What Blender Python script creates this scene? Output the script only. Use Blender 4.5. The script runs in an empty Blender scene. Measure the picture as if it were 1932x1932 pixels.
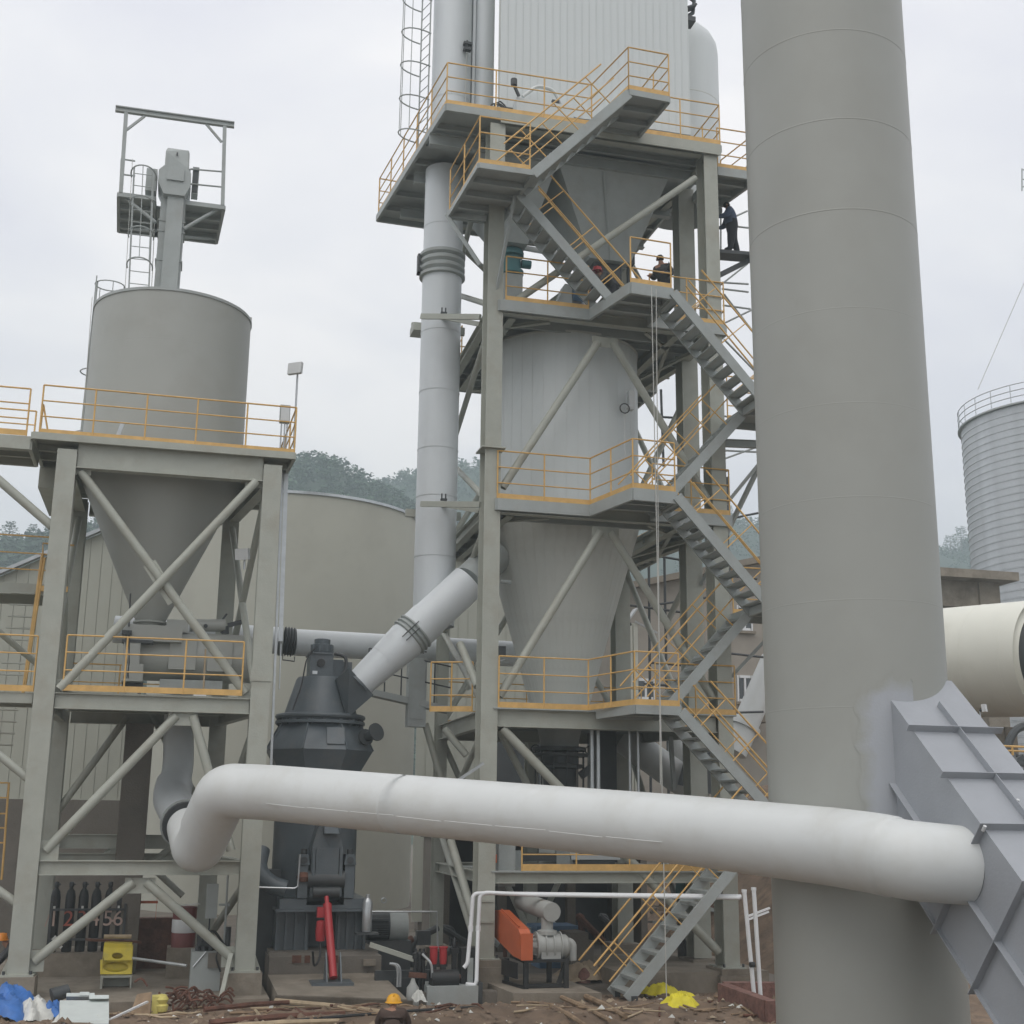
import bpy, math, random
import numpy as np
from mathutils import Vector, Matrix
random.seed(7)
C = bpy.context.scene.collection.objects
SC = bpy.context.scene
R_ = math.radians

# ------------------------------------------------------------------ camera
FL, CZ = 2400.0, 3.92
_ez = Vector((116, 10096, -FL)).normalized()
_ex = Vector((9434, -679, -FL)); _ex = (_ex - _ez * _ex.dot(_ez)).normalized()
_ey = _ez.cross(_ex)
CM = Matrix((_ex, _ey, _ez))
CP = Vector((0, 0, CZ))
cam = bpy.data.cameras.new('camera'); co = bpy.data.objects.new('camera', cam); C.link(co)
co.matrix_world = Matrix.Translation(CP) @ CM.to_4x4()
cam.sensor_width = 36; cam.lens = 36 * FL / 1932; cam.clip_end = 3000; cam.clip_start = .1
SC.camera = co

# ------------------------------------------------------------------ world, sun, exposure
w = bpy.data.worlds.new('World'); SC.world = w; w.use_nodes = True
nt = w.node_tree; nt.nodes.clear()
def nn(t, **k):
    n = nt.nodes.new(t)
    for a, b in k.items(): setattr(n, a, b)
    return n
SUN_EL, SUN_AZ = R_(60), R_(-150)
sky = nn('ShaderNodeTexSky', sky_type='NISHITA', sun_disc=False, sun_elevation=SUN_EL, sun_rotation=SUN_AZ)
tc = nn('ShaderNodeTexCoord'); mp = nn('ShaderNodeMapping'); mp.inputs['Scale'].default_value = (1, 1, 2.2)
no = nn('ShaderNodeTexNoise'); no.inputs['Scale'].default_value = 2.6; no.inputs['Detail'].default_value = 5; no.inputs['Roughness'].default_value = .5
no.inputs['Distortion'].default_value = .4
cr = nn('ShaderNodeValToRGB')
cr.color_ramp.elements[0].position = .38; cr.color_ramp.elements[0].color = (.79, .78, .84, 1)
cr.color_ramp.elements[1].position = .60; cr.color_ramp.elements[1].color = (.985, .955, .955, 1)
e = cr.color_ramp.elements.new(.5); e.color = (.875, .86, .89, 1)
sc10 = nn('ShaderNodeVectorMath', operation='SCALE'); sc10.inputs['Scale'].default_value = 9.2
mx = nn('ShaderNodeMix', data_type='RGBA'); mx.inputs[0].default_value = .95
bg = nn('ShaderNodeBackground'); bg.inputs['Strength'].default_value = .1
out = nn('ShaderNodeOutputWorld')
L = nt.links.new
L(tc.outputs['Generated'], mp.inputs[0]); L(mp.outputs[0], no.inputs['Vector']); L(no.outputs['Fac'], cr.inputs[0])
L(cr.outputs[0], sc10.inputs[0]); L(sky.outputs[0], mx.inputs[6]); L(sc10.outputs[0], mx.inputs[7]); L(mx.outputs[2], bg.inputs['Color']); L(bg.outputs[0], out.inputs[0])
sl = bpy.data.lights.new('sun', 'SUN'); sl.energy = .95; sl.angle = R_(60); sl.color = (1, .96, .9)
so = bpy.data.objects.new('sun', sl); C.link(so)
sd = Vector((math.sin(SUN_AZ) * math.cos(SUN_EL), math.cos(SUN_AZ) * math.cos(SUN_EL), math.sin(SUN_EL)))
so.rotation_euler = sd.to_track_quat('Z', 'Y').to_euler()
SC.view_settings.view_transform = 'Standard'; SC.view_settings.look = 'None'
SC.view_settings.exposure = .42; SC.view_settings.gamma = 1; SC.view_settings.use_curve_mapping = False
SC.cycles.use_denoising = True; SC.cycles.max_bounces = 6; SC.cycles.volume_bounces = 1
SC.cycles.sample_clamp_indirect = 4

# ------------------------------------------------------------------ survey: a direction read off the photograph met with a known plane of the plant
def ray(x, y): return CM @ Vector((x - 966, 966 - y, -FL))
def at(x, y, Y=None, Z=None, X=None, d=None):
    r = ray(x, y)
    t = d / FL if d is not None else Y / r.y if Y is not None else (Z - CZ) / r.z if Z is not None else X / r.x
    return CP + r * t
def V(*a): return Vector(a)

# ------------------------------------------------------------------ materials
MATS = {}
def mat(name, col, rough=.55, metal=0, var=.12, scale=1.5, bump=.02, bscale=25, dirt=None, damt=.5, dscale=.8, streak=False):
    if name in MATS: return MATS[name]
    m = bpy.data.materials.new(name); m.use_nodes = True; t = m.node_tree; b = t.nodes['Principled BSDF']
    b.inputs['Roughness'].default_value = rough; b.inputs['Metallic'].default_value = metal
    g = t.nodes.new('ShaderNodeTexCoord'); mpn = t.nodes.new('ShaderNodeMapping')
    if streak: mpn.inputs['Scale'].default_value = (1, 1, .12)
    t.links.new(g.outputs['Object'], mpn.inputs[0])
    n = t.nodes.new('ShaderNodeTexNoise'); n.inputs['Scale'].default_value = scale; n.inputs['Detail'].default_value = 6; n.inputs['Roughness'].default_value = .6
    t.links.new(mpn.outputs[0], n.inputs['Vector'])
    r = t.nodes.new('ShaderNodeValToRGB'); r.color_ramp.elements[0].position = .3; r.color_ramp.elements[1].position = .7
    c = Vector(col)
    r.color_ramp.elements[0].color = (*[max(0, x * (1 - var)) for x in c], 1); r.color_ramp.elements[1].color = (*[min(1, x * (1 + var)) for x in c], 1)
    t.links.new(n.outputs['Fac'], r.inputs[0]); col_out = r.outputs[0]
    if dirt:
        n2 = t.nodes.new('ShaderNodeTexNoise'); n2.inputs['Scale'].default_value = dscale; n2.inputs['Detail'].default_value = 8; n2.inputs['Roughness'].default_value = .65
        t.links.new(g.outputs['Object'], n2.inputs['Vector'])
        r2 = t.nodes.new('ShaderNodeValToRGB'); r2.color_ramp.elements[0].position = .5; r2.color_ramp.elements[1].position = .72
        r2.color_ramp.elements[1].color = (damt, damt, damt, 1); r2.color_ramp.elements[0].color = (0, 0, 0, 1)
        t.links.new(n2.outputs['Fac'], r2.inputs[0])
        mxx = t.nodes.new('ShaderNodeMix'); mxx.data_type = 'RGBA'; mxx.inputs[7].default_value = (*dirt, 1)
        t.links.new(r2.outputs[0], mxx.inputs[0]); t.links.new(col_out, mxx.inputs[6]); col_out = mxx.outputs[2]
    t.links.new(col_out, b.inputs['Base Color'])
    if bump:
        n3 = t.nodes.new('ShaderNodeTexNoise'); n3.inputs['Scale'].default_value = bscale; n3.inputs['Detail'].default_value = 4
        t.links.new(g.outputs['Object'], n3.inputs['Vector'])
        bp = t.nodes.new('ShaderNodeBump'); bp.inputs['Strength'].default_value = min(1, bump * 8); bp.inputs['Distance'].default_value = .02
        t.links.new(n3.outputs['Fac'], bp.inputs['Height']); t.links.new(bp.outputs[0], b.inputs['Normal'])
    MATS[name] = m; return m
STEEL = mat('grey beige steel paint', (.385, .395, .345), .5, var=.07, scale=2.5, dirt=(.29, .25, .19), damt=.4, dscale=1.6)
STEELG = mat('grey steel paint', (.355, .38, .37), .5, var=.07, scale=2.5, dirt=(.26, .235, .20), damt=.35, dscale=1.6)
SILO = mat('warm grey silo paint', (.365, .372, .345), .5, var=.04, scale=.5, bump=.004, bscale=3, dirt=(.29, .285, .255), damt=.5, dscale=.6)
STACK = mat('grey stack paint', (.335, .338, .31), .45, var=.04, scale=.5, bump=.004, bscale=3, dirt=(.295, .292, .26), damt=.5, dscale=.35)
TANK = mat('tan tank paint', (.42, .415, .35), .6, var=.04, scale=.4, bump=.004, bscale=3, dirt=(.27, .25, .21), damt=.3, dscale=.3)
WHITE = mat('white painted pipe', (.625, .64, .63), .42, var=.04, scale=.8, dirt=(.50, .495, .45), damt=.45, dscale=1.1, bump=.012, bscale=2.2)
CLAD = mat('white grey cladding sheet', (.61, .64, .635), .42, var=.05, scale=1.2, streak=True)
CLADH = mat('weathered hopper cladding', (.60, .61, .57), .5, var=.04, streak=True, dirt=(.33, .32, .28), damt=.3)
WALLC = mat('cream grey wall sheet', (.45, .455, .39), .55, var=.05, scale=.8, streak=True, dirt=(.35, .33, .27), damt=.3)
DUCT = mat('aluminium grey duct sheet', (.63, .66, .675), .38, var=.05, scale=1.0, streak=True, dirt=(.5, .52, .53), damt=.3)
PRIMER = mat('blue grey primer', (.33, .345, .37), .5, var=.06, scale=1.5, dirt=(.29, .30, .32), damt=.4)
MILL = mat('dark slate mill paint', (.10, .118, .13), .4, var=.12, dirt=(.17, .165, .155), damt=.45, dscale=1.6)
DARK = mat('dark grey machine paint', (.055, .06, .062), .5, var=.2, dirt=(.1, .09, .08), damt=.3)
BLACK = mat('black paint', (.02, .021, .022), .5, var=.2, dirt=(.08, .07, .06), damt=.3)
ORANGE = mat('orange railing paint', (.66, .41, .14), .5, var=.14, scale=4, dirt=(.42, .24, .09), damt=.4, dscale=3)
RED = mat('red hydraulic paint', (.42, .035, .04), .4, var=.1)
BGUARD = mat('orange red guard paint', (.52, .12, .045), .45, var=.1, dirt=(.25, .09, .05), damt=.3)
BLOW = mat('grey blower casting', (.37, .375, .355), .45, var=.08, dirt=(.2, .19, .17), damt=.3)
GALV = mat('galvanised steel', (.5, .52, .53), .3, metal=.6, var=.12, scale=3)
SILOC = mat('corrugated galvanised sheet', (.58, .60, .62), .36, metal=.12, var=.16, scale=.6, dirt=(.26, .27, .28), damt=.35, dscale=.5)
CONC = mat('grey concrete', (.26, .225, .18), .9, var=.18, scale=2, bump=.06, dirt=(.12, .095, .07), damt=.85, dscale=.75)
CONCD = mat('stained old concrete', (.185, .165, .14), .9, var=.18, scale=1.2, bump=.06, dirt=(.085, .07, .055), damt=.8, dscale=.6)
BEIGE = mat('beige rendered wall', (.36, .325, .28), .9, var=.1, scale=.7, dirt=(.27, .24, .20), damt=.5)
BRICK = mat('dark red brick', (.20, .105, .085), .9, var=.35, scale=7, bump=.1, bscale=30)
PVC = mat('white plastic pipe', (.78, .79, .80), .3, var=.03)
CREAM = mat('cream kiln paint', (.73, .725, .64), .45, var=.04, scale=.4, dirt=(.48, .46, .37), damt=.3, dscale=.5)
RUST = mat('rusty steel', (.13, .06, .04), .85, var=.35, scale=6, bump=.06)
YEL = mat('yellow cloth', (.72, .62, .03), .6, var=.15, scale=6)
YPL = mat('yellow painted sheet', (.66, .52, .04), .5, var=.1, scale=3, dirt=(.35, .33, .15), damt=.5, dscale=2.5)
BLUE = mat('blue tarpaulin', (.05, .16, .45), .5, var=.2, scale=4)
BLUEM = mat('blue motor paint', (.09, .17, .28), .5, var=.1)
TEAL = mat('teal valve paint', (.05, .16, .17), .5, var=.15)
SACK = mat('white woven sack', (.62, .62, .58), .8, var=.12, scale=8)
FOAM = mat('white foam panel', (.58, .62, .60), .8, var=.06, scale=3)
WOOD = mat('weathered wood', (.27, .19, .12), .9, var=.3, scale=5)
STICK = mat('pale timber', (.42, .33, .22), .9, var=.2, scale=5)
HELM = mat('yellow helmet plastic', (.80, .40, .02), .35, var=.05)
HELMO = mat('orange helmet plastic', (.70, .24, .02), .35, var=.05)
SKIN = mat('skin', (.32, .17, .11), .6, var=.08)
JACK = mat('dark blue work jacket', (.075, .105, .17), .8, var=.2)
TROU = mat('black work trousers', (.022, .024, .03), .85, var=.2)
BROWN = mat('dark brown work jacket', (.07, .045, .035), .85, var=.2)
GLASS = mat('dark window glass', (.07, .08, .085), .12, var=.1, bump=0)
LAMPW = mat('lamp housing white', (.62, .63, .63), .35, var=.03)
ROPE = mat('pale rope', (.5, .5, .47), .8, var=.1)
MAROON = mat('maroon drum paint', (.17, .045, .04), .5, var=.2)
NUMR = mat('red number paint', (.36, .10, .07), .7, var=.2)
NUMW = mat('white number paint', (.45, .33, .28), .7, var=.2)
BARK = mat('bark', (.07, .055, .04), .9, var=.25)
LEAF = mat('pine needles', (.030, .062, .034), .8, var=.35, scale=.15, bump=0)
LEAFB = mat('broad leaves', (.045, .088, .042), .8, var=.35, scale=.15, bump=0)
HILLM = mat('hill undergrowth', (.035, .055, .034), .95, var=.3, scale=.05, bump=0)
MUD = mat('brown mud', (.20, .142, .098), .95, var=.45, scale=2.6, bump=.16, bscale=7, dirt=(.085, .06, .042), damt=.8, dscale=1.3)
SOIL = mat('packed grey brown soil', (.135, .115, .092), .95, var=.25, scale=.8, bump=.1, bscale=6, dirt=(.11, .09, .075), damt=.6, dscale=.3)
STONE = mat('pale rubble', (.34, .27, .19), .95, var=.35, scale=2)

# ------------------------------------------------------------------ mesh builder
ORG = {}
class MB:
    def __init__(s): s.v = []; s.f = []; s.mi = []; s.cm = 0
    def add(s, vs, fs):
        o = len(s.v); s.v += [tuple(p) for p in vs]; s.f += [tuple(i + o for i in f) for f in fs]; s.mi += [s.cm] * len(fs); return s
    def box(s, lo, hi):
        x0, y0, z0 = lo; x1, y1, z1 = hi
        return s.add([(x0, y0, z0), (x1, y0, z0), (x1, y1, z0), (x0, y1, z0), (x0, y0, z1), (x1, y0, z1), (x1, y1, z1), (x0, y1, z1)],
                     [(0, 3, 2, 1), (4, 5, 6, 7), (0, 1, 5, 4), (1, 2, 6, 5), (2, 3, 7, 6), (3, 0, 4, 7)])
    def bar(s, a, b, w, h, up=None):
        a = V(*a); b = V(*b); d = (b - a).normalized(); up = V(*(up or (0, 0, 1)))
        if abs(d.dot(up)) > .98: up = V(0, 1, 0)
        r = d.cross(up).normalized(); u = r.cross(d)
        r *= w / 2; u *= h / 2
        return s.add([a - r - u, a + r - u, a + r + u, a - r + u, b - r - u, b + r - u, b + r + u, b - r + u],
                     [(0, 1, 2, 3), (7, 6, 5, 4), (0, 4, 5, 1), (1, 5, 6, 2), (2, 6, 7, 3), (3, 7, 4, 0)])
    def ibar(s, a, b, w, h, t=.02, up=None):
        a = V(*a); b = V(*b); d = (b - a).normalized(); u0 = V(*(up or (0, 0, 1)))
        if abs(d.dot(u0)) > .98: u0 = V(0, 1, 0)
        r = d.cross(u0).normalized(); u = r.cross(d)
        o = u * (h / 2 - t / 2)
        s.bar(a + o, b + o, w, t, up); s.bar(a - o, b - o, w, t, up); s.bar(a, b, t, h - 2 * t, up); return s
    def path(s, pts, r, n=8, cap=True, bend=0, bn=5):
        pts = [V(*p) for p in pts]; rs = list(r) if isinstance(r, (list, tuple)) else [r] * len(pts)
        if bend:
            q, qr = [pts[0]], [rs[0]]
            for i in range(1, len(pts) - 1):
                a, p, b = pts[i - 1], pts[i], pts[i + 1]
                da, db = a - p, b - p; k = min(bend, da.length * .48, db.length * .48)
                A, B = p + da.normalized() * k, p + db.normalized() * k
                for j in range(bn + 1):
                    t = j / bn; q.append(A * (1 - t) ** 2 + p * 2 * t * (1 - t) + B * t * t); qr.append(rs[i])
            q.append(pts[-1]); qr.append(rs[-1]); pts, rs = q, qr
        T = []
        for i in range(len(pts)):
            d = (pts[min(i + 1, len(pts) - 1)] - pts[max(i - 1, 0)]); T.append(d.normalized() if d.length > 1e-9 else V(0, 0, 1))
        up = V(0, 0, 1) if abs(T[0].z) < .9 else V(0, 1, 0)
        rr = T[0].cross(up).normalized(); vs = []
        for i, p in enumerate(pts):
            rr = (rr - T[i] * rr.dot(T[i])).normalized(); u = rr.cross(T[i])
            for j in range(n):
                a = 2 * math.pi * j / n; vs.append(p + (rr * math.cos(a) + u * math.sin(a)) * rs[i])
        fs = [(i * n + j, i * n + (j + 1) % n, (i + 1) * n + (j + 1) % n, (i + 1) * n + j) for i in range(len(pts) - 1) for j in range(n)]
        if cap: fs += [tuple(range(n))[::-1], tuple((len(pts) - 1) * n + j for j in range(n))]
        fs = [f[::-1] for f in fs]
        return s.add(vs, fs)
    def tube(s, a, b, r, n=8, r2=None): return s.path([a, b], [r, r if r2 is None else r2], n)
    def lathe(s, c, prof, n=24, a0=0, a1=2 * math.pi, cap=True, rot=0):
        full = abs(a1 - a0 - 2 * math.pi) < 1e-6; m = n if full else n + 1; vs = []
        for (r, z) in prof:
            for j in range(m):
                a = a0 + rot + (a1 - a0) * j / n; vs.append((c[0] + r * math.cos(a), c[1] + r * math.sin(a), c[2] + z))
        fs = []
        for i in range(len(prof) - 1):
            for j in range(n):
                k = (j + 1) % m; fs.append((i * m + j, i * m + k, (i + 1) * m + k, (i + 1) * m + j))
        if cap and full:
            if prof[0][0] > 1e-4: fs.append(tuple(range(m))[::-1])
            if prof[-1][0] > 1e-4: fs.append(tuple((len(prof) - 1) * m + j for j in range(m)))
        return s.add(vs, fs)
    def prism(s, poly, vec):
        poly = [V(*p) for p in poly]; vec = V(*vec); n = len(poly)
        return s.add(poly + [p + vec for p in poly], [tuple(range(n)), tuple(range(2 * n - 1, n - 1, -1))] + [((i + 1) % n, i, i + n, (i + 1) % n + n) for i in range(n)])
    def frust(s, a, b):      # two quads (lists of 4 points) lofted
        return s.add(list(a) + list(b), [(0, 1, 2, 3), (7, 6, 5, 4), (0, 4, 5, 1), (1, 5, 6, 2), (2, 6, 7, 3), (3, 7, 4, 0)])
    def build(s, name, m, parent=None, smooth=True, label=None, kind=None, fix=True):
        org = ORG.get(parent.name, V(0, 0, 0)) if parent else V(0, 0, 0)
        me = bpy.data.meshes.new(name)
        me.from_pydata([(x - org.x, y - org.y, z - org.z) for x, y, z in s.v], [], s.f)
        for mm in (m if isinstance(m, (list, tuple)) else [m]): me.materials.append(mm)
        if fix:
            import bmesh
            bm = bmesh.new(); bm.from_mesh(me); bmesh.ops.recalc_face_normals(bm, faces=bm.faces); bm.to_mesh(me); bm.free()
        if any(s.mi) and len(me.polygons) == len(s.mi): me.polygons.foreach_set('material_index', s.mi)
        if smooth:
            me.polygons.foreach_set('use_smooth', [True] * len(me.polygons)); me.set_sharp_from_angle(angle=R_(38))
        me.update()
        o = bpy.data.objects.new(name, me); C.link(o)
        if parent: o.parent = parent
        ORG[o.name] = org
        if label: o['label'] = label
        if kind: o['kind'] = kind
        return o
def tag(o, label, cat, group=None, kind=None):
    if label: o['label'] = label
    if cat: o['category'] = cat
    if group: o['group'] = group
    if kind: o['kind'] = kind
    return o
def thing(name, label, cat, loc=(0, 0, 0), group=None):
    o = bpy.data.objects.new(name, None); o.empty_display_size = .2; C.link(o); o.location = loc; ORG[o.name] = V(*loc)
    return tag(o, label, cat, group)
def part(name, m, parent, fn, **k):
    b = MB(); fn(b); return b.build(name, m, parent, **k)
def instance(src, name, parent, loc=None, rotz=None):
    o = bpy.data.objects.new(name, src.data); C.link(o); o.parent = parent
    if loc is not None: o.location = loc
    if rotz is not None: o.rotation_euler = (0, 0, rotz)
    ORG[o.name] = ORG.get(parent.name, V(0, 0, 0)); return o
def copy_tree(o, parent=None):
    c = o.copy(); C.link(c)
    if parent: c.parent = parent
    for ch in [x for x in o.children]: copy_tree(ch, c)
    return c

# ------------------------------------------------------------------ reusable builders
def guardrail(label, pts, h=1.2, levels=(1.0, .66, .33), step=1.25, toe=.13, group='orange guardrails on the platforms', m=None, r=.02, skip=()):
    m = m or ORANGE; pts = [V(*p) for p in pts]
    t = thing('guardrail', label, 'railing', pts[0], group)
    def rp(q): return [tuple(p + V(0, 0, q)) for p in pts]
    for i, l in enumerate(levels):
        part('rail', m, t, lambda b: b.path(rp(h * l), r if i == 0 else r * .85, 6, bend=.02, bn=2))
    post0 = None
    for i in range(len(pts) - 1):
        a, b2 = pts[i], pts[i + 1]; ln = (b2 - a).length; n = max(1, round(ln / step))
        for k in range(n + (1 if i == len(pts) - 2 else 0)):
            p = a.lerp(b2, k / n)
            if post0 is None:
                post0 = part('post', m, t, lambda b: b.tube(p, p + V(0, 0, h), r, 6)); p0 = p.copy()
            else: instance(post0, 'post', t, p - p0)
        if toe and i not in skip:
            part('toe_board', m, t, lambda b: b.bar(a + V(0, 0, toe / 2 + .002), b2 + V(0, 0, toe / 2 + .002), .012, toe))
    return t
def deck(parent, pts, z, fas=.25, th=.03, jy=None, m=None, name='deck_plate', edge=True):
    """plate with channel edges; joists along X at the given Y values"""
    m = m or STEELG
    P = [V(p[0], p[1], z) for p in pts]
    part(name, m, parent, lambda b: b.prism(P, (0, 0, -th)), smooth=False)
    n = len(P); cen = sum(P, V(0, 0, 0)) / n
    if edge:
        for i in range(n):
            a, b2 = P[i], P[(i + 1) % n]; d = (b2 - a).normalized()
            part('edge_beam', m, parent, lambda b: b.bar(a + V(0, 0, -fas / 2 - .002), b2 + V(0, 0, -fas / 2 - .002), .08, fas), smooth=False)
    for y in (jy or []):
        xs = []
        for i in range(n):
            a, b2 = P[i], P[(i + 1) % n]
            if (a.y - y) * (b2.y - y) < 0: xs.append(a.x + (b2.x - a.x) * (y - a.y) / (b2.y - a.y))
        if len(xs) >= 2:
            x0, x1 = min(xs) + .05, max(xs) - .05
            part('joist', m, parent, lambda b: b.ibar((x0, y, z - th - .09), (x1, y, z - th - .09), .1, .16, .015), smooth=False)
def stair(label, top, bot, wid, n, rails='both', m=None, mr=None, group='steel stair flights of the tower'):
    m = m or STEELG; mr = mr or ORANGE
    top = V(*top); bot = V(*bot); W = V(0, wid, 0)
    t = thing('stair_flight', label, 'stairs', bot, group)
    d = (top - bot); dn = d.normalized(); nrm = dn.cross(V(0, 1, 0)); nrm = nrm if nrm.z > 0 else -nrm
    for o in (V(0, 0, 0), W):
        part('stringer', m, t, lambda b: b.bar(bot + o, top + o, .06, .24, tuple(nrm)), smooth=False)
    hd = V(d.x, 0, 0).normalized()
    tr0 = None
    for k in range(n):
        p = bot + d * ((k + .5) / n)
        if tr0 is None:
            def tr(b):
                a0 = p + V(0, .03, .02)
                b.bar(a0, a0 + V(0, wid - .06, 0), .30, .03); b.bar(a0 - hd * .13 + V(0, 0, -.03), a0 - hd * .13 + V(0, wid - .06, -.03), .012, .05)
            tr0 = part('tread', m, t, tr, smooth=False); p0 = p.copy()
        else: instance(tr0, 'tread', t, p - p0)
    for o in ((V(0, 0, 0), W) if rails == 'both' else (V(0, 0, 0),)):
        h = part('handrail', mr, t, lambda b: b.path([bot + o + nrm * 1.02, top + o + nrm * 1.02], .022, 6).path([bot + o + nrm * .55, top + o + nrm * .55], .018, 6))
        npst = max(2, round(d.length / 1.2))
        for k in range(npst):
            p = bot + o + d * ((k + .5) / npst)
            part('post', mr, h, lambda b: b.tube(p + nrm * .1, p + nrm * 1.02, .016, 6))
    return t
def cage_ladder(t, base, top, wx=.45, hoop_step=1.1, out=(0, -1), m=None, hoops=True):
    m = m or STEELG; base = V(*base); top = V(*top); o = V(out[0], out[1], 0).normalized(); sx = V(-o.y, o.x, 0) * wx / 2
    for s in (-1, 1): part('ladder_rail', m, t, lambda b: b.tube(base + sx * s, top + sx * s, .022, 5))
    n = max(2, int((top - base).length / .33)); r0 = None
    for k in range(n):
        p = base.lerp(top, (k + .5) / n)
        if r0 is None: r0 = part('rung', m, t, lambda b: b.tube(p - sx, p + sx, .013, 5)); p0 = p.copy()
        else: instance(r0, 'rung', t, p - p0)
    if not hoops: return
    k = .6; h0 = None; L0 = (top - base).length
    pts = []
    while k < L0 + .45:
        c = base + (top - base).normalized() * k
        if h0 is None:
            def hp(b):
                q = [c + sx * 1.25 * -math.cos(a) * (1 + .25 * math.sin(a)) + o * .75 * math.sin(a) for a in [math.pi * i / 12 for i in range(13)]]
                b.path(q, .02, 5)
            h0 = part('hoop', m, t, hp); c0 = c.copy()
        else: instance(h0, 'hoop', t, c - c0)
        k += hoop_step
    for a in (R_(50), R_(90), R_(130)):
        off = sx * 1.25 * -math.cos(a) * (1 + .25 * math.sin(a)) + o * .75 * math.sin(a)
        ca = base + (top - base).normalized() * .6
        part('cage_strip', m, t, lambda b: b.tube(ca + off, base + (top - base).normalized() * (k - hoop_step) + off, .012, 5))
def floodlight(label, base, h, face=(0.5, -.8, -.3), sz=.28, m=None, group=None):
    t = thing('floodlight', label, 'lamp', base, group); p = V(*base) + V(0, 0, h)
    part('pole', m or GALV, t, lambda b: b.tube(base, p, .025, 6))
    f = V(*face).normalized(); c = p + f * .12 + V(0, 0, .06)
    part('lamp_head', LAMPW, t, lambda b: b.bar(c - f * .05, c + f * .05, sz * 1.3, sz))
    part('bracket', DARK, t, lambda b: b.bar(p, c - f * .05, .06, .06))
    return t

# skin-modifier bodies -------------------------------------------------
def skin_body(name, joints, edges, radii, mats, pick, parent, levels=1):
    me = bpy.data.meshes.new(name); keys = list(joints); org = ORG[parent.name]
    me.from_pydata([tuple(V(*joints[k]) - org) for k in keys], [(keys.index(a), keys.index(b)) for a, b in edges], [])
    ob = bpy.data.objects.new(name + '_rig', me); C.link(ob)
    ob.modifiers.new('s', 'SKIN'); 
    for i, k in enumerate(keys):
        sv = me.skin_vertices[0].data[i]; r = radii[k]; sv.radius = r if isinstance(r, tuple) else (r, r); sv.use_root = (i == 0)
    sub = ob.modifiers.new('u', 'SUBSURF'); sub.levels = levels; sub.render_levels = levels
    dg = bpy.context.evaluated_depsgraph_get(); dg.update()
    m2 = bpy.data.meshes.new_from_object(ob.evaluated_get(dg)); m2.name = name
    bpy.data.objects.remove(ob)
    m2.materials.clear()
    for m in mats: m2.materials.append(m)
    kp = [(V(*joints[a]) - org, V(*joints[b]) - org, pick.get(b, pick.get(a, 0))) for a, b in edges]
    for p in m2.polygons:
        c = p.center; best = (9, 0)
        for a, b, i in kp:
            ab = b - a; t = max(0, min(1, (c - a).dot(ab) / max(ab.length_squared, 1e-9))); dd = (c - a - ab * t).length
            if dd < best[0]: best = (dd, i)
        p.material_index = best[1]; p.use_smooth = True
    o = bpy.data.objects.new(name, m2); C.link(o); o.parent = parent; ORG[o.name] = org; return o
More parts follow.
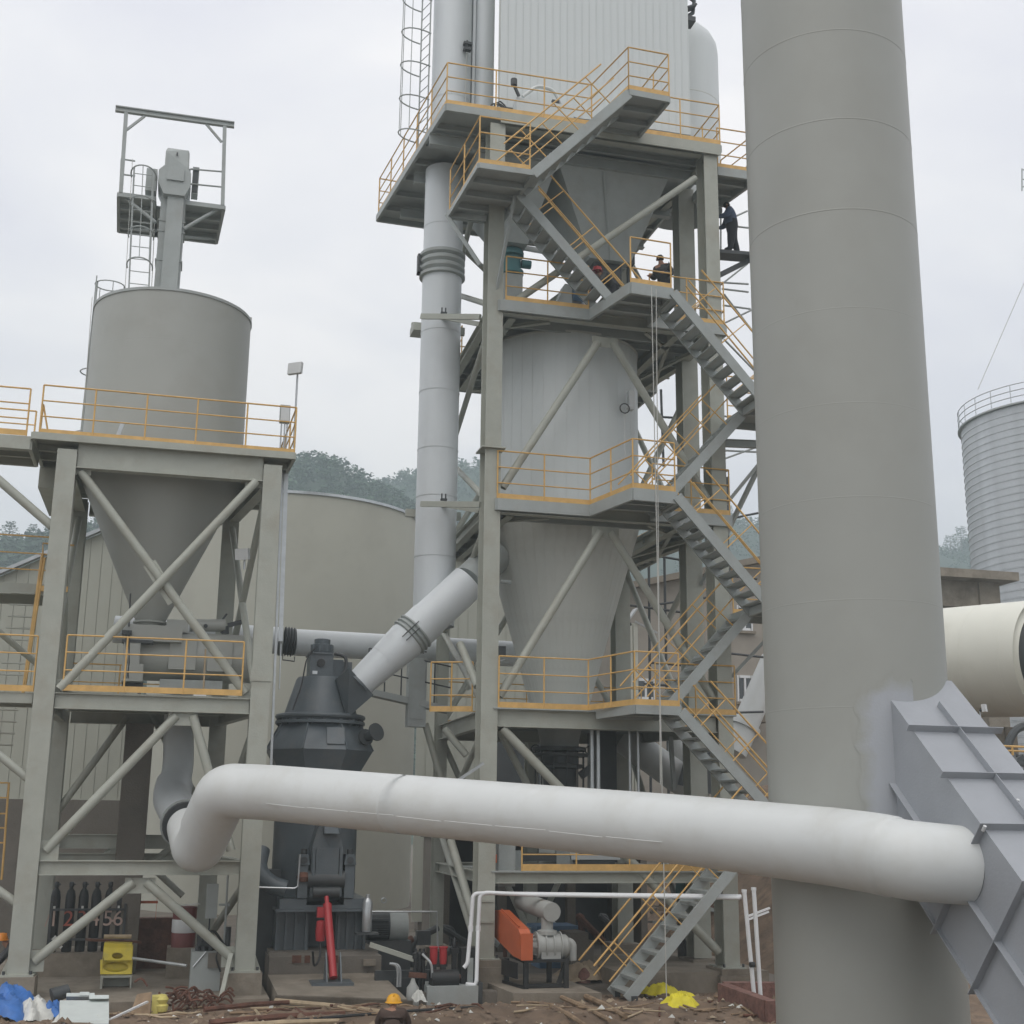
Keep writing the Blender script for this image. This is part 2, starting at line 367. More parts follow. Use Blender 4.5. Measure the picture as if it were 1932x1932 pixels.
def person(label, J, helmet=None, mats=(JACK, TROU, SKIN), group=None, hair=None, bulk=1.0):
    """J: world joints for pelvis chest neck head, sl el wl / sr er wr, hl kl al tl / hr kr ar tr"""
    t = thing('person', label, 'person', (J['hip'][0], J['hip'][1], min(J['al'][2], J['ar'][2]) - .08), group)
    JJ = {k: V(*v) for k, v in J.items() if k != 'face'}
    E = [('hip', 'chest'), ('chest', 'neck'), ('neck', 'head')]
    R = {'hip': (.17, .14), 'chest': (.195, .15), 'neck': .062, 'head': .085}
    pick = {'hip': 1, 'chest': 0, 'neck': 2, 'head': 2}
    R['hip'] = (.17 * bulk, .14 * bulk); R['chest'] = (.195 * bulk, .15 * bulk)
    for s in 'lr':
        E += [('chest', 's' + s), ('s' + s, 'e' + s), ('e' + s, 'w' + s), ('hip', 'h' + s), ('h' + s, 'k' + s), ('k' + s, 'a' + s), ('a' + s, 't' + s)]
        R.update({'s' + s: .09 * bulk, 'e' + s: .068 * bulk, 'w' + s: .045, 'h' + s: .115 * bulk, 'k' + s: .09 * bulk, 'a' + s: .068 * bulk, 't' + s: .045})
        pick.update({'s' + s: 0, 'e' + s: 0, 'w' + s: 0, 'h' + s: 1, 'k' + s: 1, 'a' + s: 1, 't' + s: 1})
        w = JJ['w' + s]; d = (w - JJ['e' + s]).normalized(); side = d.cross(V(0, 0, 1)).normalized(); dn = side.cross(d)
        JJ['p' + s] = w + d * .08; E.append(('w' + s, 'p' + s)); R['p' + s] = (.038, .022); pick['p' + s] = 2
        for i, (o, ln) in enumerate(((-.03, .07), (-.01, .085), (.01, .08), (.03, .06))):
            a, c = f'f{i}a{s}', f'f{i}b{s}'
            JJ[a] = w + d * (.1 + ln * .4) + side * o; JJ[c] = w + d * (.1 + ln) + side * o + dn * -.025
            E += [('p' + s, a), (a, c)]; R[a] = .0095; R[c] = .008; pick[a] = pick[c] = 2
        JJ['th' + s] = w + d * .08 + side * .055; E.append(('w' + s, 'th' + s)); R['th' + s] = .011; pick['th' + s] = 2
    body = skin_body('body', JJ, E, R, mats, pick, t)
    hd = JJ['head']; up = (hd - JJ['neck']).normalized()
    fc = V(*J.get('face', (0, -1, 0))).normalized()
    part('nose', SKIN, t, lambda b: b.tube(hd + fc * .085, hd + fc * .115 - up * .02, .018, 6, .01))
    for q in (-1, 1):
        sd = fc.cross(up).normalized() * q
        part('ear', SKIN, t, lambda b: b.bar(hd + sd * .088 - up * .02, hd + sd * .1 + up * .03, .02, .035))
        part('eye', BLACK, t, lambda b: b.bar(hd + fc * .083 + sd * .032 + up * .02, hd + fc * .09 + sd * .032 + up * .02, .018, .01))
    if helmet:
        def hm(b):
            b.lathe((0, 0, 0), [(.001, .135), (.05, .13), (.09, .105), (.118, .06), (.13, 0), (.138, -.005)], 18, cap=False)
            b.lathe((0, 0, 0), [(.128, -.002), (.155, -.012), (.15, -.018), (.12, -.01)], 18, cap=False)
            b.bar((0, -.1, -.008), (0, -.2, -.03), .2, .012); b.bar((0, -.1, .1), (0, .1, .1), .03, .05)
        o = part('helmet', helmet, t, hm); o.data.transform(Matrix.Translation(ORG[t.name])); o.location = hd + up * .03 - ORG[t.name]; ORG[o.name] = ORG[t.name]
        o.rotation_euler = (-fc).to_track_quat('Y', 'Z').to_euler()
        q = Matrix((fc.cross(up).normalized() * -1, -fc, up)).transposed(); o.rotation_euler = q.to_euler()
    elif hair:
        o = part('hair', hair, t, lambda b: b.lathe(hd - up * .0, [(.001, .125), (.06, .11), (.098, .06), (.1, 0)], 14, cap=False))
    return t

# ================================================================== SETTING
def noise2(x, y, s=1.0, seed=0):
    return (math.sin(x * 1.7 * s + seed) * math.cos(y * 2.3 * s - seed * 1.3) + .5 * math.sin(x * 4.1 * s + y * 3.3 * s + seed * 2) + .3 * math.sin(x * 9.7 * s - y * 8.1 * s + seed)) / 1.8
def grid(x0, x1, y0, y1, nx, ny, fz):
    b = MB(); vs = [(x0 + (x1 - x0) * i / nx, y0 + (y1 - y0) * j / ny) for j in range(ny + 1) for i in range(nx + 1)]
    b.add([(x, y, fz(x, y)) for x, y in vs], [(j * (nx + 1) + i, j * (nx + 1) + i + 1, (j + 1) * (nx + 1) + i + 1, (j + 1) * (nx + 1) + i) for j in range(ny) for i in range(nx)])
    return b
g = grid(-700, 900, -300, 1100, 60, 60, lambda x, y: -.05).build('ground', SOIL, fix=False); g['kind'] = 'structure'
def mudz(x, y):
    e = min(1, max(0, (y - 16) / 3)) * min(1, max(0, (28.2 + .5 * math.sin(x * .8) - y) / .9))
    hump = .2 * math.exp(-((y - 25.2) / 1.6) ** 2) * (1 if x > 2 else .75)
    return -.03 + e * (hump + .07 + .07 * noise2(x, y, 1.1, 2) + .05 * noise2(x, y, 3.3, 5) + .03 * noise2(x, y, 8.2, 1))
md = grid(-14, 26, 15.5, 29.0, 220, 100, mudz).build('mud', MUD, fix=False); md['kind'] = 'structure'
sl_ = part('concrete_slab', CONC, None, lambda b: b.box((-4.2, 28.25, -.04), (2.32, 36.5, .16))); sl_['kind'] = 'structure'
sl2 = part('yard_slab', CONCD, None, lambda b: b.box((5.6, 29.9, -.045), (22, 44, .05))); sl2['kind'] = 'structure'
sl3 = part('yard_kerb', CONCD, None, lambda b: b.box((5.35, 28.1, -.04), (8.35, 28.45, .22))); sl3['kind'] = 'structure'
sl4 = part('step_slab', CONC, None, lambda b: b.box((10.3, 28.9, -.04), (13.9, 33.0, .42))); sl4['kind'] = 'structure'

# ---- hills and woods
def hill_left(x):
    pts = [(-170, 42), (-125, 47), (-110, 51), (-98, 52), (-85, 55), (-70, 57), (-60, 58), (-30, 66), (-5, 74), (12, 77), (22, 78), (28, 76.5), (36, 74), (44, 72), (60, 66), (90, 58), (130, 50)]
    return float(np.interp(x, [p[0] for p in pts], [p[1] for p in pts]))
HY = 290.0
def skyline(pix, Y):
    q = [at(x, y, Y=Y) for x, y in pix]; return [p.x for p in q], [p.z for p in q]
ax, az = skyline([(-250, 1040), (-60, 1030), (0, 1016), (40, 1012), (100, 1000), (160, 984), (210, 972), (300, 950), (420, 915), (520, 880), (573, 866), (600, 866), (640, 876), (704, 908), (740, 930), (800, 960), (900, 1000), (1000, 1040), (1100, 1090)], 290)
bx, bz = skyline([(500, 1010), (640, 930), (704, 905), (724, 895), (777, 877), (860, 868), (960, 880), (1060, 910), (1180, 945), (1280, 962), (1370, 971), (1425, 975), (1520, 990), (1640, 1010), (1778, 1030), (1811, 1012), (1860, 985), (1950, 960), (2100, 960), (2300, 980)], 400)
HH = []
for nm, X, Z, Y0, dep in (('hill', ax, az, 290, 60), ('hill', bx, bz, 400, 80)):
    def hz(x, y, X=X, Z=Z, Y0=Y0):
        top = float(np.interp(x * Y0 / max(y, Y0) if y > Y0 else x, X, Z)) if True else 0
        t = (y - (Y0 - 130)) / 130
        s = max(0, min(1, t)); s = s * s * (3 - 2 * s)
        z = (top - 3.6) * s if y <= Y0 else (top - 3.6) * (1 - .25 * (y - Y0) / dep)
        return -1 + z + 1.5 * noise2(x * .05, y * .05, 1, 3) * s
    HH.append(hz)
    hb = grid(min(X) - 5, max(X) + 5, Y0 - 132, Y0 + dep, 70, 34, hz).build(nm, HILLM, fix=False); hb['kind'] = 'structure'
def crown_faces(b, c, rx, rz, n, rnd, cone=.5, sz=.8):
    for _ in range(n):
        a = rnd.uniform(0, 6.283); h = rnd.random(); rr = rx * (1 - cone * h) * math.sqrt(rnd.uniform(.15, 1)) * rnd.uniform(.75, 1.1)
        p = V(c[0] + rr * math.cos(a), c[1] + rr * math.sin(a), c[2] + (h - .1) * rz)
        u = V(rnd.uniform(-1, 1), rnd.uniform(-1, 1), rnd.uniform(-.4, .4)).normalized() * sz * rnd.uniform(.5, 1.2); v = V(rnd.uniform(-1, 1), rnd.uniform(-1, 1), rnd.uniform(.2, .9)).normalized() * sz * rnd.uniform(.4, .9)
        b.add([p - u, p - v * .6, p + u, p + v], [(0, 1, 2, 3)])
rnd = random.Random(3)
for hi, (X, Z, Y0, cnt, lo) in enumerate(((ax, az, 290, 3600, 110), (bx, bz, 400, 4600, 135))):
    b = MB()
    for i in range(cnt):
        y = Y0 - lo * rnd.random() ** 1.6 + 4; x = rnd.uniform(min(X), max(X)); z = HH[hi](x, y)
        h = rnd.uniform(2.8, 5.0); b.cm = 0 if rnd.random() < .6 else 1
        crown_faces(b, (x, y, z - .3), rnd.uniform(1.2, 2.3), h, 30, rnd, rnd.uniform(.2, .75), .62)
    tag(b.build('wood', [LEAF, LEAFB], fix=False, smooth=False), 'distant mixed wood covering the ' + ('nearer left hill' if hi == 0 else 'farther hill behind the towers'), 'wood', kind='stuff')
# skyline trees that stand out one by one
def pine(px, py, hpx, wpx, Y, label, cone=.8, n=260, seed=1):
    top = at(px, py, Y=Y); s = (top - CP).length / FL; h = hpx * s; rx = wpx * s / 2; r2 = random.Random(seed)
    t = thing('pine_tree' if cone > .5 else 'broadleaf_tree', label, 'tree', (top.x, top.y, top.z - h * 1.25), 'trees standing out on the skyline')
    base = V(top.x, top.y, top.z - h)
    part('trunk', BARK, t, lambda b: b.path([base - V(0, 0, h * .25), base + V(0, 0, h * .95)], [h * .035, h * .008], 6))
    lv = [base + V(0, 0, h * (.25 + .7 * i / 6)) for i in range(7)]
    def limbs(b):
        for i, p in enumerate(lv):
            for k in range(4):
                a = k * 1.57 + i * .8; rr = rx * (1 - cone * i / 7.5); b.tube(p, p + V(math.cos(a) * rr * .85, math.sin(a) * rr * .85, h * .05), h * .008, 4)
    part('limb', BARK, t, limbs)
    def cf(b):
        for i, p in enumerate(lv):
            rr = rx * (1 - cone * i / 7.5)
            for _ in range(n // 7):
                a = r2.uniform(0, 6.28); q = rr * math.sqrt(r2.uniform(.1, 1)); c = p + V(math.cos(a) * q, math.sin(a) * q, h * .05 * q / max(rr, .01) + r2.uniform(-.03, .05) * h)
                u = V(r2.uniform(-1, 1), r2.uniform(-1, 1), r2.uniform(-.25, .25)).normalized() * h * .06; v = V(r2.uniform(-1, 1), r2.uniform(-1, 1), r2.uniform(.1, .6)).normalized() * h * .045
                b.add([c - u, c - v * .5, c + u, c + v], [(0, 1, 2, 3)])
    part('crown', LEAF if cone > .5 else LEAFB, t, cf, fix=False, smooth=False)
TP = [(20, 986, 42, 44, .75, 'layered pine at the left edge of the frame, tallest on its ridge'), (64, 990, 28, 30, .7, 'small pine just right of the tall edge pine'), (100, 982, 30, 34, .45, 'rounded tree on the ridge left of the hopper tower column'),
      (152, 966, 32, 36, .5, 'bushy ridge tree between the tower column and the cone'), (186, 964, 28, 28, .75, 'pointed ridge tree against the left edge of the cone'), (578, 853, 22, 26, .45, 'round tree on the hilltop just right of the hopper deck'),
      (604, 860, 24, 26, .6, 'hilltop tree at the summit beside the hopper deck'), (632, 862, 20, 26, .45, 'hilltop tree on the slope right of the summit'), (668, 880, 18, 24, .6, 'small tree halfway down the saddle left of the duct'),
      (730, 902, 20, 28, .6, 'first tree rising right of the saddle'), (762, 888, 20, 26, .5, 'tree against the left side of the tall duct'), (1377, 955, 24, 18, .8, 'lone pointed tree on the ridge left of the big chimney'),
      (1812, 996, 34, 30, .5, 'dark tree between the big chimney and the corrugated silo'), (1792, 1012, 30, 30, .5, 'lower dark tree touching the right side of the chimney')]
for i, (x, y, h, wd, cn, lb) in enumerate(TP): pine(x, y, h, wd, 286 if x < 680 else 392, lb, cn, seed=i)

# ---- tan storage tank
t = thing('storage_tank', 'huge smooth tan storage tank behind the dark mill', 'tank', (4.75, 59, 0))
TC = (4.75, 59, 0); TR_ = 6.0; TZ = 17.15
part('shell', TANK, t, lambda b: b.lathe(TC, [(TR_, -.1), (TR_, TZ)], 96, cap=False))
part('rim', GALV, t, lambda b: b.lathe(TC, [(TR_ + .01, TZ - .08), (TR_ + .07, TZ - .08), (TR_ + .07, TZ + .04), (TR_ - .02, TZ + .04)], 96, cap=False))
part('roof', TANK, t, lambda b: b.lathe(TC, [(TR_, TZ + .01), (.3, TZ + .9), (.001, TZ + .9)], 72, cap=False))
for z in (8.5, 11.3, 14.2): part('weld_seam', TANK, t, lambda b: b.lathe(TC, [(TR_ - .001, z - .02), (TR_ + .004, z), (TR_ - .001, z + .02)], 96, cap=False))

# ---- gabled shed on the left
t = thing('gabled_shed', 'cream sheet-clad gabled shed behind the hopper tower', 'shed', (-5, 40.5, 0))
def roofz(x): return 10.72 + (x + 5.29) * .545
X0, X1 = -10.6, -1.1; n = int((X1 - X0) / .33); dx = (X1 - X0) / n
part('wall_backing', CONCD, t, lambda b: b.prism([(X0, 40.06, 4.25), (X1, 40.06, 4.25), (X1, 40.06, roofz(X1) - .06), (X0, 40.06, roofz(X0) - .06)], (0, 4, 0)), smooth=False)
for i in range(n):
    a, c = X0 + i * dx + .004, X0 + (i + 1) * dx - .004
    part('wall_panel', WALLC, t, lambda b: b.prism([(a, 40, 4.2), (c, 40, 4.2), (c, 40, roofz(c) - .08), (a, 40, roofz(a) - .08)], (0, .05, 0)).box((c - .03, 39.985, 4.2), (c, 39.999, roofz(a) - .1)), smooth=False)
part('roof_edge', GALV, t, lambda b: b.bar((X0, 39.9, roofz(X0) + .02), (X1, 39.9, roofz(X1) + .02), .3, .1, (-.48, 0, .88)), smooth=False)
part('plinth_wall', CONCD, t, lambda b: b.box((X0 - .3, 39.8, -.04), (X1 + .1, 40.06, 4.19)), smooth=False)
part('base_flashing', WALLC, t, lambda b: b.box((X0, 39.94, 4.1), (X1, 39.99, 4.22)), smooth=False)
# ---- clad wall behind the main tower
t = thing('clad_building', 'pale sheet-clad building between the tan tank and the main tower', 'building', (11, 45, 0))
X0, X1, ZT = 8.35, 13.4, 13.0; n = int((X1 - X0) / .35); dx = (X1 - X0) / n
part('wall_backing', CONCD, t, lambda b: b.box((X0 + .25, 45.06, -.04), (X1, 45.7, ZT - .03)), smooth=False)
for i in range(n):
    a, c = X0 + i * dx + .004, X0 + (i + 1) * dx - .004
    part('wall_panel', WALLC, t, lambda b: b.box((a, 45, .3), (c, 45.05, ZT)).box((c - .03, 44.985, .3), (c, 44.999, ZT)), smooth=False)
part('roof_edge', GALV, t, lambda b: b.box((X0 - .1, 44.85, ZT + .002), (X1 + .1, 45.8, ZT + .12)), smooth=False)
part('dark_door', DARK, t, lambda b: b.box((10.6, 44.9, 1.0), (12.9, 44.96, 6.6)), smooth=False)
# ---- beige rendered building with windows
t = thing('rendered_building', 'beige rendered workshop with white-framed windows behind the main tower stairs', 'building', (20, 46, 0))
Yb = 46.0; p0 = at(1165, 1117, Y=Yb); p1 = at(1440, 1062, Y=Yb); sl = (p1.z - p0.z) / (p1.x - p0.x)
def bz_(x): return p0.z + (x - p0.x) * sl
W0, W1 = p0.x, 27.0
wins = [(at(1406, 1324, Y=Yb), .66, 1.02), (at(1218, 1320, Y=Yb), .75, .8), (at(1405, 1190, Y=Yb), .66, 1.0)]
part('wall', BEIGE, t, lambda b: b.prism([(W0, Yb, -.04), (W1, Yb, -.04), (W1, Yb, bz_(W1)), (W0, Yb, bz_(W0))], (0, 7, 0)), smooth=False)
part('roof_slab', CONC, t, lambda b: b.bar((W0 - .3, Yb + 3.4, bz_(W0 - .3) + .13), (W1, Yb + 3.4, bz_(W1) + .13), 7.8, .24), smooth=False)
for (p, ww, hh) in wins:
    f = part('window', PVC, t, lambda b: b.box((p.x - ww / 2, Yb - .06, p.z), (p.x - ww / 2 + .06, Yb + .02, p.z + hh)).box((p.x + ww / 2 - .06, Yb - .06, p.z), (p.x + ww / 2, Yb + .02, p.z + hh)).box((p.x - ww / 2 + .1, Yb - .06, p.z), (p.x + ww / 2 - .1, Yb + .02, p.z + .1)).box((p.x - ww / 2 + .1, Yb - .06, p.z + hh - .1), (p.x + ww / 2 - .1, Yb + .02, p.z + hh)).box((p.x - .04, Yb - .055, p.z + .1), (p.x + .04, Yb + .02, p.z + hh - .1)), smooth=False)
    for q in (-1, 1): part('pane', GLASS, f, lambda b: b.box((p.x + q * (ww / 4) - ww / 4 + .06, Yb - .03, p.z + .1), (p.x + q * (ww / 4) + ww / 4 - .06, Yb - .012, p.z + hh - .1)), smooth=False)
    part('sill', CONC, f, lambda b: b.box((p.x - ww / 2 - .1, Yb - .14, p.z - .12), (p.x + ww / 2 + .1, Yb - .005, p.z - .01)), smooth=False)
q1 = at(1373, 1362, Y=45.4); part('ledge', CONC, t, lambda b: b.box((q1.x, 44.9, q1.z), (q1.x + 1.6, 45.99, q1.z + .5)), smooth=False)
# ---- concrete canopy structure right of the chimney
t = thing('concrete_canopy', 'bare concrete canopy slab on a column above the cream kiln', 'structure', at(1860, 1200, Y=52))
Yc = 52
a, b_ = at(1740, 1090, Y=Yc), at(1893, 1098, Y=Yc)
part('roof_slab', CONC, t, lambda b: b.box((a.x, Yc - 1.2, a.z - .1), (b_.x, Yc + 4, a.z + .3)), smooth=False)
c0, c1 = at(1838, 1110, Y=Yc), at(1876, 1110, Y=Yc)
part('column', CONC, t, lambda b: b.box((c0.x, Yc - .4, 0), (c1.x, Yc + .6, a.z - .102)), smooth=False)
e0 = at(1780, 1145, Y=Yc); part('beam', CONC, t, lambda b: b.box((a.x, Yc - .3, e0.z), (c0.x - .003, Yc + .3, a.z - .102)), smooth=False)
e1 = at(1800, 1145, Y=Yc); part('post', PVC, t, lambda b: b.box((e1.x, Yc + .6, 0), (e1.x + .2, Yc + .8, e0.z)), smooth=False)
# ---- corrugated silo
Ys = 62; sa = at(1843, 788, Y=Ys); Rs = 5.6; SCn = (sa.x + Rs * 1.02, Ys, 0); zt = sa.z
t = thing('corrugated_silo', 'galvanised corrugated grain-type silo at the right edge', 'silo', SCn)
part('shell', SILOC, t, lambda b: b.lathe(SCn, [(Rs - .08, 0), (Rs - .08, zt)], 72, cap=False))
st = .42; n = int((zt - 5) / st); r0 = None
for k in range(n):
    z = zt - .2 - k * st
    if r0 is None:
        r0 = part('corrugation_ring', SILOC, t, lambda b: b.lathe(SCn, [(Rs - .06, z - st / 2 + .004), (Rs - .01, z - st / 2 + .02), (Rs + .005, z), (Rs + .02, z + st / 2 - .07), (Rs + .055, z + st / 2 - .05), (Rs + .055, z + st / 2 - .015), (Rs - .06, z + st / 2 - .004)], 72, cap=False)); zr = z
    else: instance(r0, 'corrugation_ring', t, (0, 0, z - zr))
part('roof', SILOC, t, lambda b: b.lathe(SCn, [(Rs + .05, zt + .02), (.4, zt + 1.6), (.001, zt + 1.6)], 48, cap=False))
part('roof_rim', STEELG, t, lambda b: b.lathe(SCn, [(Rs, zt + .03), (Rs + .22, zt + .03), (Rs + .22, zt + .12), (Rs, zt + .12)], 72, cap=False))
for h in (.38, .75, 1.12): part('rim_rail', GALV, t, lambda b: b.path([(SCn[0] + (Rs + .15) * math.cos(a), SCn[1] + (Rs + .15) * math.sin(a), zt + .1 + h) for a in [2 * math.pi * i / 64 for i in range(65)]], .03, 5))
r0 = None
for i in range(28):
    a = 2 * math.pi * i / 28; p = V(SCn[0] + (Rs + .15) * math.cos(a), SCn[1] + (Rs + .15) * math.sin(a), zt + .1)
    if r0 is None: r0 = part('rim_post', GALV, t, lambda b: b.tube(p, p + V(0, 0, 1.12), .03, 5)); p0_ = p.copy()
    else: instance(r0, 'rim_post', t, p - p0_)
w0 = at(1745 + 100, 735, Y=60); w1 = at(1960, 470, Y=58)
tag(part('guy_wire', ROPE, None, lambda b: b.tube(w0, w1, .02, 4)), 'thin slanting wire rising from the corrugated silo rim', 'wire')
p = at(1928, 360, Y=55); t = thing('sky_frame', 'small grey steel frame cut by the right edge of the sky', 'frame', p)
part('post', STEELG, t, lambda b: b.tube(p, at(1928, 318, Y=55), .04, 5)); 
for y in (320, 338, 352): part('rail', STEELG, t, lambda b: b.tube(at(1928, y, Y=55), at(1975, y + 6, Y=55), .035, 5))
part('mast', STEELG, t, lambda b: b.tube(at(1975, 360, Y=55), V(at(1975, 360, Y=55).x, 55, 0), .1, 6))
# ---- rotary kiln
ka, kb = at(1640, 1258, Y=47), at(1990, 1240, Y=39.5); kb = ka.lerp(kb, .955); kd = (kb - ka).normalized()
t = thing('rotary_kiln', 'large cream horizontal kiln drum right of the chimney', 'kiln', (ka + kb) / 2)
def kiln(b): b.path([ka - kd * 8, ka, kb], 2.12, 56, cap=False)
part('drum', CREAM, t, kiln)
part('drum_end', DARK, t, lambda b: b.path([kb - kd * .02, kb + kd * .25], [1.75, 1.75], 40))
part('end_ring', CREAM, t, lambda b: b.path([kb - kd * .6, kb + kd * .02], [2.125, 1.76], 56, cap=False))
for s in (2.2, 5.5): part('weld_seam', CREAM, t, lambda b: b.path([kb - kd * (s + .015), kb - kd * s, kb - kd * (s - .015)], [2.122, 2.13, 2.122], 56, cap=False))
for i, x in enumerate((1868, 1890)):
    p = at(x, 1360, Y=43.5); part('pier', CONC, t, lambda b: b.box((p.x - .28, 43, 0), (p.x + .28, 46, 7.4)), smooth=False)
p = at(1780, 1360, Y=44); part('pier', CONCD, t, lambda b: b.box((p.x - 2, 44.5, 0), (p.x + 1.6, 47, 6.6)), smooth=False)
floodlight('white floodlight on a thin pole under the cream kiln', at(1858, 1470, Y=30), (at(1858, 1342, Y=30) - at(1858, 1470, Y=30)).z, (.6, -.6, .1), .2)
guardrail('rusty orange guardrail below the kiln at the right edge', [at(1830, 1422, Y=36), at(1990, 1428, Y=36)], h=.28, levels=(1, .5), toe=0, step=1.6, r=.04)
p = at(1905, 1440, Y=38)
t = thing('pipe_bend', 'black looped pipe bend at the right edge below the kiln', 'pipe', p)
part('pipe', DARK, t, lambda b: b.path([at(1896, 1452, Y=38), at(1900, 1405, Y=38), at(1918, 1372, Y=38), at(1950, 1368, Y=38)], .14, 8, bend=.6))
part('flange', DARK, t, lambda b: b.tube(at(1896, 1450, Y=38), at(1896, 1458, Y=38), .24, 10))
rr_ = random.Random(5)
def junk(b):
    for i in range(70):
        p = at(rr_.uniform(1830, 1960), rr_.uniform(1430, 1500), Y=rr_.uniform(36, 42)); d = V(rr_.uniform(-1, 1), rr_.uniform(-.5, .5), rr_.uniform(-.25, .25)) * rr_.uniform(.3, .9)
        b.bar(p - d, p + d, rr_.uniform(.06, .25), rr_.uniform(.05, .2))
tag(part('scrap_heap', DARK, None, junk), 'heap of dark steel scrap on the bank below the kiln', 'scrap', kind='stuff')
def bankz(x, y): return -.04 + max(0, min(1, (x - 15) / 5)) * max(0, min(1, (y - 25) / 10)) * 5.0 + .12 * noise2(x, y, .9, 4)
bk = grid(13.6, 40, 20, 44, 60, 50, bankz).build('earth_bank', MUD, fix=False); bk['kind'] = 'structure'

# ================================================================== CHIMNEY, FLUE DUCT, BIG WHITE PIPE
KX, KY, KR = 10.27, 17.97, 1.385
t = thing('chimney', 'massive smooth grey steel chimney standing in front of the stair tower', 'chimney', (KX, KY, 0))
part('shell', STACK, t, lambda b: b.lathe((KX, KY, 0), [(KR, -.1), (KR, 26)], 96, cap=False))
for z in (5.5, 7.08, 8.65, 10.14, 11.7, 13.38, 14.98, 16.61, 18.2):
    e_ = .004 if z > 13 else .0015; part('weld_seam', STACK, t, lambda b: b.lathe((KX, KY, 0), [(KR - .001, z - .014), (KR + e_, z - .006), (KR + e_, z + .006), (KR - .001, z + .014)], 96, cap=False))
def patch(b):
    r3 = random.Random(4); n = 40; prof = []
    a0, a1 = math.atan2(-1.36, -.78), math.atan2(-1.36, .15)
    za, zb = 3.1, 5.95; vs = []; fs = []
    for j in range(n + 1):
        zz = za + (zb - za) * j / n; k0 = a0 + .10 * noise2(j * .19, 1, 1, 3) + (.28 * max(0, (j / n - .86) / .14)); k1 = a1
        for i in range(17):
            a = k0 + (k1 - k0) * i / 16; zt_ = zz + (.12 * noise2(i * .5, 2, 1, 1) if j == n else 0); vs.append((KX + (KR + .006) * math.cos(a), KY + (KR + .006) * math.sin(a), zt_))
    for j in range(n):
        for i in range(16): fs.append((j * 17 + i, j * 17 + i + 1, (j + 1) * 17 + i + 1, (j + 1) * 17 + i))
    b.add(vs, fs)
pp = part('primer_patch', [mat('sprayed primer', (.36, .375, .40), .5, var=.06)], t, patch, fix=False)
fa_ = pp.data.attributes.new('fade', 'FLOAT', 'POINT'); r3 = random.Random(8)
for k in range(len(pp.data.vertices)):
    j, i = divmod(k, 17); fa_.data[k].value = min(1, i / 6) * min(1, (40 - j) / 5) * (.9 + .1 * r3.random())
mt_ = pp.data.materials[0]; tn = mt_.node_tree; bs = tn.nodes['Principled BSDF']; at_ = tn.nodes.new('ShaderNodeAttribute'); at_.attribute_name = 'fade'
nz_ = tn.nodes.new('ShaderNodeTexNoise'); nz_.inputs['Scale'].default_value = 4.5; nz_.inputs['Detail'].default_value = 6; tcn = tn.nodes.new('ShaderNodeTexCoord'); tn.links.new(tcn.outputs['Object'], nz_.inputs['Vector'])
ma = tn.nodes.new('ShaderNodeMath'); ma.operation = 'MULTIPLY_ADD'; ma.inputs[1].default_value = 1.1; tn.links.new(nz_.outputs['Fac'], ma.inputs[0]); ma.inputs[2].default_value = -.6
mb2 = tn.nodes.new('ShaderNodeMath'); mb2.operation = 'MULTIPLY_ADD'; mb2.use_clamp = True; tn.links.new(at_.outputs['Fac'], mb2.inputs[0]); mb2.inputs[1].default_value = 1.5; tn.links.new(ma.outputs[0], mb2.inputs[2])
mxp = tn.nodes.new('ShaderNodeMix'); mxp.data_type = 'RGBA'; mxp.inputs[6].default_value = (.328, .331, .302, 1); mxp.inputs[7].default_value = (.385, .40, .425, 1)
tn.links.new(mb2.outputs[0], mxp.inputs[0]); tn.links.new(mxp.outputs[2], bs.inputs['Base Color'])

# flue duct: rectangular box falling from the chimney towards the camera's right
XL, XR = 10.06, 11.36
A0 = V(0, 16.6, 5.60); A1 = V(0, 14.5, 3.74); ad = (A1 - A0).normalized()          # upper edge line in the YZ plane
B0 = V(0, 17.2, 4.55) ; hdir = V(0, ad.z, -ad.y)                                     # down-normal
hdir = V(0, ad.z, -ad.y); hdir = hdir if hdir.z < 0 else -hdir
HT = 1.72; LEN = 7.2
t = thing('flue_duct', 'blue grey rectangular flue duct with stiffening ribs joining the chimney', 'duct', (XL, 15, 3))
def dpt(x, s, h): p = A0 + ad * s + hdir * h; return V(x, p.y, p.z)
s0 = -.55
part('casing', PRIMER, t, lambda b: b.frust([dpt(XL, s0, 0), dpt(XR, s0, 0), dpt(XR, s0, HT), dpt(XL, s0, HT)], [dpt(XL, LEN, 0), dpt(XR, LEN, 0), dpt(XR, LEN, HT), dpt(XL, LEN, HT)]), smooth=False)
for s in (.72, 1.72, 2.72, 3.72, 4.72, 5.72):
    c = part('cross_rib', PRIMER, t, lambda b: b.bar(dpt(XL - .11, s, -.055), dpt(XR + .11, s, -.055), .012, .11, tuple(hdir)), smooth=False)
    if s > 1.8:
        part('cross_rib', PRIMER, t, lambda b: b.bar(dpt(XL - .055, s, .0), dpt(XL - .055, s, HT + .1), .012, .11, (1, 0, 0)), smooth=False)
xm = (XL + XR) / 2 + .05
part('long_rib', PRIMER, t, lambda b: b.bar(dpt(xm, .12, -.05), dpt(xm, LEN, -.05), .012, .1, tuple(hdir)), smooth=False)
part('long_rib', PRIMER, t, lambda b: b.bar(dpt(XL - .05, -.2, HT * .52), dpt(XL - .05, LEN, HT * .52), .012, .1, (1, 0, 0)), smooth=False)
part('edge_angle', PRIMER, t, lambda b: b.bar(dpt(XL - .03, -.3, HT + .012), dpt(XL - .03, LEN, HT + .012), .06, .02, tuple(hdir)), smooth=False)
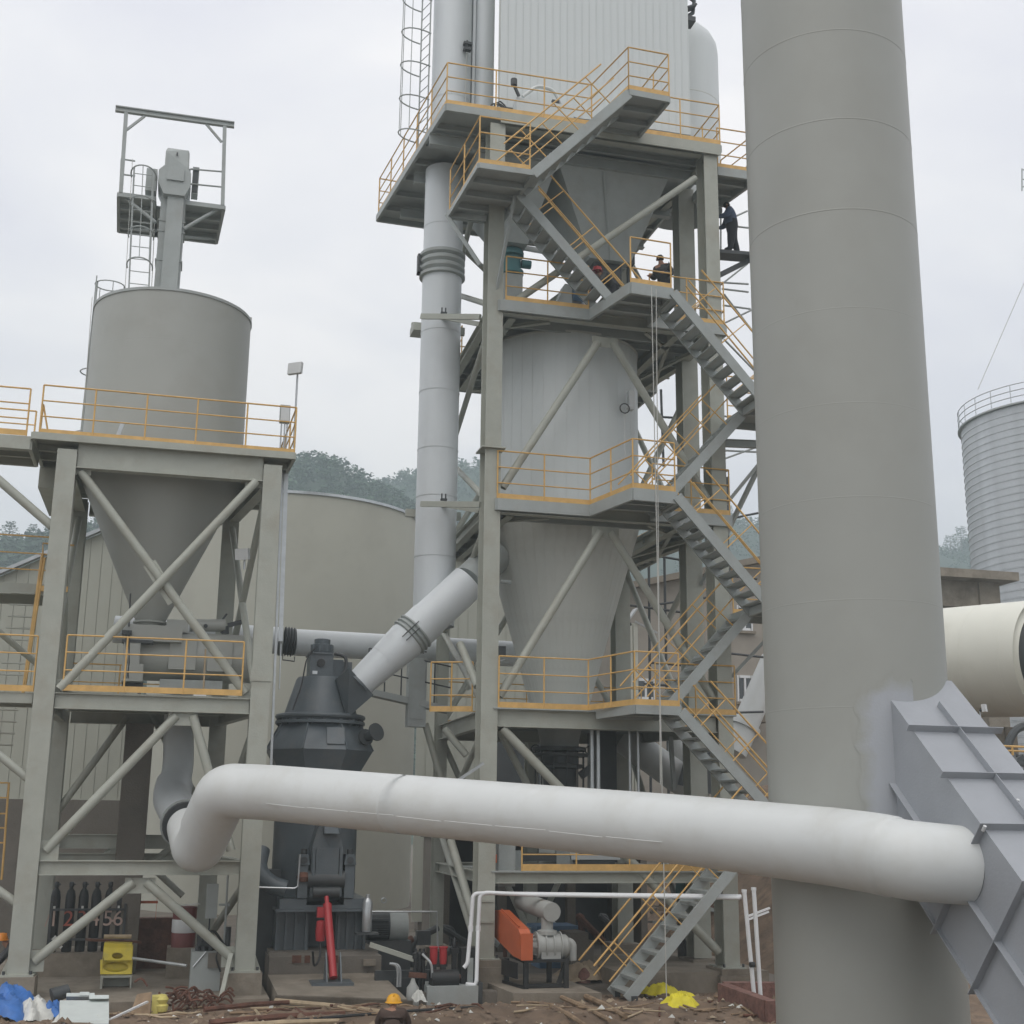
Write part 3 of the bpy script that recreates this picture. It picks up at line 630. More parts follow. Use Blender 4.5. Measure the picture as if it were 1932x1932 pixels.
for (x, s) in ((xm + .03, 2.25), (XL - .06, 2.76)): part('bolt', LAMPW, t, lambda b: b.tube(dpt(x, s, -.02), dpt(x, s, -.1), .022, 8))
part('support_leg', PRIMER, t, lambda b: b.box((XL + .3, 11.2, -.1), (XL + .5, 11.4, .2)), smooth=False)

WP = [(.3, 30.4, 3.75), (.42, 29.55, 3.64), (.70, 27.95, 3.10), (1.09, 26.35, 4.30), (1.9, 25.9, 4.285), (5.75, 21.77, 3.93), (7.76, 18.96, 3.72), (9.17, 15.2, 3.47), (9.45, 14.45, 3.36), (10.15, 14.55, 3.32)]
t = thing('white_pipe', 'long fat white insulated pipe crossing the foreground from the hopper tower to the flue duct', 'pipe', (5.7, 21.8, 3.9))
rW = .525
part('elbow', WHITE, t, lambda b: b.path([at(352, 1560, d=27.7), (.68, 27.85, 3.14), (.98, 26.6, 4.1)], [.42, .51, rW], 40, bend=.28, bn=10, cap=False))
part('pipe_run', WHITE, t, lambda b: b.path([(.80, 27.33, 3.59), (1.06, 26.25, 4.32), (1.9, 25.6, 4.28), WP[5], WP[6], (8.93, 16.2, 3.53)], rW, 48, bend=.28, bn=8, cap=False))
part('end_elbow', WHITE, t, lambda b: b.path([(8.91, 16.25, 3.532), (9.16, 15.62, 3.47), (9.33, 15.22, 3.40), (10.12, 15.12, 3.34)], [rW, rW, .505, .50], 48, bend=.42, bn=10, cap=False))
dirp = (V(*WP[6]) - V(*WP[5])).normalized()
for f in (.36,):
    p = V(1.9, 25.6, 4.28).lerp(V(*WP[6]), f); part('lap_band', WHITE, t, lambda b: b.path([p - dirp * .03, p + dirp * .03], rW + .002, 48, cap=False))
sd_ = dirp.cross(V(0, 0, 1)).normalized(); sv = (-sd_ if sd_.y > 0 else sd_)
off = sv * (rW * .93) + V(0, 0, -rW * .36); off *= (rW + .004) / off.length
def seam(b):
    P0, P1 = V(2.2, 25.27, 4.26), V(*WP[6])
    for k in range(8): b.path([P0.lerp(P1, k / 8) + off, P0.lerp(P1, (k + .93) / 8) + off * 1.002 + V(0, 0, .012 * (k % 3 - 1))], .006, 5)
part('lap_seam', WHITE, t, seam)
# grey upstream pipe inside the hopper tower
t = thing('grey_riser_pipe', 'dull grey riser pipe with a clamped flange feeding the white pipe', 'pipe', (.2, 30, 4))
fl = at(350, 1556, d=27.9); fdir = (at(350, 1556, d=27.9) - at(322, 1508, d=30.2)).normalized()
part('pipe', DUCT, t, lambda b: b.path([fl, at(322, 1504, d=30.4), at(337, 1452, d=31.2), at(337, 1300, d=32)], [.43, .44, .37, .34], 28, bend=.45, cap=False))
for q in (0, -.16): part('clamp_ring', DARK, t, lambda b: b.path([fl + fdir * (q - .05), fl + fdir * (q + .03)], .5, 28))
part('flange', STEELG, t, lambda b: b.path([fl + fdir * -.1, fl + fdir * -.06], .54, 28))

# ================================================================== LEFT HOPPER TOWER
LX0, LX1, LY0, LY1, LZ = -2.71, 1.83, 29.0, 33.8, 12.08
t = lt = thing('hopper_tower', 'grey steel frame tower carrying the hopper silo on the left', 'tower', (-.4, 31, 0))
def hcol(b, x, y, z0, z1, wf=.42, dp=.45):
    b.box((x - wf / 2, y, z0), (x + wf / 2, y + .03, z1)); b.box((x - wf / 2, y + dp - .03, z0), (x + wf / 2, y + dp, z1)); b.box((x - .015, y + .031, z0), (x + .015, y + dp - .031, z1))
for x in (LX0, LX1):
    for y in (LY0, LY1):
        xx = x if y == LY0 else (-2.75 if x == LX0 else 1.12)
        c = part('column', STEEL, t, lambda b: hcol(b, xx, y, .62, LZ - .32, dp=.42), smooth=False)
        part('base_plate', STEEL, t, lambda b: b.box((xx - .32, y - .12, .6), (xx + .32, y + .55, .64)), smooth=False)
        part('footing', CONC, t, lambda b: b.box((xx - .36, y - .18, -.04), (xx + .36, y + .62, .598)), smooth=False)
        for q in (-1, 1): part('gusset', STEEL, t, lambda b: b.prism([(xx + q * .22, y + .2, .642), (xx + q * .34, y + .2, .642), (xx + q * .215, y + .2, .95)], (0, .02, 0)), smooth=False)
def hbeam(name, a, b2, h, wf=.2): return part(name, STEEL, t, lambda b: b.ibar(a, b2, wf, h, .02), smooth=False)
zB2, zB3 = 6.36, 2.88
hbeam('beam', (LX0 + .22, LY0 + .12, zB2 - .17), (LX1 - .22, LY0 + .12, zB2 - .17), .34)
hbeam('beam', (LX0 + .22, LY0 + .12, zB3 - .15), (LX1 - .22, LY0 + .12, zB3 - .15), .3)
hbeam('beam', (LX0 + .22, LY1 + .12, zB2 - .17), (1.12 - .22, LY1 + .12, zB2 - .17), .34)
hbeam('beam', (LX0 + .22, LY1 + .12, zB3 - .15), (1.12 - .22, LY1 + .12, zB3 - .15), .3)
for x, xr in ((LX0, LX0), (LX1, 1.12)):
    for z in (zB2, zB3): hbeam('beam', (x, LY0 + .46, z - .17), (xr, LY1 - .02, z - .17), .3)
hbeam('deck_girder', (LX0 + .22, LY0 + .12, 11.66), (LX1 - .22, LY0 + .12, 11.66), .62, .26)
hbeam('deck_girder', (LX0 + .22, LY1 + .12, 11.66), (1.12 - .22, LY1 + .12, 11.66), .62, .26)
hbeam('deck_girder', (LX0, LY0 + .46, 11.66), (LX0, LY1 - .02, 11.66), .5, .26)
hbeam('deck_girder', (LX1, LY0 + .46, 11.66), (1.2, LY1 - .02, 11.66), .5, .26)
def brace(tt, a, b2, r=.1, m=STEEL, name='brace'): return part(name, m, tt, lambda b: b.tube(a, b2, r, 12))
YB = LY0 + .16
P_ = lambda x, y, Y=YB: at(x, y, Y=Y)
brace(t, P_(153, 890), P_(463, 1308)); brace(t, P_(484, 908, YB - .13), P_(112, 1300, YB - .13))
brace(t, P_(333, 1350), P_(86, 1605)); brace(t, P_(364, 1350), P_(436, 1605))
brace(t, P_(252, 1664), P_(64, 1814)); brace(t, P_(276, 1664), P_(436, 1806))
for (x, y, ww, hh) in ((346, 1343, .62, .3), (265, 1656, .62, .32)):
    p = P_(x, y); part('gusset_plate', STEEL, t, lambda b: b.box((p.x - ww / 2, YB - .01, p.z - hh), (p.x + ww / 2, YB + .01, p.z)), smooth=False)
for (x, y, q) in ((155, 880, 1), (480, 905, -1), (112, 1300, 1), (466, 1308, -1), (92, 1606, 1), (64, 1814, 1), (436, 1806, -1)):
    p = P_(x, y); part('gusset_plate', STEEL, t, lambda b: b.box((p.x - .2, YB - .012, p.z - .2), (p.x + .2, YB + .012, p.z + .22)), smooth=False)
p = P_(305, 1099); part('gusset_plate', STEEL, t, lambda b: b.bar(p + V(-.3, 0, .42), p + V(.3, 0, -.42), .02, .3, (1, 0, .7)), smooth=False)
YR = LY1 + .16
brace(t, P_(240, 1352, YR), P_(98, 1545, YR), .09); brace(t, P_(285, 1345, YR), P_(378, 1520, YR), .09)
brace(t, P_(340, 1585, YR), P_(250, 1660, YR), .09)
for (a, b2) in (((LX1 - .1, 29.5, 11.2), (1.15, 33.7, 6.6)), ((1.15, 33.7, 11.2), (LX1 - .1, 29.5, 6.6)), ((LX1, 29.4, 6.0), (1.15, 33.7, 3.0)), ((LX0, 29.4, 11.2), (LX0, 33.7, 6.6)), ((LX0, 33.7, 11.2), (LX0, 29.4, 6.6)), ((LX1, 29.5, 2.5), (1.15, 33.6, .8))): brace(t, a, b2, .085)
part('inner_column', CONCD, t, lambda b: b.box((-1.12, 33.0, -.04), (-.46, 33.66, 6.0)), smooth=False)
rz1 = at(200, 1574, Y=34.2).z
hbeam('beam', (LX0 + .2, 34.05, rz1 - .17), (1.0, 34.05, rz1 - .17), .34)
for (x0, y0, x1, y1) in ((213, 1601, 172, 1640), (248, 1601, 345, 1690), (352, 1600, 310, 1645)): brace(t, P_(x0, y0, 34.1), P_(x1, y1, 34.1), .08)
part('gusset_plate', STEEL, t, lambda b: b.box((at(210, 1601, Y=34.0).x, 34.0, rz1 - .6), (at(265, 1601, Y=34.0).x, 34.02, rz1 - .34)), smooth=False)
def bolt(tt, p, r=.03): return part('bolt', DARK, tt, lambda b: b.tube(p, V(*p) + V(0, 0, .07), r, 6))
for x in (LX0, LX1):
    for (dx_, dy_) in ((-.26, -.07), (.26, -.07), (-.26, .48), (.26, .48)): bolt(t, (x + dx_, LY0 + dy_, .642))
part('splice_plate', STEEL, t, lambda b: b.box((LX1 - .24, LY0 - .02, 6.75), (LX1 + .24, LY0 - .002, 7.05)), smooth=False)
# deck
jy = [29.8, 30.6, 31.4, 32.2, 33.0, 33.6]
dfl, dfr = V(-3.46, 28.95, 0), V(2.30, 28.95, 0)
deck(t, [dfl, dfr, (2.05, 34.4, 0), (-3.5, 34.4, 0)], LZ, .16, jy=jy, m=STEEL)
# walkway going out of frame on the left
deck(t, [(-9, 29.1, 0), (-3.51, 29.1, 0), (-3.51, 30.6, 0), (-9, 30.6, 0)], LZ - .08, .3, jy=[29.6, 30.2], name='walkway_plate', m=STEEL)
brace(t, P_(-80, 838), P_(98, 993)); brace(t, P_(-60, 1378), P_(55, 1470), .09); brace(t, P_(-40, 1160), P_(74, 1256, 30.5), .07); brace(t, P_(-60, 1640), P_(34, 1706), .09)
deck(t, [(-9, 29.2, 0), (-2.95, 29.2, 0), (-2.95, 30.4, 0), (-9, 30.4, 0)], zB2 - .02, .22, jy=[29.8], name='walkway_plate', m=STEEL)
d4 = P_(0, 1105, 31.6).z
deck(t, [(-9, 31.4, 0), (-2.95, 31.4, 0), (-2.95, 33, 0), (-9, 33, 0)], d4 + .05, .26, name='walkway_plate', m=STEEL)
deck(t, [(LX0 + .2, LY0 + .24, 0), (LX1 - .2, LY0 + .24, 0), (1.1, 34, 0), (LX0 + .2, 34, 0)], zB2 + .035, .04, jy=[30.2, 31.3, 32.4], m=STEEL, edge=False)
# fascia under-ledge at the left back
part('eave_channel', STEEL, t, lambda b: b.box((-3.5, 31.2, 11.35), (-2.96, 34.3, 11.85)), smooth=False)
G1 = 'orange guardrails of the hopper tower'
guardrail('orange guardrail round the hopper silo deck', [at(74, 818, Y=28.97), at(555, 857, Y=28.97) + V(0, 0, 0), (2.2, 34.2, LZ)], step=1.18, h=1.14, levels=(1, .68, .36), toe=.12, group=G1)
guardrail('orange guardrail of the walkway leaving left at hopper deck level', [(-8.8, 29.12, LZ - .06), (-3.62, 29.12, LZ - .06)], h=1.1, levels=(1, .68, .36), group=G1)
guardrail('second rail line of the left walkway behind the first', [(-8.8, 30.5, LZ - .06), (-3.62, 30.5, LZ - .06)], h=1.0, levels=(1, .66, .33), toe=0, group=G1)
part('corner_stay', ORANGE, lt, lambda b: b.path([at(82, 763, Y=29.1), at(90, 812, Y=29.1)], .02, 6).path([at(82, 763, Y=29.1), at(76, 812, Y=29.1)], .02, 6))
guardrail('orange guardrail across the lower hopper tower floor', [at(118, 1303, Y=28.98) - V(.0, 0, 0), at(455, 1313, Y=28.98)], h=1.2, levels=(1, .69, .37), step=1.22, group=G1)
guardrail('orange guardrail of the lower walkway at the left edge', [(-8.8, 29.1, zB2), (-2.95, 29.1, zB2)], h=1.2, levels=(1, .68, .36), step=1.6, group=G1)
guardrail('thin far guardrail behind the cone on the left', [(-8.8, 31.45, d4 + .05), (-3.0, 31.45, d4 + .05)], h=1.15, levels=(1, .64, .3), toe=0, step=1.5, group=G1)
guardrail('back guardrail of the lower hopper tower floor', [(-2.6, 33.9, zB2), (1.0, 33.9, zB2)], h=1.15, levels=(1, .6, .3), toe=.1, step=1.2, group=G1)
lad = thing('orange_ladder', 'orange ladder with steps hanging left of the hopper tower column', 'ladder', at(40, 1320, Y=31.2))
for (xa, ya, xb, yb) in ((80, 1046, 40, 1330), (84, 1052, 46, 1300)): part('ladder_rail', ORANGE, lad, lambda b: b.tube(at(xa, ya, Y=31.3), at(xb, yb, Y=31.3), .035, 6))
for k in range(14):
    y = 1120 + k * 22; xl = 72 - (y - 1080) * .145
    part('step', STEEL, lad, lambda b: b.tube(at(xl, y, Y=31.3), at(xl - 45, y - 2, Y=31.3), .022, 5))
part('landing_gate', ORANGE, lad, lambda b: b.path([at(81, 1046, Y=31.3), at(81, 1025, Y=31.3), at(140, 1029, Y=31.3)], .022, 6).bar(at(72, 1110, Y=31.3), at(128, 1112, Y=31.3), .03, .13))
l2 = thing('low_orange_ladder', 'small orange ladder at the left edge near the ground', 'ladder', at(5, 1590, Y=31))
for x in (-8, 17): part('ladder_rail', ORANGE, l2, lambda b: b.path([at(x, 1476, Y=31), at(x - 5, 1540, Y=31), at(x - 9, 1600, Y=31), at(x - 14, 1660, Y=31)], .025, 6))
for y in (1477, 1505, 1535, 1562, 1590): part('rung', ORANGE, l2, lambda b: b.tube(at(-12, y, Y=31), at(15 - (y - 1476) * .08, y, Y=31), .018, 5))

# hopper silo + cone
SX, SY, SR = -.70, 31.45, 1.92
t = hs = thing('hopper_silo', 'round grey hopper silo with a long cone on the left tower', 'silo', (SX, SY, LZ))
zT = 16.06
part('shell', SILO, t, lambda b: b.lathe((SX, SY, 0), [(SR, LZ + .01), (SR, zT)], 72, cap=False))
part('roof', SILO, t, lambda b: b.lathe((SX, SY, 0), [(SR - .01, zT - .02), (.001, zT + .1)], 48, cap=False))
part('rim', STEELG, t, lambda b: b.lathe((SX, SY, 0), [(SR - .01, zT - .05), (SR + .025, zT - .05), (SR + .025, zT + .02), (SR - .01, zT + .02)], 72, cap=False))
for z in (13.4, 14.8): part('weld_seam', SILO, t, lambda b: b.lathe((SX, SY, 0), [(SR - .001, z - .01), (SR + .0025, z), (SR - .001, z + .01)], 72, cap=False))
part('cone', SILO, t, lambda b: b.lathe((SX, SY, 0), [(.34, 8.3), (1.9, 11.75), (SR, 11.9), (SR, LZ - .04)], 64, cap=False))
part('outlet', SILO, t, lambda b: b.lathe((SX, SY, 0), [(.34, 8.31), (.30, 8.25), (.30, 7.7)], 24, cap=False))
for z in (8.28, 8.08, 7.9): part('flange', SILO, t, lambda b: b.lathe((SX, SY, 0), [(.28, z - .02), (.4, z - .02), (.4, z + .02), (.28, z + .02)], 24))
for z in (12.9, 14.5, 16.85):
    cx_, cy_ = SX - SR + (.14 if z < 16 else .30), SY + .25
    part('ladder_hoop', STEELG, t, lambda b: b.path([(cx_ + .36 * math.cos(q), cy_ + .34 * math.sin(q), z) for q in [2 * math.pi * i / 20 for i in range(21)]], .017, 5))
for dy in (-.2, .2): part('ladder_rail', STEELG, t, lambda b: b.tube((SX - SR - .06, SY + .25 + dy, LZ), (SX - SR - .02, SY + .25 + dy, 17.0), .018, 5))
for k in range(4): q = 1.2 + k * 1.3; part('ladder_strap', STEELG, t, lambda b: b.tube((SX - SR + .30 + .34 * math.cos(q + 1.2), SY + .25 + .34 * math.sin(q + 1.2), zT), (SX - SR + .30 + .34 * math.cos(q + 1.2), SY + .25 + .34 * math.sin(q + 1.2), 16.85), .012, 5))
cab = at(160, 800, Y=SY - .5); part('cable', ROPE, t, lambda b: b.tube(at(174, 560, Y=31.3), at(157, 790, Y=31.3), .008, 4))
for (px, py) in ((205, 580), (471, 603), (462, 680)):
    p = at(px, py, Y=SY); part('lug', SILO, t, lambda b: b.box((p.x - .05, SY - .1, p.z - .12), (p.x + .05, SY + .1, p.z + .03)), smooth=False)
p = at(222, 822, Y=29.35); tag(part('prop_lever', GALV, None, lambda b: b.bar(at(222, 824, Y=29.35), at(232, 797, Y=29.35), .05, .09)), 'short galvanised lever standing on the hopper deck', 'lever')
# bucket elevator above the silo
EY = 32.55
t = thing('bucket_elevator', 'grey bucket elevator head with platform and ladder above the hopper silo', 'elevator', (-1, EY, 14))
a0, a1 = at(290, 545, Y=EY), at(338, 545, Y=EY)
zt = at(330, 372, Y=EY).z
part('leg_casing', STEELG, t, lambda b: b.box((a0.x, EY, 16.1), (a1.x, EY + .5, zt)).box((a0.x + .17, EY - .16, 16.1), (a1.x - .05, EY - .003, zt + .15)), smooth=False)
for y in (415, 435, 490): p = at(305, y, Y=EY); part('flange', STEELG, t, lambda b: b.box((a0.x - .03, EY - .02, p.z - .02), (a1.x + .03, EY + .58, p.z + .02)), smooth=False)
h0, h1 = at(305, 372, Y=EY), at(352, 372, Y=EY); ht = at(330, 284, Y=EY).z; hm = at(330, 322, Y=EY).z; hc = (h0.x + h1.x) / 2
part('head', STEELG, t, lambda b: b.prism([(h0.x - .12, EY - .25, h0.z + .35), (h0.x + .05, EY - .25, h0.z), (h1.x - .05, EY - .25, h0.z), (h1.x + .08, EY - .25, h0.z + .3), (h1.x + .08, EY - .25, hm - .15), (h1.x - .02, EY - .25, hm), (h0.x + .02, EY - .25, hm), (h0.x - .12, EY - .25, hm - .15)], (0, .95, 0)), smooth=False)
part('head_cap', STEELG, t, lambda b: b.prism([(h0.x + .02, EY - .2, hm + .003), (h1.x, EY - .2, hm + .003), (h1.x, EY - .2, ht - .15), (h1.x - .03, EY - .1, ht), (h0.x + .06, EY - .1, ht), (h0.x + .02, EY - .2, ht - .15)], (0, .8, 0)), smooth=False)
part('inspection_door', STEELG, t, lambda b: b.box((hc - .22, EY - .3, h0.z + .4), (hc + .22, EY - .252, hm - .08)), smooth=False)
part('handle', DARK, t, lambda b: b.box((hc - .02, EY - .24, ht - .25), (hc + .02, EY - .203, ht - .17)), smooth=False)
p = at(366, 372, Y=EY + .3); q = at(372, 322, Y=EY + .3)
part('motor', STEELG, t, lambda b: b.box((p.x - .08, EY + .1, p.z), (p.x + .09, EY + .45, q.z)), smooth=False); part('motor_cover', DARK, t, lambda b: b.box((p.x - .06, EY + .07, p.z + .04), (p.x + .07, EY + .097, q.z - .05)), smooth=False)
p = at(285, 350, Y=EY + .3); part('bearing', STEELG, t, lambda b: b.box((p.x - .13, EY, p.z - .3), (p.x + .15, EY + .5, p.z + .35)), smooth=False)
py = 32.6; pz = at(224, 363, Y=py).z; pl, pr = at(224, 363, Y=py).x, at(423, 390, Y=py).x
xl_, xr_ = at(292, 372, Y=py).x, at(349, 380, Y=py).x
for (u0, u1, v0, v1) in ((pl, xl_, at(224, 432, Z=pz).x, xl_ + .02), (xr_, pr, xr_ - .02, at(409, 452, Z=pz).x)): deck(t, [(u0, py, 0), (u1, py, 0), (v1, 34.85, 0), (v0, 34.85, 0)], pz, .12, jy=[33.2, 33.8, 34.4], name='platform_plate')
deck(t, [(xl_ + .03, 33.15, 0), (xr_ - .03, 33.15, 0), (xr_ - .03, 34.85, 0), (xl_ + .03, 34.85, 0)], pz, .12, name='platform_plate')
for (x0, y0, x1, y1) in ((232, 366, 294, 420), (416, 388, 346, 432)):
    brace(t, at(x0, y0 + 4, Y=py + .15), at(x1, y1, Y=EY), .05, STEELG); brace(t, at(x0, y0 + 4, Y=py + .15) + V(0, 2.0, 0), at(x1, y1, Y=EY) + V(0, .5, 0), .05, STEELG)
gl, gr = at(218, 205, Y=py), at(442, 236, Y=py); 
part('hoist_beam', STEELG, t, lambda b: b.ibar(gl, gr, .12, .16, .03), smooth=False)
for (xt, yt, xb, yb) in ((238, 213, 228, 364), (424, 238, 420, 388)): part('hoist_post', STEELG, t, lambda b: b.bar(at(xt, yt, Y=py), at(xb, yb, Y=py), .1, .1), smooth=False)
for (x0, y0, x1, y1) in ((273, 219, 239, 245), (389, 234, 418, 268)): part('knee_brace', STEELG, t, lambda b: b.bar(at(x0, y0, Y=py), at(x1, y1, Y=py), .06, .06), smooth=False)
for (xa, ya, xb, yb) in ((229, 300, 255, 304), (229, 329, 255, 332), (359, 319, 420, 324), (359, 347, 420, 353)): part('platform_rail', STEELG, t, lambda b: b.tube(at(xa, ya, Y=py), at(xb, yb, Y=py), .025, 5))
for (xa, ya, xb, yb) in ((358, 319, 355, 376), (229, 300, 226, 360)): part('platform_post', STEELG, t, lambda b: b.tube(at(xa, ya, Y=py), at(xb, yb, Y=py), .025, 5))
cage_ladder(t, at(262, 548, Y=32.4), at(272, 318, Y=32.4), .5, .86)
part('cable', ROPE, t, lambda b: b.tube(at(236, 545, Y=32.4), at(250, 300, Y=32.4), .008, 4).tube(at(286, 545, Y=33), at(296, 330, Y=33), .01, 4))
floodlight('white floodlight on a tall thin mast on the hopper deck', at(554, 845, Y=31.2), (at(560, 703, Y=31.2) - at(554, 845, Y=31.2)).z, (-.6, -.8, .1), .3)
p = at(536, 798, Y=31); t = thing('control_box', 'grey control box on a post at the right end of the hopper deck', 'cabinet', (p.x, 31, LZ))
part('cabinet', STEELG, t, lambda b: b.box((p.x - .12, 30.9, p.z), (p.x + .13, 31.08, at(536, 766, Y=31).z)), smooth=False)
part('door', LAMPW, t, lambda b: b.box((p.x - .1, 30.885, p.z + .03), (p.x + .11, 30.897, at(536, 768, Y=31).z - .03)), smooth=False)
for q in (-.06, .02, .08): part('conduit', GALV, t, lambda b: b.tube((p.x + q, 31, LZ), (p.x + q, 31, p.z), .02, 6))
part('stay', ORANGE, t, lambda b: b.tube((p.x - .35, 31, LZ), (p.x, 31, LZ + .7), .02, 5))
# cable tray strip on the right column
t = thing('cable_tray', 'bright galvanised cable tray running down beside the right hopper tower column', 'cable tray', (2.2, 30.2, 2))
part('tray', GALV, t, lambda b: b.bar(at(511, 1448, Y=30.2), at(533, 893, Y=30.2), .14, .05, (1, 0, 0)).bar(at(529, 1210, Y=30.1), at(540, 894, Y=30.1), .05, .1, (1, 0, 0)), smooth=False)
part('flap', GALV, t, lambda b: b.bar(at(527, 1300, Y=30.15), at(530, 1215, Y=30.15), .12, .02, (1, 0, 0)), smooth=False)
part('conduit', DARK, t, lambda b: b.path([at(500, 1440, Y=30.3), at(514, 1180, Y=30.3), at(516, 1165, Y=30.3)], .02, 5))
p = at(462, 1050, Y=29.9); floodlight('floodlight clamped beside the right hopper tower column', (p.x, 29.9, p.z - .3), .3, (-.5, -.8, -.2), .26)
p = at(205, 0, Y=30)

# feeder machine on the lower floor
t = thing('feeder', 'grey horizontal drum feeder with box covers under the hopper cone', 'feeder', (-.3, 31.4, 6.4))
FY = 31.4
fa, fb = at(250, 1240, Y=FY), at(460, 1240, Y=FY); fzt = at(300, 1192, Y=FY).z; fzb = at(300, 1285, Y=FY).z; fz = (fzt + fzb) / 2; fr = (fzt - fzb) / 2
part('drum', SILO, t, lambda b: b.path([(fa.x - .2, FY, fz), (fb.x + .3, FY, fz)], fr, 40))
def fbox(n, x0, y0, x1, y1, Y, dep=.5, m=SILO):
    A, B = at(x0, y1, Y=Y), at(x1, y0, Y=Y); return part(n, m, t, lambda b: b.box((A.x, Y, A.z), (B.x, Y + dep, B.z)), smooth=False)
fbox('top_cover', 230, 1182, 345, 1207, FY - .75, 1.4); fbox('front_box', 230, 1208, 266, 1262, FY - .8, .6); fbox('side_box', 228, 1253, 271, 1284, FY - .95, .5)
fbox('panel', 317, 1207, 372, 1262, FY - .62, .3); fbox('panel', 390, 1210, 440, 1266, FY - .62, .3); fbox('cover_lip', 230, 1208, 289, 1211, FY - .82, .3, DARK)
fbox('upper_box', 313, 1170, 356, 1192, FY - .3, .6); fbox('base_frame', 300, 1285, 420, 1302, FY - .5, 1.0, STEELG); fbox('dark_opening', 229, 1284, 270, 1298, FY - .6, .4, DARK)
part('screw_tube', SILO, t, lambda b: b.path([at(358, 1180, Y=FY), at(425, 1180, Y=FY)], .15, 20)); part('tube_end', DARK, t, lambda b: b.tube(at(388, 1181, Y=FY - .16), at(388, 1181, Y=FY - .14), .05, 12))
part('drive', DARK, t, lambda b: b.tube(at(425, 1196, Y=FY), at(425, 1182, Y=FY), .09, 12).bar(at(430, 1180, Y=FY), at(462, 1172, Y=FY), .12, .1).path([at(418, 1195, Y=FY), at(418, 1172, Y=FY), at(428, 1158, Y=FY)], .025, 6))
part('cable_bundle', DARK, t, lambda b: [b.path([at(236 + i * 3, 1190, Y=29.8), at(240 + i * 2 - (i % 2) * 3, 1250, Y=29.8), at(233 + i * 3, 1280, Y=29.8)], .012, 4) for i in range(4)])
p = at(243, 1160, Y=30.6); part('hanging_cable', DARK, t, lambda b: b.tube(at(246, 1120, Y=30.6), at(243, 1182, Y=30.6), .02, 5).box((p.x - .12, 30.5, at(243, 1198, Y=30.6).z), (p.x + .1, 30.7, at(243, 1190, Y=30.6).z)))
p = at(378, 1299, Y=29.6); tag(part('tray', PVC, None, lambda b: b.box((p.x - .14, 29.6, zB2 + .05), (p.x + .14, 29.9, zB2 + .12))), 'small white tray lying on the lower hopper tower floor', 'tray')
tag(part('wooden_pole', STICK, None, lambda b: b.tube(at(384, 1300, Y=29.7), at(388, 1225, Y=29.9), .022, 6)), 'thin stick leaning against the feeder on the hopper tower floor', 'stick')

# ================================================================== MAIN PREHEATER TOWER
z4, z3, z2, z1, z0 = 21.71, 16.49, 11.35, 6.34, 2.67
MXL, MXR, MY0, MY1 = 7.085, 13.03, 29.0, 35.0
mt = t = thing('steel_tower', 'tall open steel frame tower with five floors in the middle', 'tower', (10, 32, 0))
def mcol(x, y, z0_, z1_, wf=.40, dp=.55): return part('column', STEEL, mt, lambda b: hcol(b, x, y, z0_, z1_, wf, dp), smooth=False)
mcol(MXL, MY0, .78, z4 - .31); mcol(MXR, MY0, .5, z4 - .31, .39); mcol(13.12, 30.95, .5, z4 - .31, .46, .5)
mcol(7.22, MY1, .5, z4 - .31, .3, .4); mcol(12.55, MY1, .5, z4 - .31, .45, .5); mcol(9.9, MY1 + .2, .3, z1, .3, .4)
for (x, y, wz, ww) in ((MXL, MY0, .77, .46), (MXR, MY0, .48, .42), (13.12, 30.95, .48, .4), (12.55, MY1, .48, .45), (7.22, MY1, .48, .4)):
    part('pedestal', CONC, mt, lambda b: b.box((x - ww, y - .25, -.04), (x + ww, y + .8, wz - .14)).box((x - ww + .06, y - .19, wz - .138), (x + ww - .06, y + .74, wz - .003)), smooth=False)
part('splice_plate', STEEL, mt, lambda b: b.box((MXL - .3, MY0 - .1, at(900, 842, Y=29).z - .02), (MXL + .3, MY0 + .6, at(900, 842, Y=29).z + .015)), smooth=False)
for (x, wz) in ((MXL, .77), (MXR, .48)):
    part('base_plate', STEEL, mt, lambda b: b.box((x - .3, MY0 - .12, wz - .001), (x + .3, MY0 + .66, wz + .03)), smooth=False)
    for q in (-.24, .24): part('bolt', DARK, mt, lambda b: b.tube((x + q, MY0 - .07, wz + .03), (x + q, MY0 - .07, wz + .1), .03, 6))
for z in (2.0, 1.55): part('column_clip', STEEL, mt, lambda b: b.box((MXL - .16, MY0 - .03, z), (MXL + .16, MY0 - .003, z + .06)), smooth=False)
def mb(name, a, b2, h, wf=.2, m=STEEL): return part(name, m, mt, lambda b: b.ibar(a, b2, wf, h, .022), smooth=False)
XA, XB = MXL + .21, MXR - .21
for z, h in ((z1, .4), (z2, .30), (z3, .28), (z4, .30), (z0, .24)):
    mb('beam', (XA, MY0 + .13, z - h / 2 - .034), (XB, MY0 + .13, z - h / 2 - .034), h)
    mb('beam', (7.4, MY1 + .15, z - h / 2 - .034), (12.3, MY1 + .15, z - h / 2 - .034), h)
    mb('beam', (MXL, MY0 + .57, z - h / 2 - .034), (7.22, MY1 - .02, z - h / 2 - .034), h)
    mb('beam', (MXR, MY0 + .57, z - h / 2 - .034), (MXR, 30.93, z - h / 2 - .034), h); mb('beam', (13.1, 31.47, z - h / 2 - .034), (12.6, MY1 - .02, z - h / 2 - .034), h)
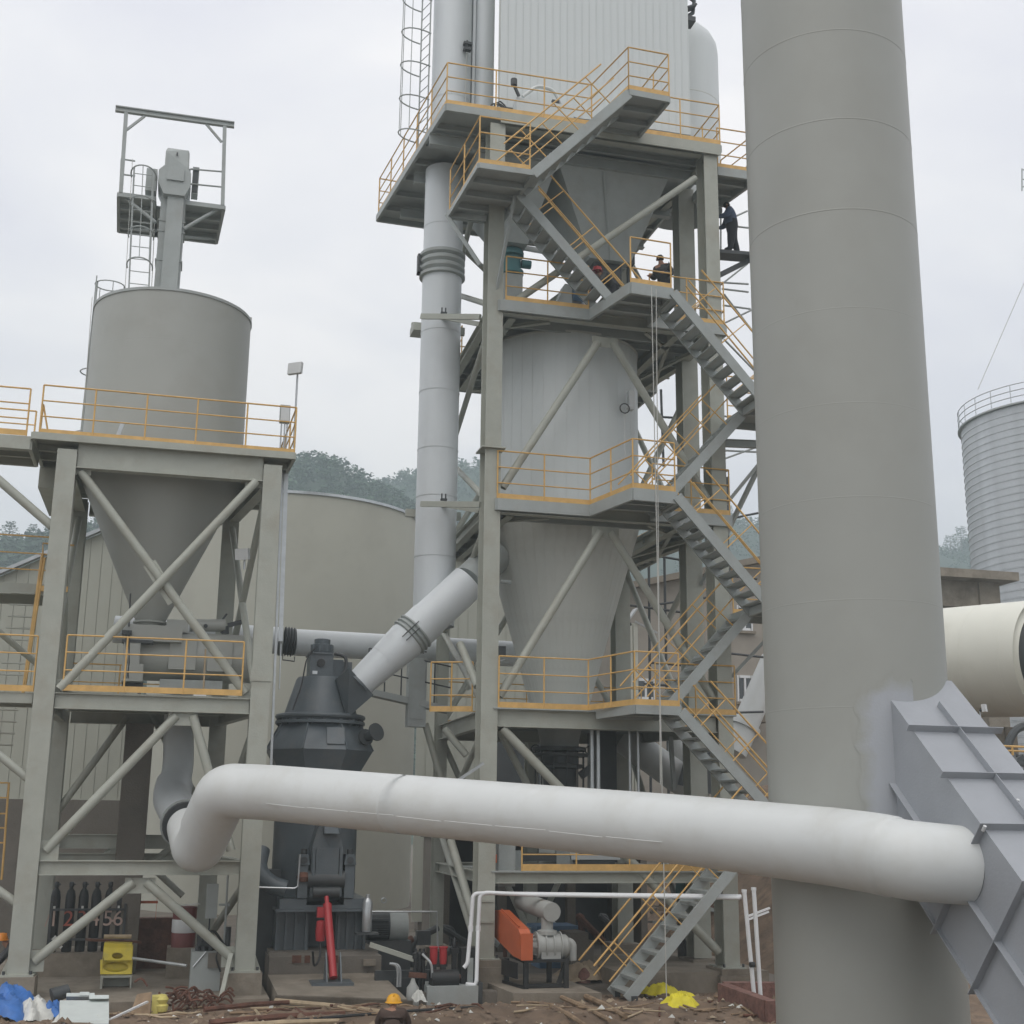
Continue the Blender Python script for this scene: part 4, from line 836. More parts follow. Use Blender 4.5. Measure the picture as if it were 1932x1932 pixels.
# decks: front, back and side strips round the preheater body
LD = [(9.98, 27.05), (11.07, 27.12)]
for z, hole in ((z3, False), (z2, True)):
    if not hole: deck(mt, [(7.725, 29.955), (11.945, 29.955), (11.945, 34.0), (7.725, 34.0)], z, .2, jy=[30.8, 31.8, 32.8], edge=False)
    deck(mt, [(MXL + .1, 28.95), (9.55, 28.95), (9.97, 27.04), (11.08, 27.12), (11.15, 28.95), (13.3, 28.95), (13.3, 29.95), (MXL + .1, 29.95)], z, .29, jy=[27.8, 28.4, 29.5])
    deck(mt, [(MXL + .1, 29.955), (7.72, 29.955), (7.72, 34.0), (MXL + .1, 34.0)], z, .22, jy=[30.8, 31.8, 32.8], edge=False)
    deck(mt, [(11.95, 29.955), (13.3, 29.955), (13.3, 34.0), (11.95, 34.0)], z, .22, jy=[30.8, 31.8, 32.8], edge=False)
    deck(mt, [(MXL + .1, 34.005), (13.3, 34.005), (13.3, 35.6), (MXL + .1, 35.6)], z, .22, jy=[34.5, 35.1], edge=True)
    for x in (7.6, 12.05): mb('floor_beam', (x, MY0 + .3, z - .2), (x, MY1, z - .2), .3)
    for (a, b2) in (((12.1, 30, z - .3), (13, 33.5, z - .3)), ((12.1, 33.5, z - .32), (13, 30, z - .32)), ((7.6, 30, z - .3), (8.6, 29.3, z - .3)), ((11.2, 29.3, z - .3), (12.1, 30.2, z - .3))): mb('floor_brace', a, b2, .1, .1)
deck(mt, [(MXL + .1, 28.95), (9.55, 28.95), (13.3, 28.95), (13.3, 35.4), (MXL + .1, 35.4)], z1, .02, jy=[30, 31, 33, 34], edge=False)
deck(mt, [(9.97, 27.04), (11.08, 27.12), (11.15, 28.9), (9.7, 28.9)], z1, .2, jy=[27.8], name='landing_plate')
deck(mt, [(MXL + .1, 28.97), (13.2, 28.97), (13.2, 32, 0), (MXL + .1, 32)], z0, .02, jy=[30, 31], edge=False)
deck(mt, [(5.69, 28.95), (13.31, 28.95), (13.3, 36.0), (4.96, 35.7)], z4, .2, jy=[29.9, 30.9, 31.9, 32.9, 33.9, 34.9])
for y in (30.2, 32.4, 34.6): mb('floor_girder', (5.5, y, z4 - .36), (13.2, y, z4 - .36), .34, .2, STEELG)
yb_ = at(1215, 462, Z=z4 - .2).y
deck(mt, [(9.6, 36.01), (13.3, 36.01), (13.2, yb_), (9.6, yb_)], z4, .2, jy=[36.6, 37.3, 38.0, 38.7], name='rear_deck_plate')
part('fascia', STEEL, mt, lambda b: b.box((MXL + .05, 28.90, z4 - .32), (13.30, 28.945, z4 - .02)), smooth=False)
# stair landings high up
deck(mt, [(6.15, 27.05), (7.5, 27.05), (7.4, 29.85), (6.0, 29.85)], 19.1, .14, jy=[27.7, 28.4, 29.1], name='landing_plate')
deck(mt, [(9.98, 27.05), (11.08, 27.1), (10.95, 28.9), (9.7, 28.9)], z4, .16, jy=[27.7, 28.3], name='landing_plate')
pA, pB, pC = at(843, 405, Y=29.8), at(918, 413, Y=29.3), at(905, 498, Y=29.3)
part('landing_bracket', STEELG, mt, lambda b: b.bar(pA, pB, .1, .12).bar(pA, at(906, 500, Y=29.2), .08, .1), smooth=False)
part('landing_strut', STEELG, mt, lambda b: b.bar((7.35, 28.2, 19.0), (7.1, 29.1, 16.6), .07, .07), smooth=False)
for z in (13.92, 8.85, 4.0): deck(mt, [(13.32, 27.05), (14.5, 27.05), (14.5, 29.1), (13.32, 29.1)], z, .2, name='landing_plate', jy=[28])
part('landing_bracket', STEELG, mt, lambda b: b.ibar((13.2, 29.1, 13.3), (14.5, 28.9, 13.3), .12, .2).bar((14.4, 28.6, 13.2), (13.2, 29.2, 11.6), .08, .08).bar((14.4, 29.0, 13.2), (13.3, 30.9, 9.9), .1, .1).bar((14.4, 28.6, 8.6), (13.2, 29.2, 7.2), .08, .08), smooth=False)
# right hand high platform towards the chimney
zp = 21.22; pr_ = at(1408, 357, Z=zp).x
deck(mt, [(13.34, 29.25), (14.53, 29.25), (14.2, 30.95), (13.34, 30.9)], zp, .25, jy=[29.8, 30.4], name='side_platform_plate')
# braces
brace(mt, P_(1312, 336), P_(948, 585), .095); 
brace(mt, P_(1128, 646), P_(948, 920), .1); brace(mt, P_(1156, 646), P_(1338, 948), .1)
brace(mt, P_(1133, 1003), P_(942, 1314), .1); brace(mt, P_(1152, 1003), P_(1345, 1318), .1)
brace(mt, P_(947, 1374), P_(1356, 1796), .11)
for (x, y) in ((1142, 640), (1142, 998)): p = P_(x, y); part('gusset_plate', STEEL, mt, lambda b: b.box((p.x - .35, YB - .01, p.z - .22), (p.x + .35, YB + .01, p.z + .05)), smooth=False)
YR = MY1 + .18
for (a, b2) in (((7.3, YR, z3 + .1), (12.4, YR, z4 - .6)), ((7.3, YR + .12, z4 - .7), (12.4, YR + .12, z3 + .1)), ((7.3, YR, z2 + .1), (9.9, YR, z3 - .5)), ((9.9, YR, z3 - .5), (12.5, YR, z2 + .2)), ((7.3, YR, z1 + .1), (9.9, YR, z2 - .5)), ((9.9, YR, z2 - .5), (12.5, YR, z1 + .2)), ((7.3, YR, z1 - .5), (9.9, YR, .6)), ((12.5, YR, z1 - .5), (9.9, YR, .6))): brace(mt, a, b2, .085)
for zl, zu in ((z3, z4), (z2, z3), (z1, z2), (.7, z1)):
    zm = (zl + zu) / 2
    brace(mt, (MXL, 29.6, zl + .1), (7.18, 34.9, zm), .08); brace(mt, (7.18, 34.9, zm), (MXL, 29.6, zu - .5), .08)
    brace(mt, (13.0, 31.5, zl + .15), (12.65, 34.9, zu - .5), .085)
brace(mt, P_(1213, 915, 34.5), P_(1292, 752, 34.0), .09); brace(mt, P_(1256, 1180, 34.5), P_(1321, 1045, 33), .09)
brace(mt, P_(850, 1585, 30.5), P_(892, 1725, 29.6), .1); brace(mt, P_(868, 1215, 30.6), P_(901, 1295, 29.7), .1); brace(mt, P_(882, 1300, 31.5), P_(902, 1255, 31), .06)
brace(mt, P_(942, 1378, 31), P_(995, 1480, 31), .09); brace(mt, P_(802, 1365, 33), P_(835, 1480, 33), .09); brace(mt, P_(838, 1375, 31.4), P_(880, 1425, 31.2), .09)
p = at(884, 1468, Y=28.7); tag(part('bare_channel', GALV, None, lambda b: b.bar(at(860, 1475, Y=28.6), at(912, 1440, Y=28.6), .1, .06)), 'short bright metal channel sticking up behind the white pipe', 'channel')
# duct guide brackets
for (y0, y1) in ((597, 610), (951, 962)):
    part('guide_bracket', STEEL, mt, lambda b: b.bar(at(795, y0, Y=31.2), at(906, y0 + 1, Y=29.5), .08, .14).bar(at(812, y0 - 3, Y=31.9), at(906, y1 + 2, Y=30.2), .1, .12).box((5.6, 32.6, at(800, y1 + 14, Y=32.6).z), (7.1, 32.72, at(800, y1, Y=32.6).z)), smooth=False)
for y in (588, 940):
    q = at(838, y, Y=31.0); part('duct_clamp', DARK, mt, lambda b: b.box((q.x - .08, 31.0, q.z - .05), (q.x + .08, 31.1, q.z)).tube((q.x - .05, 31.05, q.z), (q.x - .05, 31.05, q.z + .13), .02, 5).tube((q.x + .05, 31.05, q.z), (q.x + .05, 31.05, q.z + .13), .02, 5))
p = at(787, 622, Y=32.6); part('end_bracket', STEEL, mt, lambda b: b.box((p.x - .15, 32.3, p.z - .12), (p.x + .3, 32.9, p.z + .1)), smooth=False)

# guardrails
GM = 'orange guardrails of the main tower'
guardrail('orange guardrail along the top deck front from its left corner to the stair landing', [(4.98, 35.6, z4), (5.70, 28.97, z4), (9.62, 28.93, z4), (9.98, 27.05, z4)], step=1.35, group=GM)
guardrail('orange guardrail at the back of the top deck left of the tall duct', [(4.98, 35.62, z4), (7.2, 35.8, z4)], step=1.3, toe=0, group=GM)
guardrail('orange guardrail of the highest stair landing', [(9.98, 27.05, z4), (11.08, 27.08, z4), (10.95, 28.9, z4)], step=1.2, group=GM)
guardrail('orange guardrail on the right part of the top deck below the highest landing', [(11.0, 28.93, z4), (13.29, 28.93, z4), (13.28, 31.2, z4)], step=1.25, group=GM)
guardrail('orange guardrail of the side platform between top deck and chimney', [(13.36, 29.27, zp), (14.5, 29.27, zp), (14.2, 30.9, zp)], step=1.4, group=GM)
guardrail('orange guardrail of the landing under the top deck on the left', [(6.02, 29.8, 19.1), (6.16, 27.06, 19.1), (7.42, 27.06, 19.1)], step=1.3, h=1.25, group=GM)
guardrail('orange guardrail along the fourth floor front beside the open stair', [(7.35, 28.97, z3), (9.53, 28.97, z3)], step=1.1, group=GM)
guardrail('orange guardrail of the fourth floor stair landing', [(9.98, 27.06, z3), (11.05, 27.12, z3)], step=1.06, group=GM)
guardrail('orange guardrail on the fourth floor right of the landing', [(11.2, 28.97, z3), (13.28, 28.97, z3), (13.28, 33.0, z3)], step=1.2, group=GM)
guardrail('grey looking back guardrail of the fourth floor against the sky', [(7.3, 33.9, z3), (7.3, 35.55, z3), (13.2, 35.55, z3)], step=1.2, group=GM)
guardrail('orange guardrail along the third floor front with its stepped landing', [(7.12, 29.4, z2), (7.2, 28.97, z2), (9.56, 28.97, z2), (9.98, 27.06, z2), (11.05, 27.12, z2)], step=1.2, group=GM)
guardrail('orange guardrail on the third floor right of the landing', [(11.2, 28.97, z2), (13.28, 28.97, z2), (13.28, 33.5, z2)], step=1.3, group=GM)
guardrail('back guardrail of the third floor seen between the braces', [(11.9, 35.55, z2), (13.2, 35.55, z2), (13.28, 33.6, z2)], step=1.2, group=GM)
guardrail('orange guardrail along the second floor front with its stair landing', [(7.3, 28.97, z1), (9.5, 28.97, z1), (9.97, 27.06, z1), (11.05, 27.12, z1)], step=1.2, group=GM)
guardrail('orange guardrail on the left side of the second floor behind the column', [(6.0, 30.6, z1 - .02), (6.95, 30.2, z1 - .02)], step=.5, group=GM)
guardrail('back guardrail of the second floor behind the hopper cone', [(7.4, 35.3, z1), (13.2, 35.3, z1)], step=1.2, group=GM)
guardrail('orange guardrail of the second floor right of the landing', [(11.2, 28.97, z1), (13.28, 28.97, z1)], step=1.0, group=GM)
guardrail('orange guardrail along the lowest floor behind the white plastic pipe', [(7.9, 28.98, z0), (13.1, 28.98, z0)], step=1.2, h=1.1, toe=.15, group=GM)
guardrail('orange guardrail at the intermediate landing beside the chimney top stair', [(13.34, 29.06, 13.92), (14.4, 29.06, 13.92)], step=1.0, group=GM)
guardrail('orange guardrail at the intermediate landing beside the chimney lower stair', [(13.34, 29.06, 8.85), (14.4, 29.06, 8.85)], step=1.0, group=GM)

# stairs (near stringer at Y 27.05, far plane 28.1)
YN, YF = 27.05, 28.12
stair('topmost stair flight climbing right from the upper left landing to the top deck', (9.98, YN, z4 - .12), (7.5, YN, 19.1 - .1), .98, 9)
stair('stair flight descending right from the upper left landing to the fourth floor landing', (7.45, YF, 19.0), (9.9, YF, z3 - .1), .9, 11)
stair('stair flight descending right from the fourth floor landing towards the chimney', (11.07, YN, z3 - .12), (13.35, YN, 13.82), 1.0, 11)
stair('stair flight climbing right from the third floor landing behind the guardrail', (13.35, YF, 13.82), (11.07, YF, z2 - .08), .9, 10)
stair('stair flight descending right from the third floor landing towards the chimney', (11.07, YN, z2 - .12), (13.35, YN, 8.75), 1.0, 11)
stair('stair flight climbing right above the second floor landing', (13.35, YF, 8.75), (11.07, YF, z1 - .08), .9, 10)
stair('stair flight descending right from the second floor landing behind the white pipe', (11.07, YN, z1 - .12), (13.35, YN, 3.9), 1.0, 10)
stair('lowest stair flight standing on the mud under the white pipe', (13.3, YN, 3.95), (9.72, YN, .12), 1.05, 15)
tf = thing('trestle', 'two short black legs under the foot of the lowest stair', 'support', (9.9, 27, 0))
for y in (27.0, 28.1): part('leg', DARK, tf, lambda b: b.box((9.8, y - .05, -.1), (9.92, y + .05, .2)), smooth=False)

# filter box on the top deck
t = fb_ = thing('filter_housing', 'tall white sheet-clad filter housing standing on the top deck', 'housing', (10.1, 30, z4))
bx0, bx1 = 7.36, 12.89; n = 26; dx = (bx1 - bx0) / n; zb = 22.54; ztp = 27.9
part('inner_wall', CLADH, t, lambda b: b.box((bx0 + .02, 30.03, zb), (bx1 - .02, 30.3, ztp + 3)).box((8.7, 30.31, zb), (12.85, 34.6, ztp + 3)), smooth=False)
p0_ = None
for i in range(n):
    x = bx0 + i * dx
    if p0_ is None: p0_ = part('cladding_panel', CLAD, t, lambda b: b.box((x + .003, 29.98, zb - .02), (x + dx - .003, 30.02, 31)).box((x + dx - .03, 29.972, zb - .02), (x + dx - .003, 29.979, 31)), smooth=False); x0_ = x
    else: instance(p0_, 'cladding_panel', t, (x - x0_, 0, 0))
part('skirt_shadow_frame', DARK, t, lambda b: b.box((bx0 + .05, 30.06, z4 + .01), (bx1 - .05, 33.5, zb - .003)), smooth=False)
for x in (7.9, 9.6, 11.2, 12.4): part('foot', STEELG, t, lambda b: b.box((x, 30.02, z4 + .01), (x + .12, 30.2, zb - .03)), smooth=False)
part('air_manifold', CLAD, t, lambda b: b.box((7.7, 29.5, z4 + .35), (9.3, 29.85, z4 + .85)), smooth=False)
part('manifold_pipe', CLAD, t, lambda b: b.path([(7.9, 29.6, z4 + .95), (8.3, 29.6, z4 + 1.35), (8.75, 29.6, z4 + 1.3), (9.0, 29.6, z4 + .86)], .05, 8, bend=.15))
part('cable_bundle', DARK, t, lambda b: [b.path([(6.9 + .1 * i, 29.4, z4 + .02), (7.0 + .1 * i, 29.4, z4 + .5 + .06 * i), (7.3 + .05 * i, 29.4, z4 + .45), (7.35 + .06 * i, 29.4, z4 + .02)], .022, 5, bend=.1) for i in range(3)])
part('valve', DARK, t, lambda b: b.tube((7.75, 29.45, z4 + .86), (7.6, 29.45, z4 + 1.2), .05, 6).tube((7.6, 29.4, z4 + 1.12), (7.6, 29.4, z4 + 1.3), .09, 8).box((8.7, 29.5, z4 + .88), (8.9, 29.6, z4 + .95)))
q = at(1313, 20, Y=30.2)
part('side_bracket', DARK, t, lambda b: b.bar((bx1, 30.1, q.z - .1), (bx1 + .28, 30.1, q.z + .05), .3, .05).path([(bx1, 30.2, q.z + .5), (bx1 + .3, 30.2, q.z + .3), (bx1 + .25, 30.2, q.z - .1), (bx1, 30.2, q.z - .3)], .06, 6).box((bx1, 30, q.z - .5), (bx1 + .25, 30.4, q.z - .35)))
# round top bin right of it
dc = at(1283, 150, Y=33); t = thing('round_bin', 'white round-shouldered bin right behind the filter housing', 'bin', (dc.x, 33, z4))
dz = at(1350, 112, Y=33).z; dr = at(1350, 180, Y=33).x - dc.x
part('shell', CLAD, t, lambda b: b.lathe((dc.x, 33, 0), [(dr, z4 + .01), (dr, dz - .2), (dr * .97, dz + .1), (dr * .86, dz + .4), (dr * .66, dz + .68), (dr * .3, dz + .92), (.001, dz + 1.0)], 48, cap=False))
part('seam', CLADH, t, lambda b: b.lathe((dc.x, 33, 0), [(dr, dz - 2.0), (dr + .008, dz - 1.985), (dr, dz - 1.97)], 48, cap=False))
# hoppers under the top deck
t = thing('dust_hopper', 'grey tapered dust hopper under the right half of the top deck', 'hopper', (10.7, 31, 19), 'dust hoppers under the top deck')
a0, a1 = at(1054, 332, Y=30.2), at(1262, 365, Y=30.2); b0, b1 = at(1112, 486, Y=31), at(1190, 498, Y=31)
part('casing', STEELG, t, lambda b: b.frust([(a0.x, 30.2, z4 - .5), (a1.x, 30.2, z4 - .5), (a1.x, 33.4, z4 - .5), (a0.x, 33.4, z4 - .5)], [(b0.x, 31, b0.z), (b1.x, 31, b0.z), (b1.x, 32.2, b0.z), (b0.x, 32.2, b0.z)]), smooth=False)
part('stiffener', STEELG, t, lambda b: b.bar(V((a0.x * .5 + a1.x * .5) - .3, 30.2, z4 - .6), V((b0.x + b1.x) / 2, 31, b0.z), .05, .05), smooth=False)
part('outlet', DARK, t, lambda b: b.box((b0.x + .2, 31.2, b0.z - .6), (b1.x - .2, 32, b0.z)), smooth=False)
t = thing('dust_hopper', 'grey dust hopper mostly hidden behind the upper left landing with a rotary valve below', 'hopper', (8.2, 31, 19), 'dust hoppers under the top deck')
a0, a1 = at(900, 306, Y=30.2), at(1052, 331, Y=30.2); b0, b1 = at(952, 455, Y=31), at(996, 462, Y=31)
part('casing', STEELG, t, lambda b: b.frust([(a0.x, 30.2, z4 - .5), (a1.x, 30.2, z4 - .5), (a1.x, 33.4, z4 - .5), (a0.x, 33.4, z4 - .5)], [(b0.x, 31, b0.z), (b1.x, 31, b0.z), (b1.x, 32, b0.z), (b0.x, 32, b0.z)]), smooth=False)
rv = (b0.x + b1.x) / 2; rz = b0.z
part('rotary_valve', TEAL, t, lambda b: b.lathe((rv, 31.5, 0), [(.30, rz - .02), (.34, rz - .1), (.34, rz - .2), (.26, rz - .22), (.26, rz - .62), (.34, rz - .64), (.34, rz - .74), (.22, rz - .8)], 16))
part('chute', STEELG, t, lambda b: b.box((rv - .26, 31.25, z3 + .02), (rv + .26, 31.75, rz - .8)), smooth=False)
part('side_motor', TEAL, t, lambda b: b.tube((rv + .26, 31.4, rz - .42), (rv + .52, 31.4, rz - .42), .12, 12))
# fourth floor machines
t = thing('blue_motor', 'round blue motor cap beside a dark housing on the fourth floor', 'motor', (9, 31, z3))
p = at(1080, 558, Y=29.75); mz = at(1080, 556, Y=29.75).z
part('housing', STEELG, t, lambda b: b.prism([(p.x - .6, 29.6, z3 + .02), (p.x - .05, 29.6, z3 + .02), (p.x - .05, 29.6, mz + .2), (p.x - .25, 29.6, mz + .22)], (0, .4, 0)), smooth=False)
part('cap', BLUEM, t, lambda b: b.path([(p.x - .04, 29.75, mz - .02), (p.x + .2, 29.75, mz - .02), (p.x + .26, 29.75, mz - .02)], [.26, .26, .2], 24)); part('base', DARK, t, lambda b: b.box((p.x - .04, 29.6, z3 + .01), (p.x + .2, 29.95, mz - .2)), smooth=False)
p = at(1104, 570, Y=29.8); cz_ = at(1104, 552, Y=29.8).z; tag(part('white_canister', PVC, None, lambda b: b.lathe((p.x, 29.8, 0), [(.13, z3 + .01), (.135, cz_ - .06), (.10, cz_), (.001, cz_)], 18)), 'small white cylinder behind the stair on the fourth floor', 'canister')
t = thing('screw_conveyor', 'white horizontal conveyor tube under the dust hoppers', 'conveyor', (10, 31, 18))
part('tube', WHITE, t, lambda b: b.tube(at(962, 463, Y=31.4), at(1195, 505, Y=31.4), .075, 16)); part('hanger', DARK, t, lambda b: b.box((at(1112, 480, Y=31.4).x, 31.3, at(1112, 480, Y=31.4).z), (at(1122, 480, Y=31.4).x, 31.5, at(1112, 455, Y=31.4).z)))
for (x, yb, hh) in ((1158, 492, 40), (1188, 500, 44)):
    p = at(x, yb, Y=31.2); q = at(x, yb - hh, Y=31.2); tag(part('valve_box', DARK, None, lambda b: b.box((p.x - .12, 31.1, p.z), (p.x + .12, 31.4, q.z)).box((p.x - .15, 31.05, (p.z + q.z) / 2), (p.x + .15, 31.45, (p.z + q.z) / 2 + .08)).tube((p.x, 31.3, z3), (p.x, 31.3, p.z), .06, 8)), ('dark valve box below the right dust hopper' if x == 1158 else 'darker valve box right of the first under the right hopper'), 'valve')
p = at(1180, 522, Y=29.2); tag(part('grey_crate', STEELG, None, lambda b: b.box((p.x - .3, 29.15, z3 + .01), (p.x + .25, 29.6, z3 + .42)).box((p.x - .32, 29.13, z3 + .42), (p.x + .27, 29.62, z3 + .46)), smooth=False), 'grey steel crate beside the fourth floor landing', 'crate')

# ---- preheater body: clad cylinder and cone
PX, PY, PR = 9.70, 32.0, 2.12
t = thing('preheater_silo', 'round silo clad in white grey vertical sheets in the middle of the main tower', 'silo', (PX, PY, 11))
zc0, zc1, zt1 = 6.35, 11.05, 16.25
part('inner_shell', CLADH, t, lambda b: b.lathe((PX, PY, 0), [(.66, zc0), (PR - .02, 11.3), (PR - .012, 11.45), (PR - .012, zt1), (.001, zt1 + .02)], 88, cap=False))
NP = 44; da = 2 * math.pi / NP
def panel(b, prof):
    vs = []; fs = []; g = da * .004
    for j, (r, z) in enumerate(prof):
        for i in range(3): a = -da / 2 + g + (da - 2 * g) * i / 2; vs.append((PX + r * math.cos(a), PY + r * math.sin(a), z))
        a = da / 2 - g; vs.append((PX + (r + .0035) * math.cos(a), PY + (r + .0035) * math.sin(a), z)); a2 = da / 2 - g - da * .06; vs.append((PX + (r + .0035) * math.cos(a2), PY + (r + .0035) * math.sin(a2), z)); vs.append((PX + r * math.cos(a2), PY + r * math.sin(a2), z))
    for j in range(len(prof) - 1):
        o = j * 6; q = o + 6
        fs += [(o, o + 1, q + 1, q), (o + 1, o + 5, q + 5, q + 1), (o + 5, o + 4, q + 4, q + 5), (o + 4, o + 3, q + 3, q + 4), (o + 3, o + 2, q + 2, q + 3)]
    b.add(vs, fs)
base_a = None
for (nm, m, prof) in (('cladding_panel', CLAD, [(PR, 11.4), (PR, zt1)]), ('cone_panel', CLADH, [(.68, zc0 + .02), (1.36, 8.75), (PR - .005, 11.34)])):
    o0 = MB(); panel(o0, prof); o0.v = [(x - PX, y - PY, z) for x, y, z in o0.v]
    o0.v = [(x + PX, y + PY, z) for x, y, z in o0.v]
    p0_ = o0.build(nm, m, t, fix=False)
    for k in range(1, NP): instance(p0_, nm, t, (0, 0, 0), k * da)
part('shoulder', CLADH, t, lambda b: b.lathe((PX, PY, 0), [(PR + .005, zt1 - .03), (PR + .03, zt1 - .03), (PR + .03, zt1 + .02), (PR - .2, zt1 + .04)], 72, cap=False))
part('top_neck', CLADH, t, lambda b: b.lathe((PX, PY, 0), [(.5, zt1), (.5, z3 + .05)], 24))
part('outlet', STEELG, t, lambda b: b.lathe((PX, PY, 0), [(.64, zc0 + .01), (.5, 5.75), (.5, 5.55)], 32, cap=False))
part('outlet_flange', DARK, t, lambda b: b.lathe((PX, PY, 0), [(.48, 5.52), (.70, 5.52), (.70, 5.62), (.48, 5.62)], 28))
part('outlet_flange', DARK, t, lambda b: b.lathe((PX, PY, 0), [(.48, 5.38), (.74, 5.38), (.74, 5.46), (.48, 5.46)], 28))
rvb = part('rotary_valve', DARK, t, lambda b: b.lathe((PX, PY, 0), [(.5, 5.38), (.5, 5.2), (.62, 5.18), (.62, 5.1), (.42, 5.06), (.42, 4.55), (.6, 4.52), (.6, 4.44), (.45, 4.42)], 24))
for k in range(12):
    a = 2 * math.pi * k / 12; part('bolt', DARK, rvb, lambda b: b.tube((PX + .64 * math.cos(a), PY + .64 * math.sin(a), 4.5), (PX + .64 * math.cos(a), PY + .64 * math.sin(a), 5.55), .018, 5))
for q in (-1, 1): part('lifting_ring', DARK, rvb, lambda b: b.path([(PX + q * (.72 + .12 * math.cos(a)), PY - .3, 5.55 + .1 * math.sin(a)) for a in [2 * math.pi * i / 10 for i in range(11)]], .018, 5))
part('valve_drive', DARK, t, lambda b: b.bar((PX + .5, PY - .2, 4.9), (PX + 1.0, PY - .2, 5.25), .12, .2).box((PX + .45, PY - .5, 3.2), (PX + 1.2, PY + .2, 4.4)), smooth=False)
part('lower_chute', CLADH, t, lambda b: b.lathe((PX, PY, 0), [(.45, 4.42), (.52, 3.8), (.52, 2.6)], 28, cap=False))
part('level_probe', STEELG, t, lambda b: b.tube(at(945, 1097, Y=30.3), at(965, 1099, Y=30.2), .05, 8))
q = at(1182, 768, Y=29.95); cm = thing('security_camera', 'round white camera with a black ring on the third floor beside the silo', 'camera', q)
part('housing', LAMPW, cm, lambda b: b.tube(q + V(.02, .1, .02), q + V(.17, .1, .05), .06, 12).box((q.x + .1, 30.0, q.z - .02), (q.x + .24, 30.2, q.z + .5)))
part('cable_loop', BLACK, cm, lambda b: b.path([q + V(-.05 + .13 * math.cos(a), 0, -.04 + .13 * math.sin(a)) for a in [2 * math.pi * i / 14 for i in range(15)]], .016, 5)); part('conduit', LAMPW, cm, lambda b: b.tube(q + V(-.03, .1, -.15), q + V(-.02, .1, -1.3), .015, 5))

# ---- tall vertical duct with bellows
DX, DY, DR = 6.30, 32.0, .54
t = thing('vertical_duct', 'tall round aluminium-clad duct rising on the left side of the main tower', 'duct', (DX, DY, 9))
zs = [8.75, 10.6, 12.3, 14.0, 15.9, 17.7, 18.25]
part('casing', DUCT, t, lambda b: b.lathe((DX, DY, 0), [(DR, 8.6), (DR, 18.3)], 48, cap=False)); part('casing', DUCT, t, lambda b: b.lathe((DX, DY, 0), [(DR, 18.85), (DR, z4 - .26)], 48, cap=False))
part('casing', DUCT, t, lambda b: b.lathe((DX + .12, DY, 0), [(DR + .02, z4 - .02), (DR + .02, 34)], 48, cap=False))
for z in (10.4, 12.0, 13.3, 14.9, 16.6, 19.7, 23.6): part('lap_seam', DUCT, t, lambda b: b.lathe((DX + (.12 if z > 22 else 0), DY, 0), [(DR + .003 + (.02 if z > 22 else 0), z - .03), (DR + .012 + (.02 if z > 22 else 0), z), (DR + .003 + (.02 if z > 22 else 0), z + .003)], 48, cap=False))
part('bellows', STEELG, t, lambda b: b.lathe((DX, DY, 0), [(DR, 18.2), (DR + .09, 18.22), (DR + .09, 18.3), (DR + .01, 18.34), (DR + .08, 18.42), (DR + .08, 18.5), (DR + .01, 18.55), (DR + .08, 18.63), (DR + .08, 18.71), (DR + .01, 18.76), (DR + .09, 18.82), (DR + .09, 18.9), (DR, 18.93)], 48, cap=False))
part('tie_bracket', DARK, t, lambda b: b.box((DX - DR - .16, DY - .1, 18.28), (DX - DR - .1, DY + .1, 18.85)).box((DX - DR - .16, DY - .1, 18.28), (DX - DR, DY + .1, 18.33)), smooth=False)
part('companion_duct', DUCT, t, lambda b: b.lathe((7.36, 32, 0), [(.30, z4 + .01), (.30, 34)], 32, cap=False).box((6.98, 31.8, z4 + .01), (7.06, 32.2, 34)))
part('access_box', DUCT, t, lambda b: b.box((6.0, 31.3, z4 + .02), (6.75, 31.6, z4 + 1.55)), smooth=False)
q = at(882, 82, Y=31.3); part('gauge', DARK, t, lambda b: b.box((q.x - .1, 31.3, q.z), (q.x + .14, 31.45, q.z + .07)).box((q.x - .1, 31.3, q.z - .18), (q.x + .12, 31.45, q.z - .1)).tube((q.x, 31.35, q.z - .2), (q.x, 31.35, q.z + .12), .03, 6)); part('gauge_cable', ROPE, t, lambda b: b.tube((q.x, 31.4, q.z - .2), (q.x, 31.4, z4 + 1.5), .008, 4))
lt2 = thing('cage_ladder', 'caged ladder climbing the left side of the tall duct above the top deck', 'ladder', (5.5, 32, z4))
cage_ladder(lt2, (5.62, 31.9, z4 + .02), (5.62, 31.9, 31), .5, 1.05, out=(-1, -.35))
# ---- inclined duct from the mill
t = thing('inclined_duct', 'white aluminium inclined duct running from the mill outlet up to the main tower', 'duct', (5.6, 31, 8.4))
i0, i1 = at(679, 1289, Y=31), at(884, 1098, Y=31); idr = (i1 - i0).normalized(); ir = .47
L_ = (i1 - i0).length
part('casing', DUCT, t, lambda b: b.tube(i0, i0.lerp(i1, .44), .355, 40, ir)); part('casing', DUCT, t, lambda b: b.tube(i0.lerp(i1, .52), i1, ir, 40)); part('sleeve', DUCT, t, lambda b: b.tube(i0.lerp(i1, .515), i0.lerp(i1, .62), ir + .02, 40)); part('sleeve', DUCT, t, lambda b: b.tube(i0.lerp(i1, .22), i0.lerp(i1, .42), .42, 40, ir + .012))
def bel(b):
    p_, r_ = [], []
    for k in range(13): p_.append(i0.lerp(i1, .435 + .09 * k / 12)); r_.append(ir + (.055 if k % 4 in (1, 2) else .0))
    b.path(p_, r_, 40, cap=False)
part('bellows', STEELG, t, bel)
for k in range(3): a = 2.2 + k * 1.0; part('tie_rod', DARK, t, lambda b: b.tube(i0.lerp(i1, .42) + V(.2 * math.cos(a), -.52, .1 * math.sin(a)), i0.lerp(i1, .54) + V(.2 * math.cos(a), -.52, .1 * math.sin(a)), .014, 5))
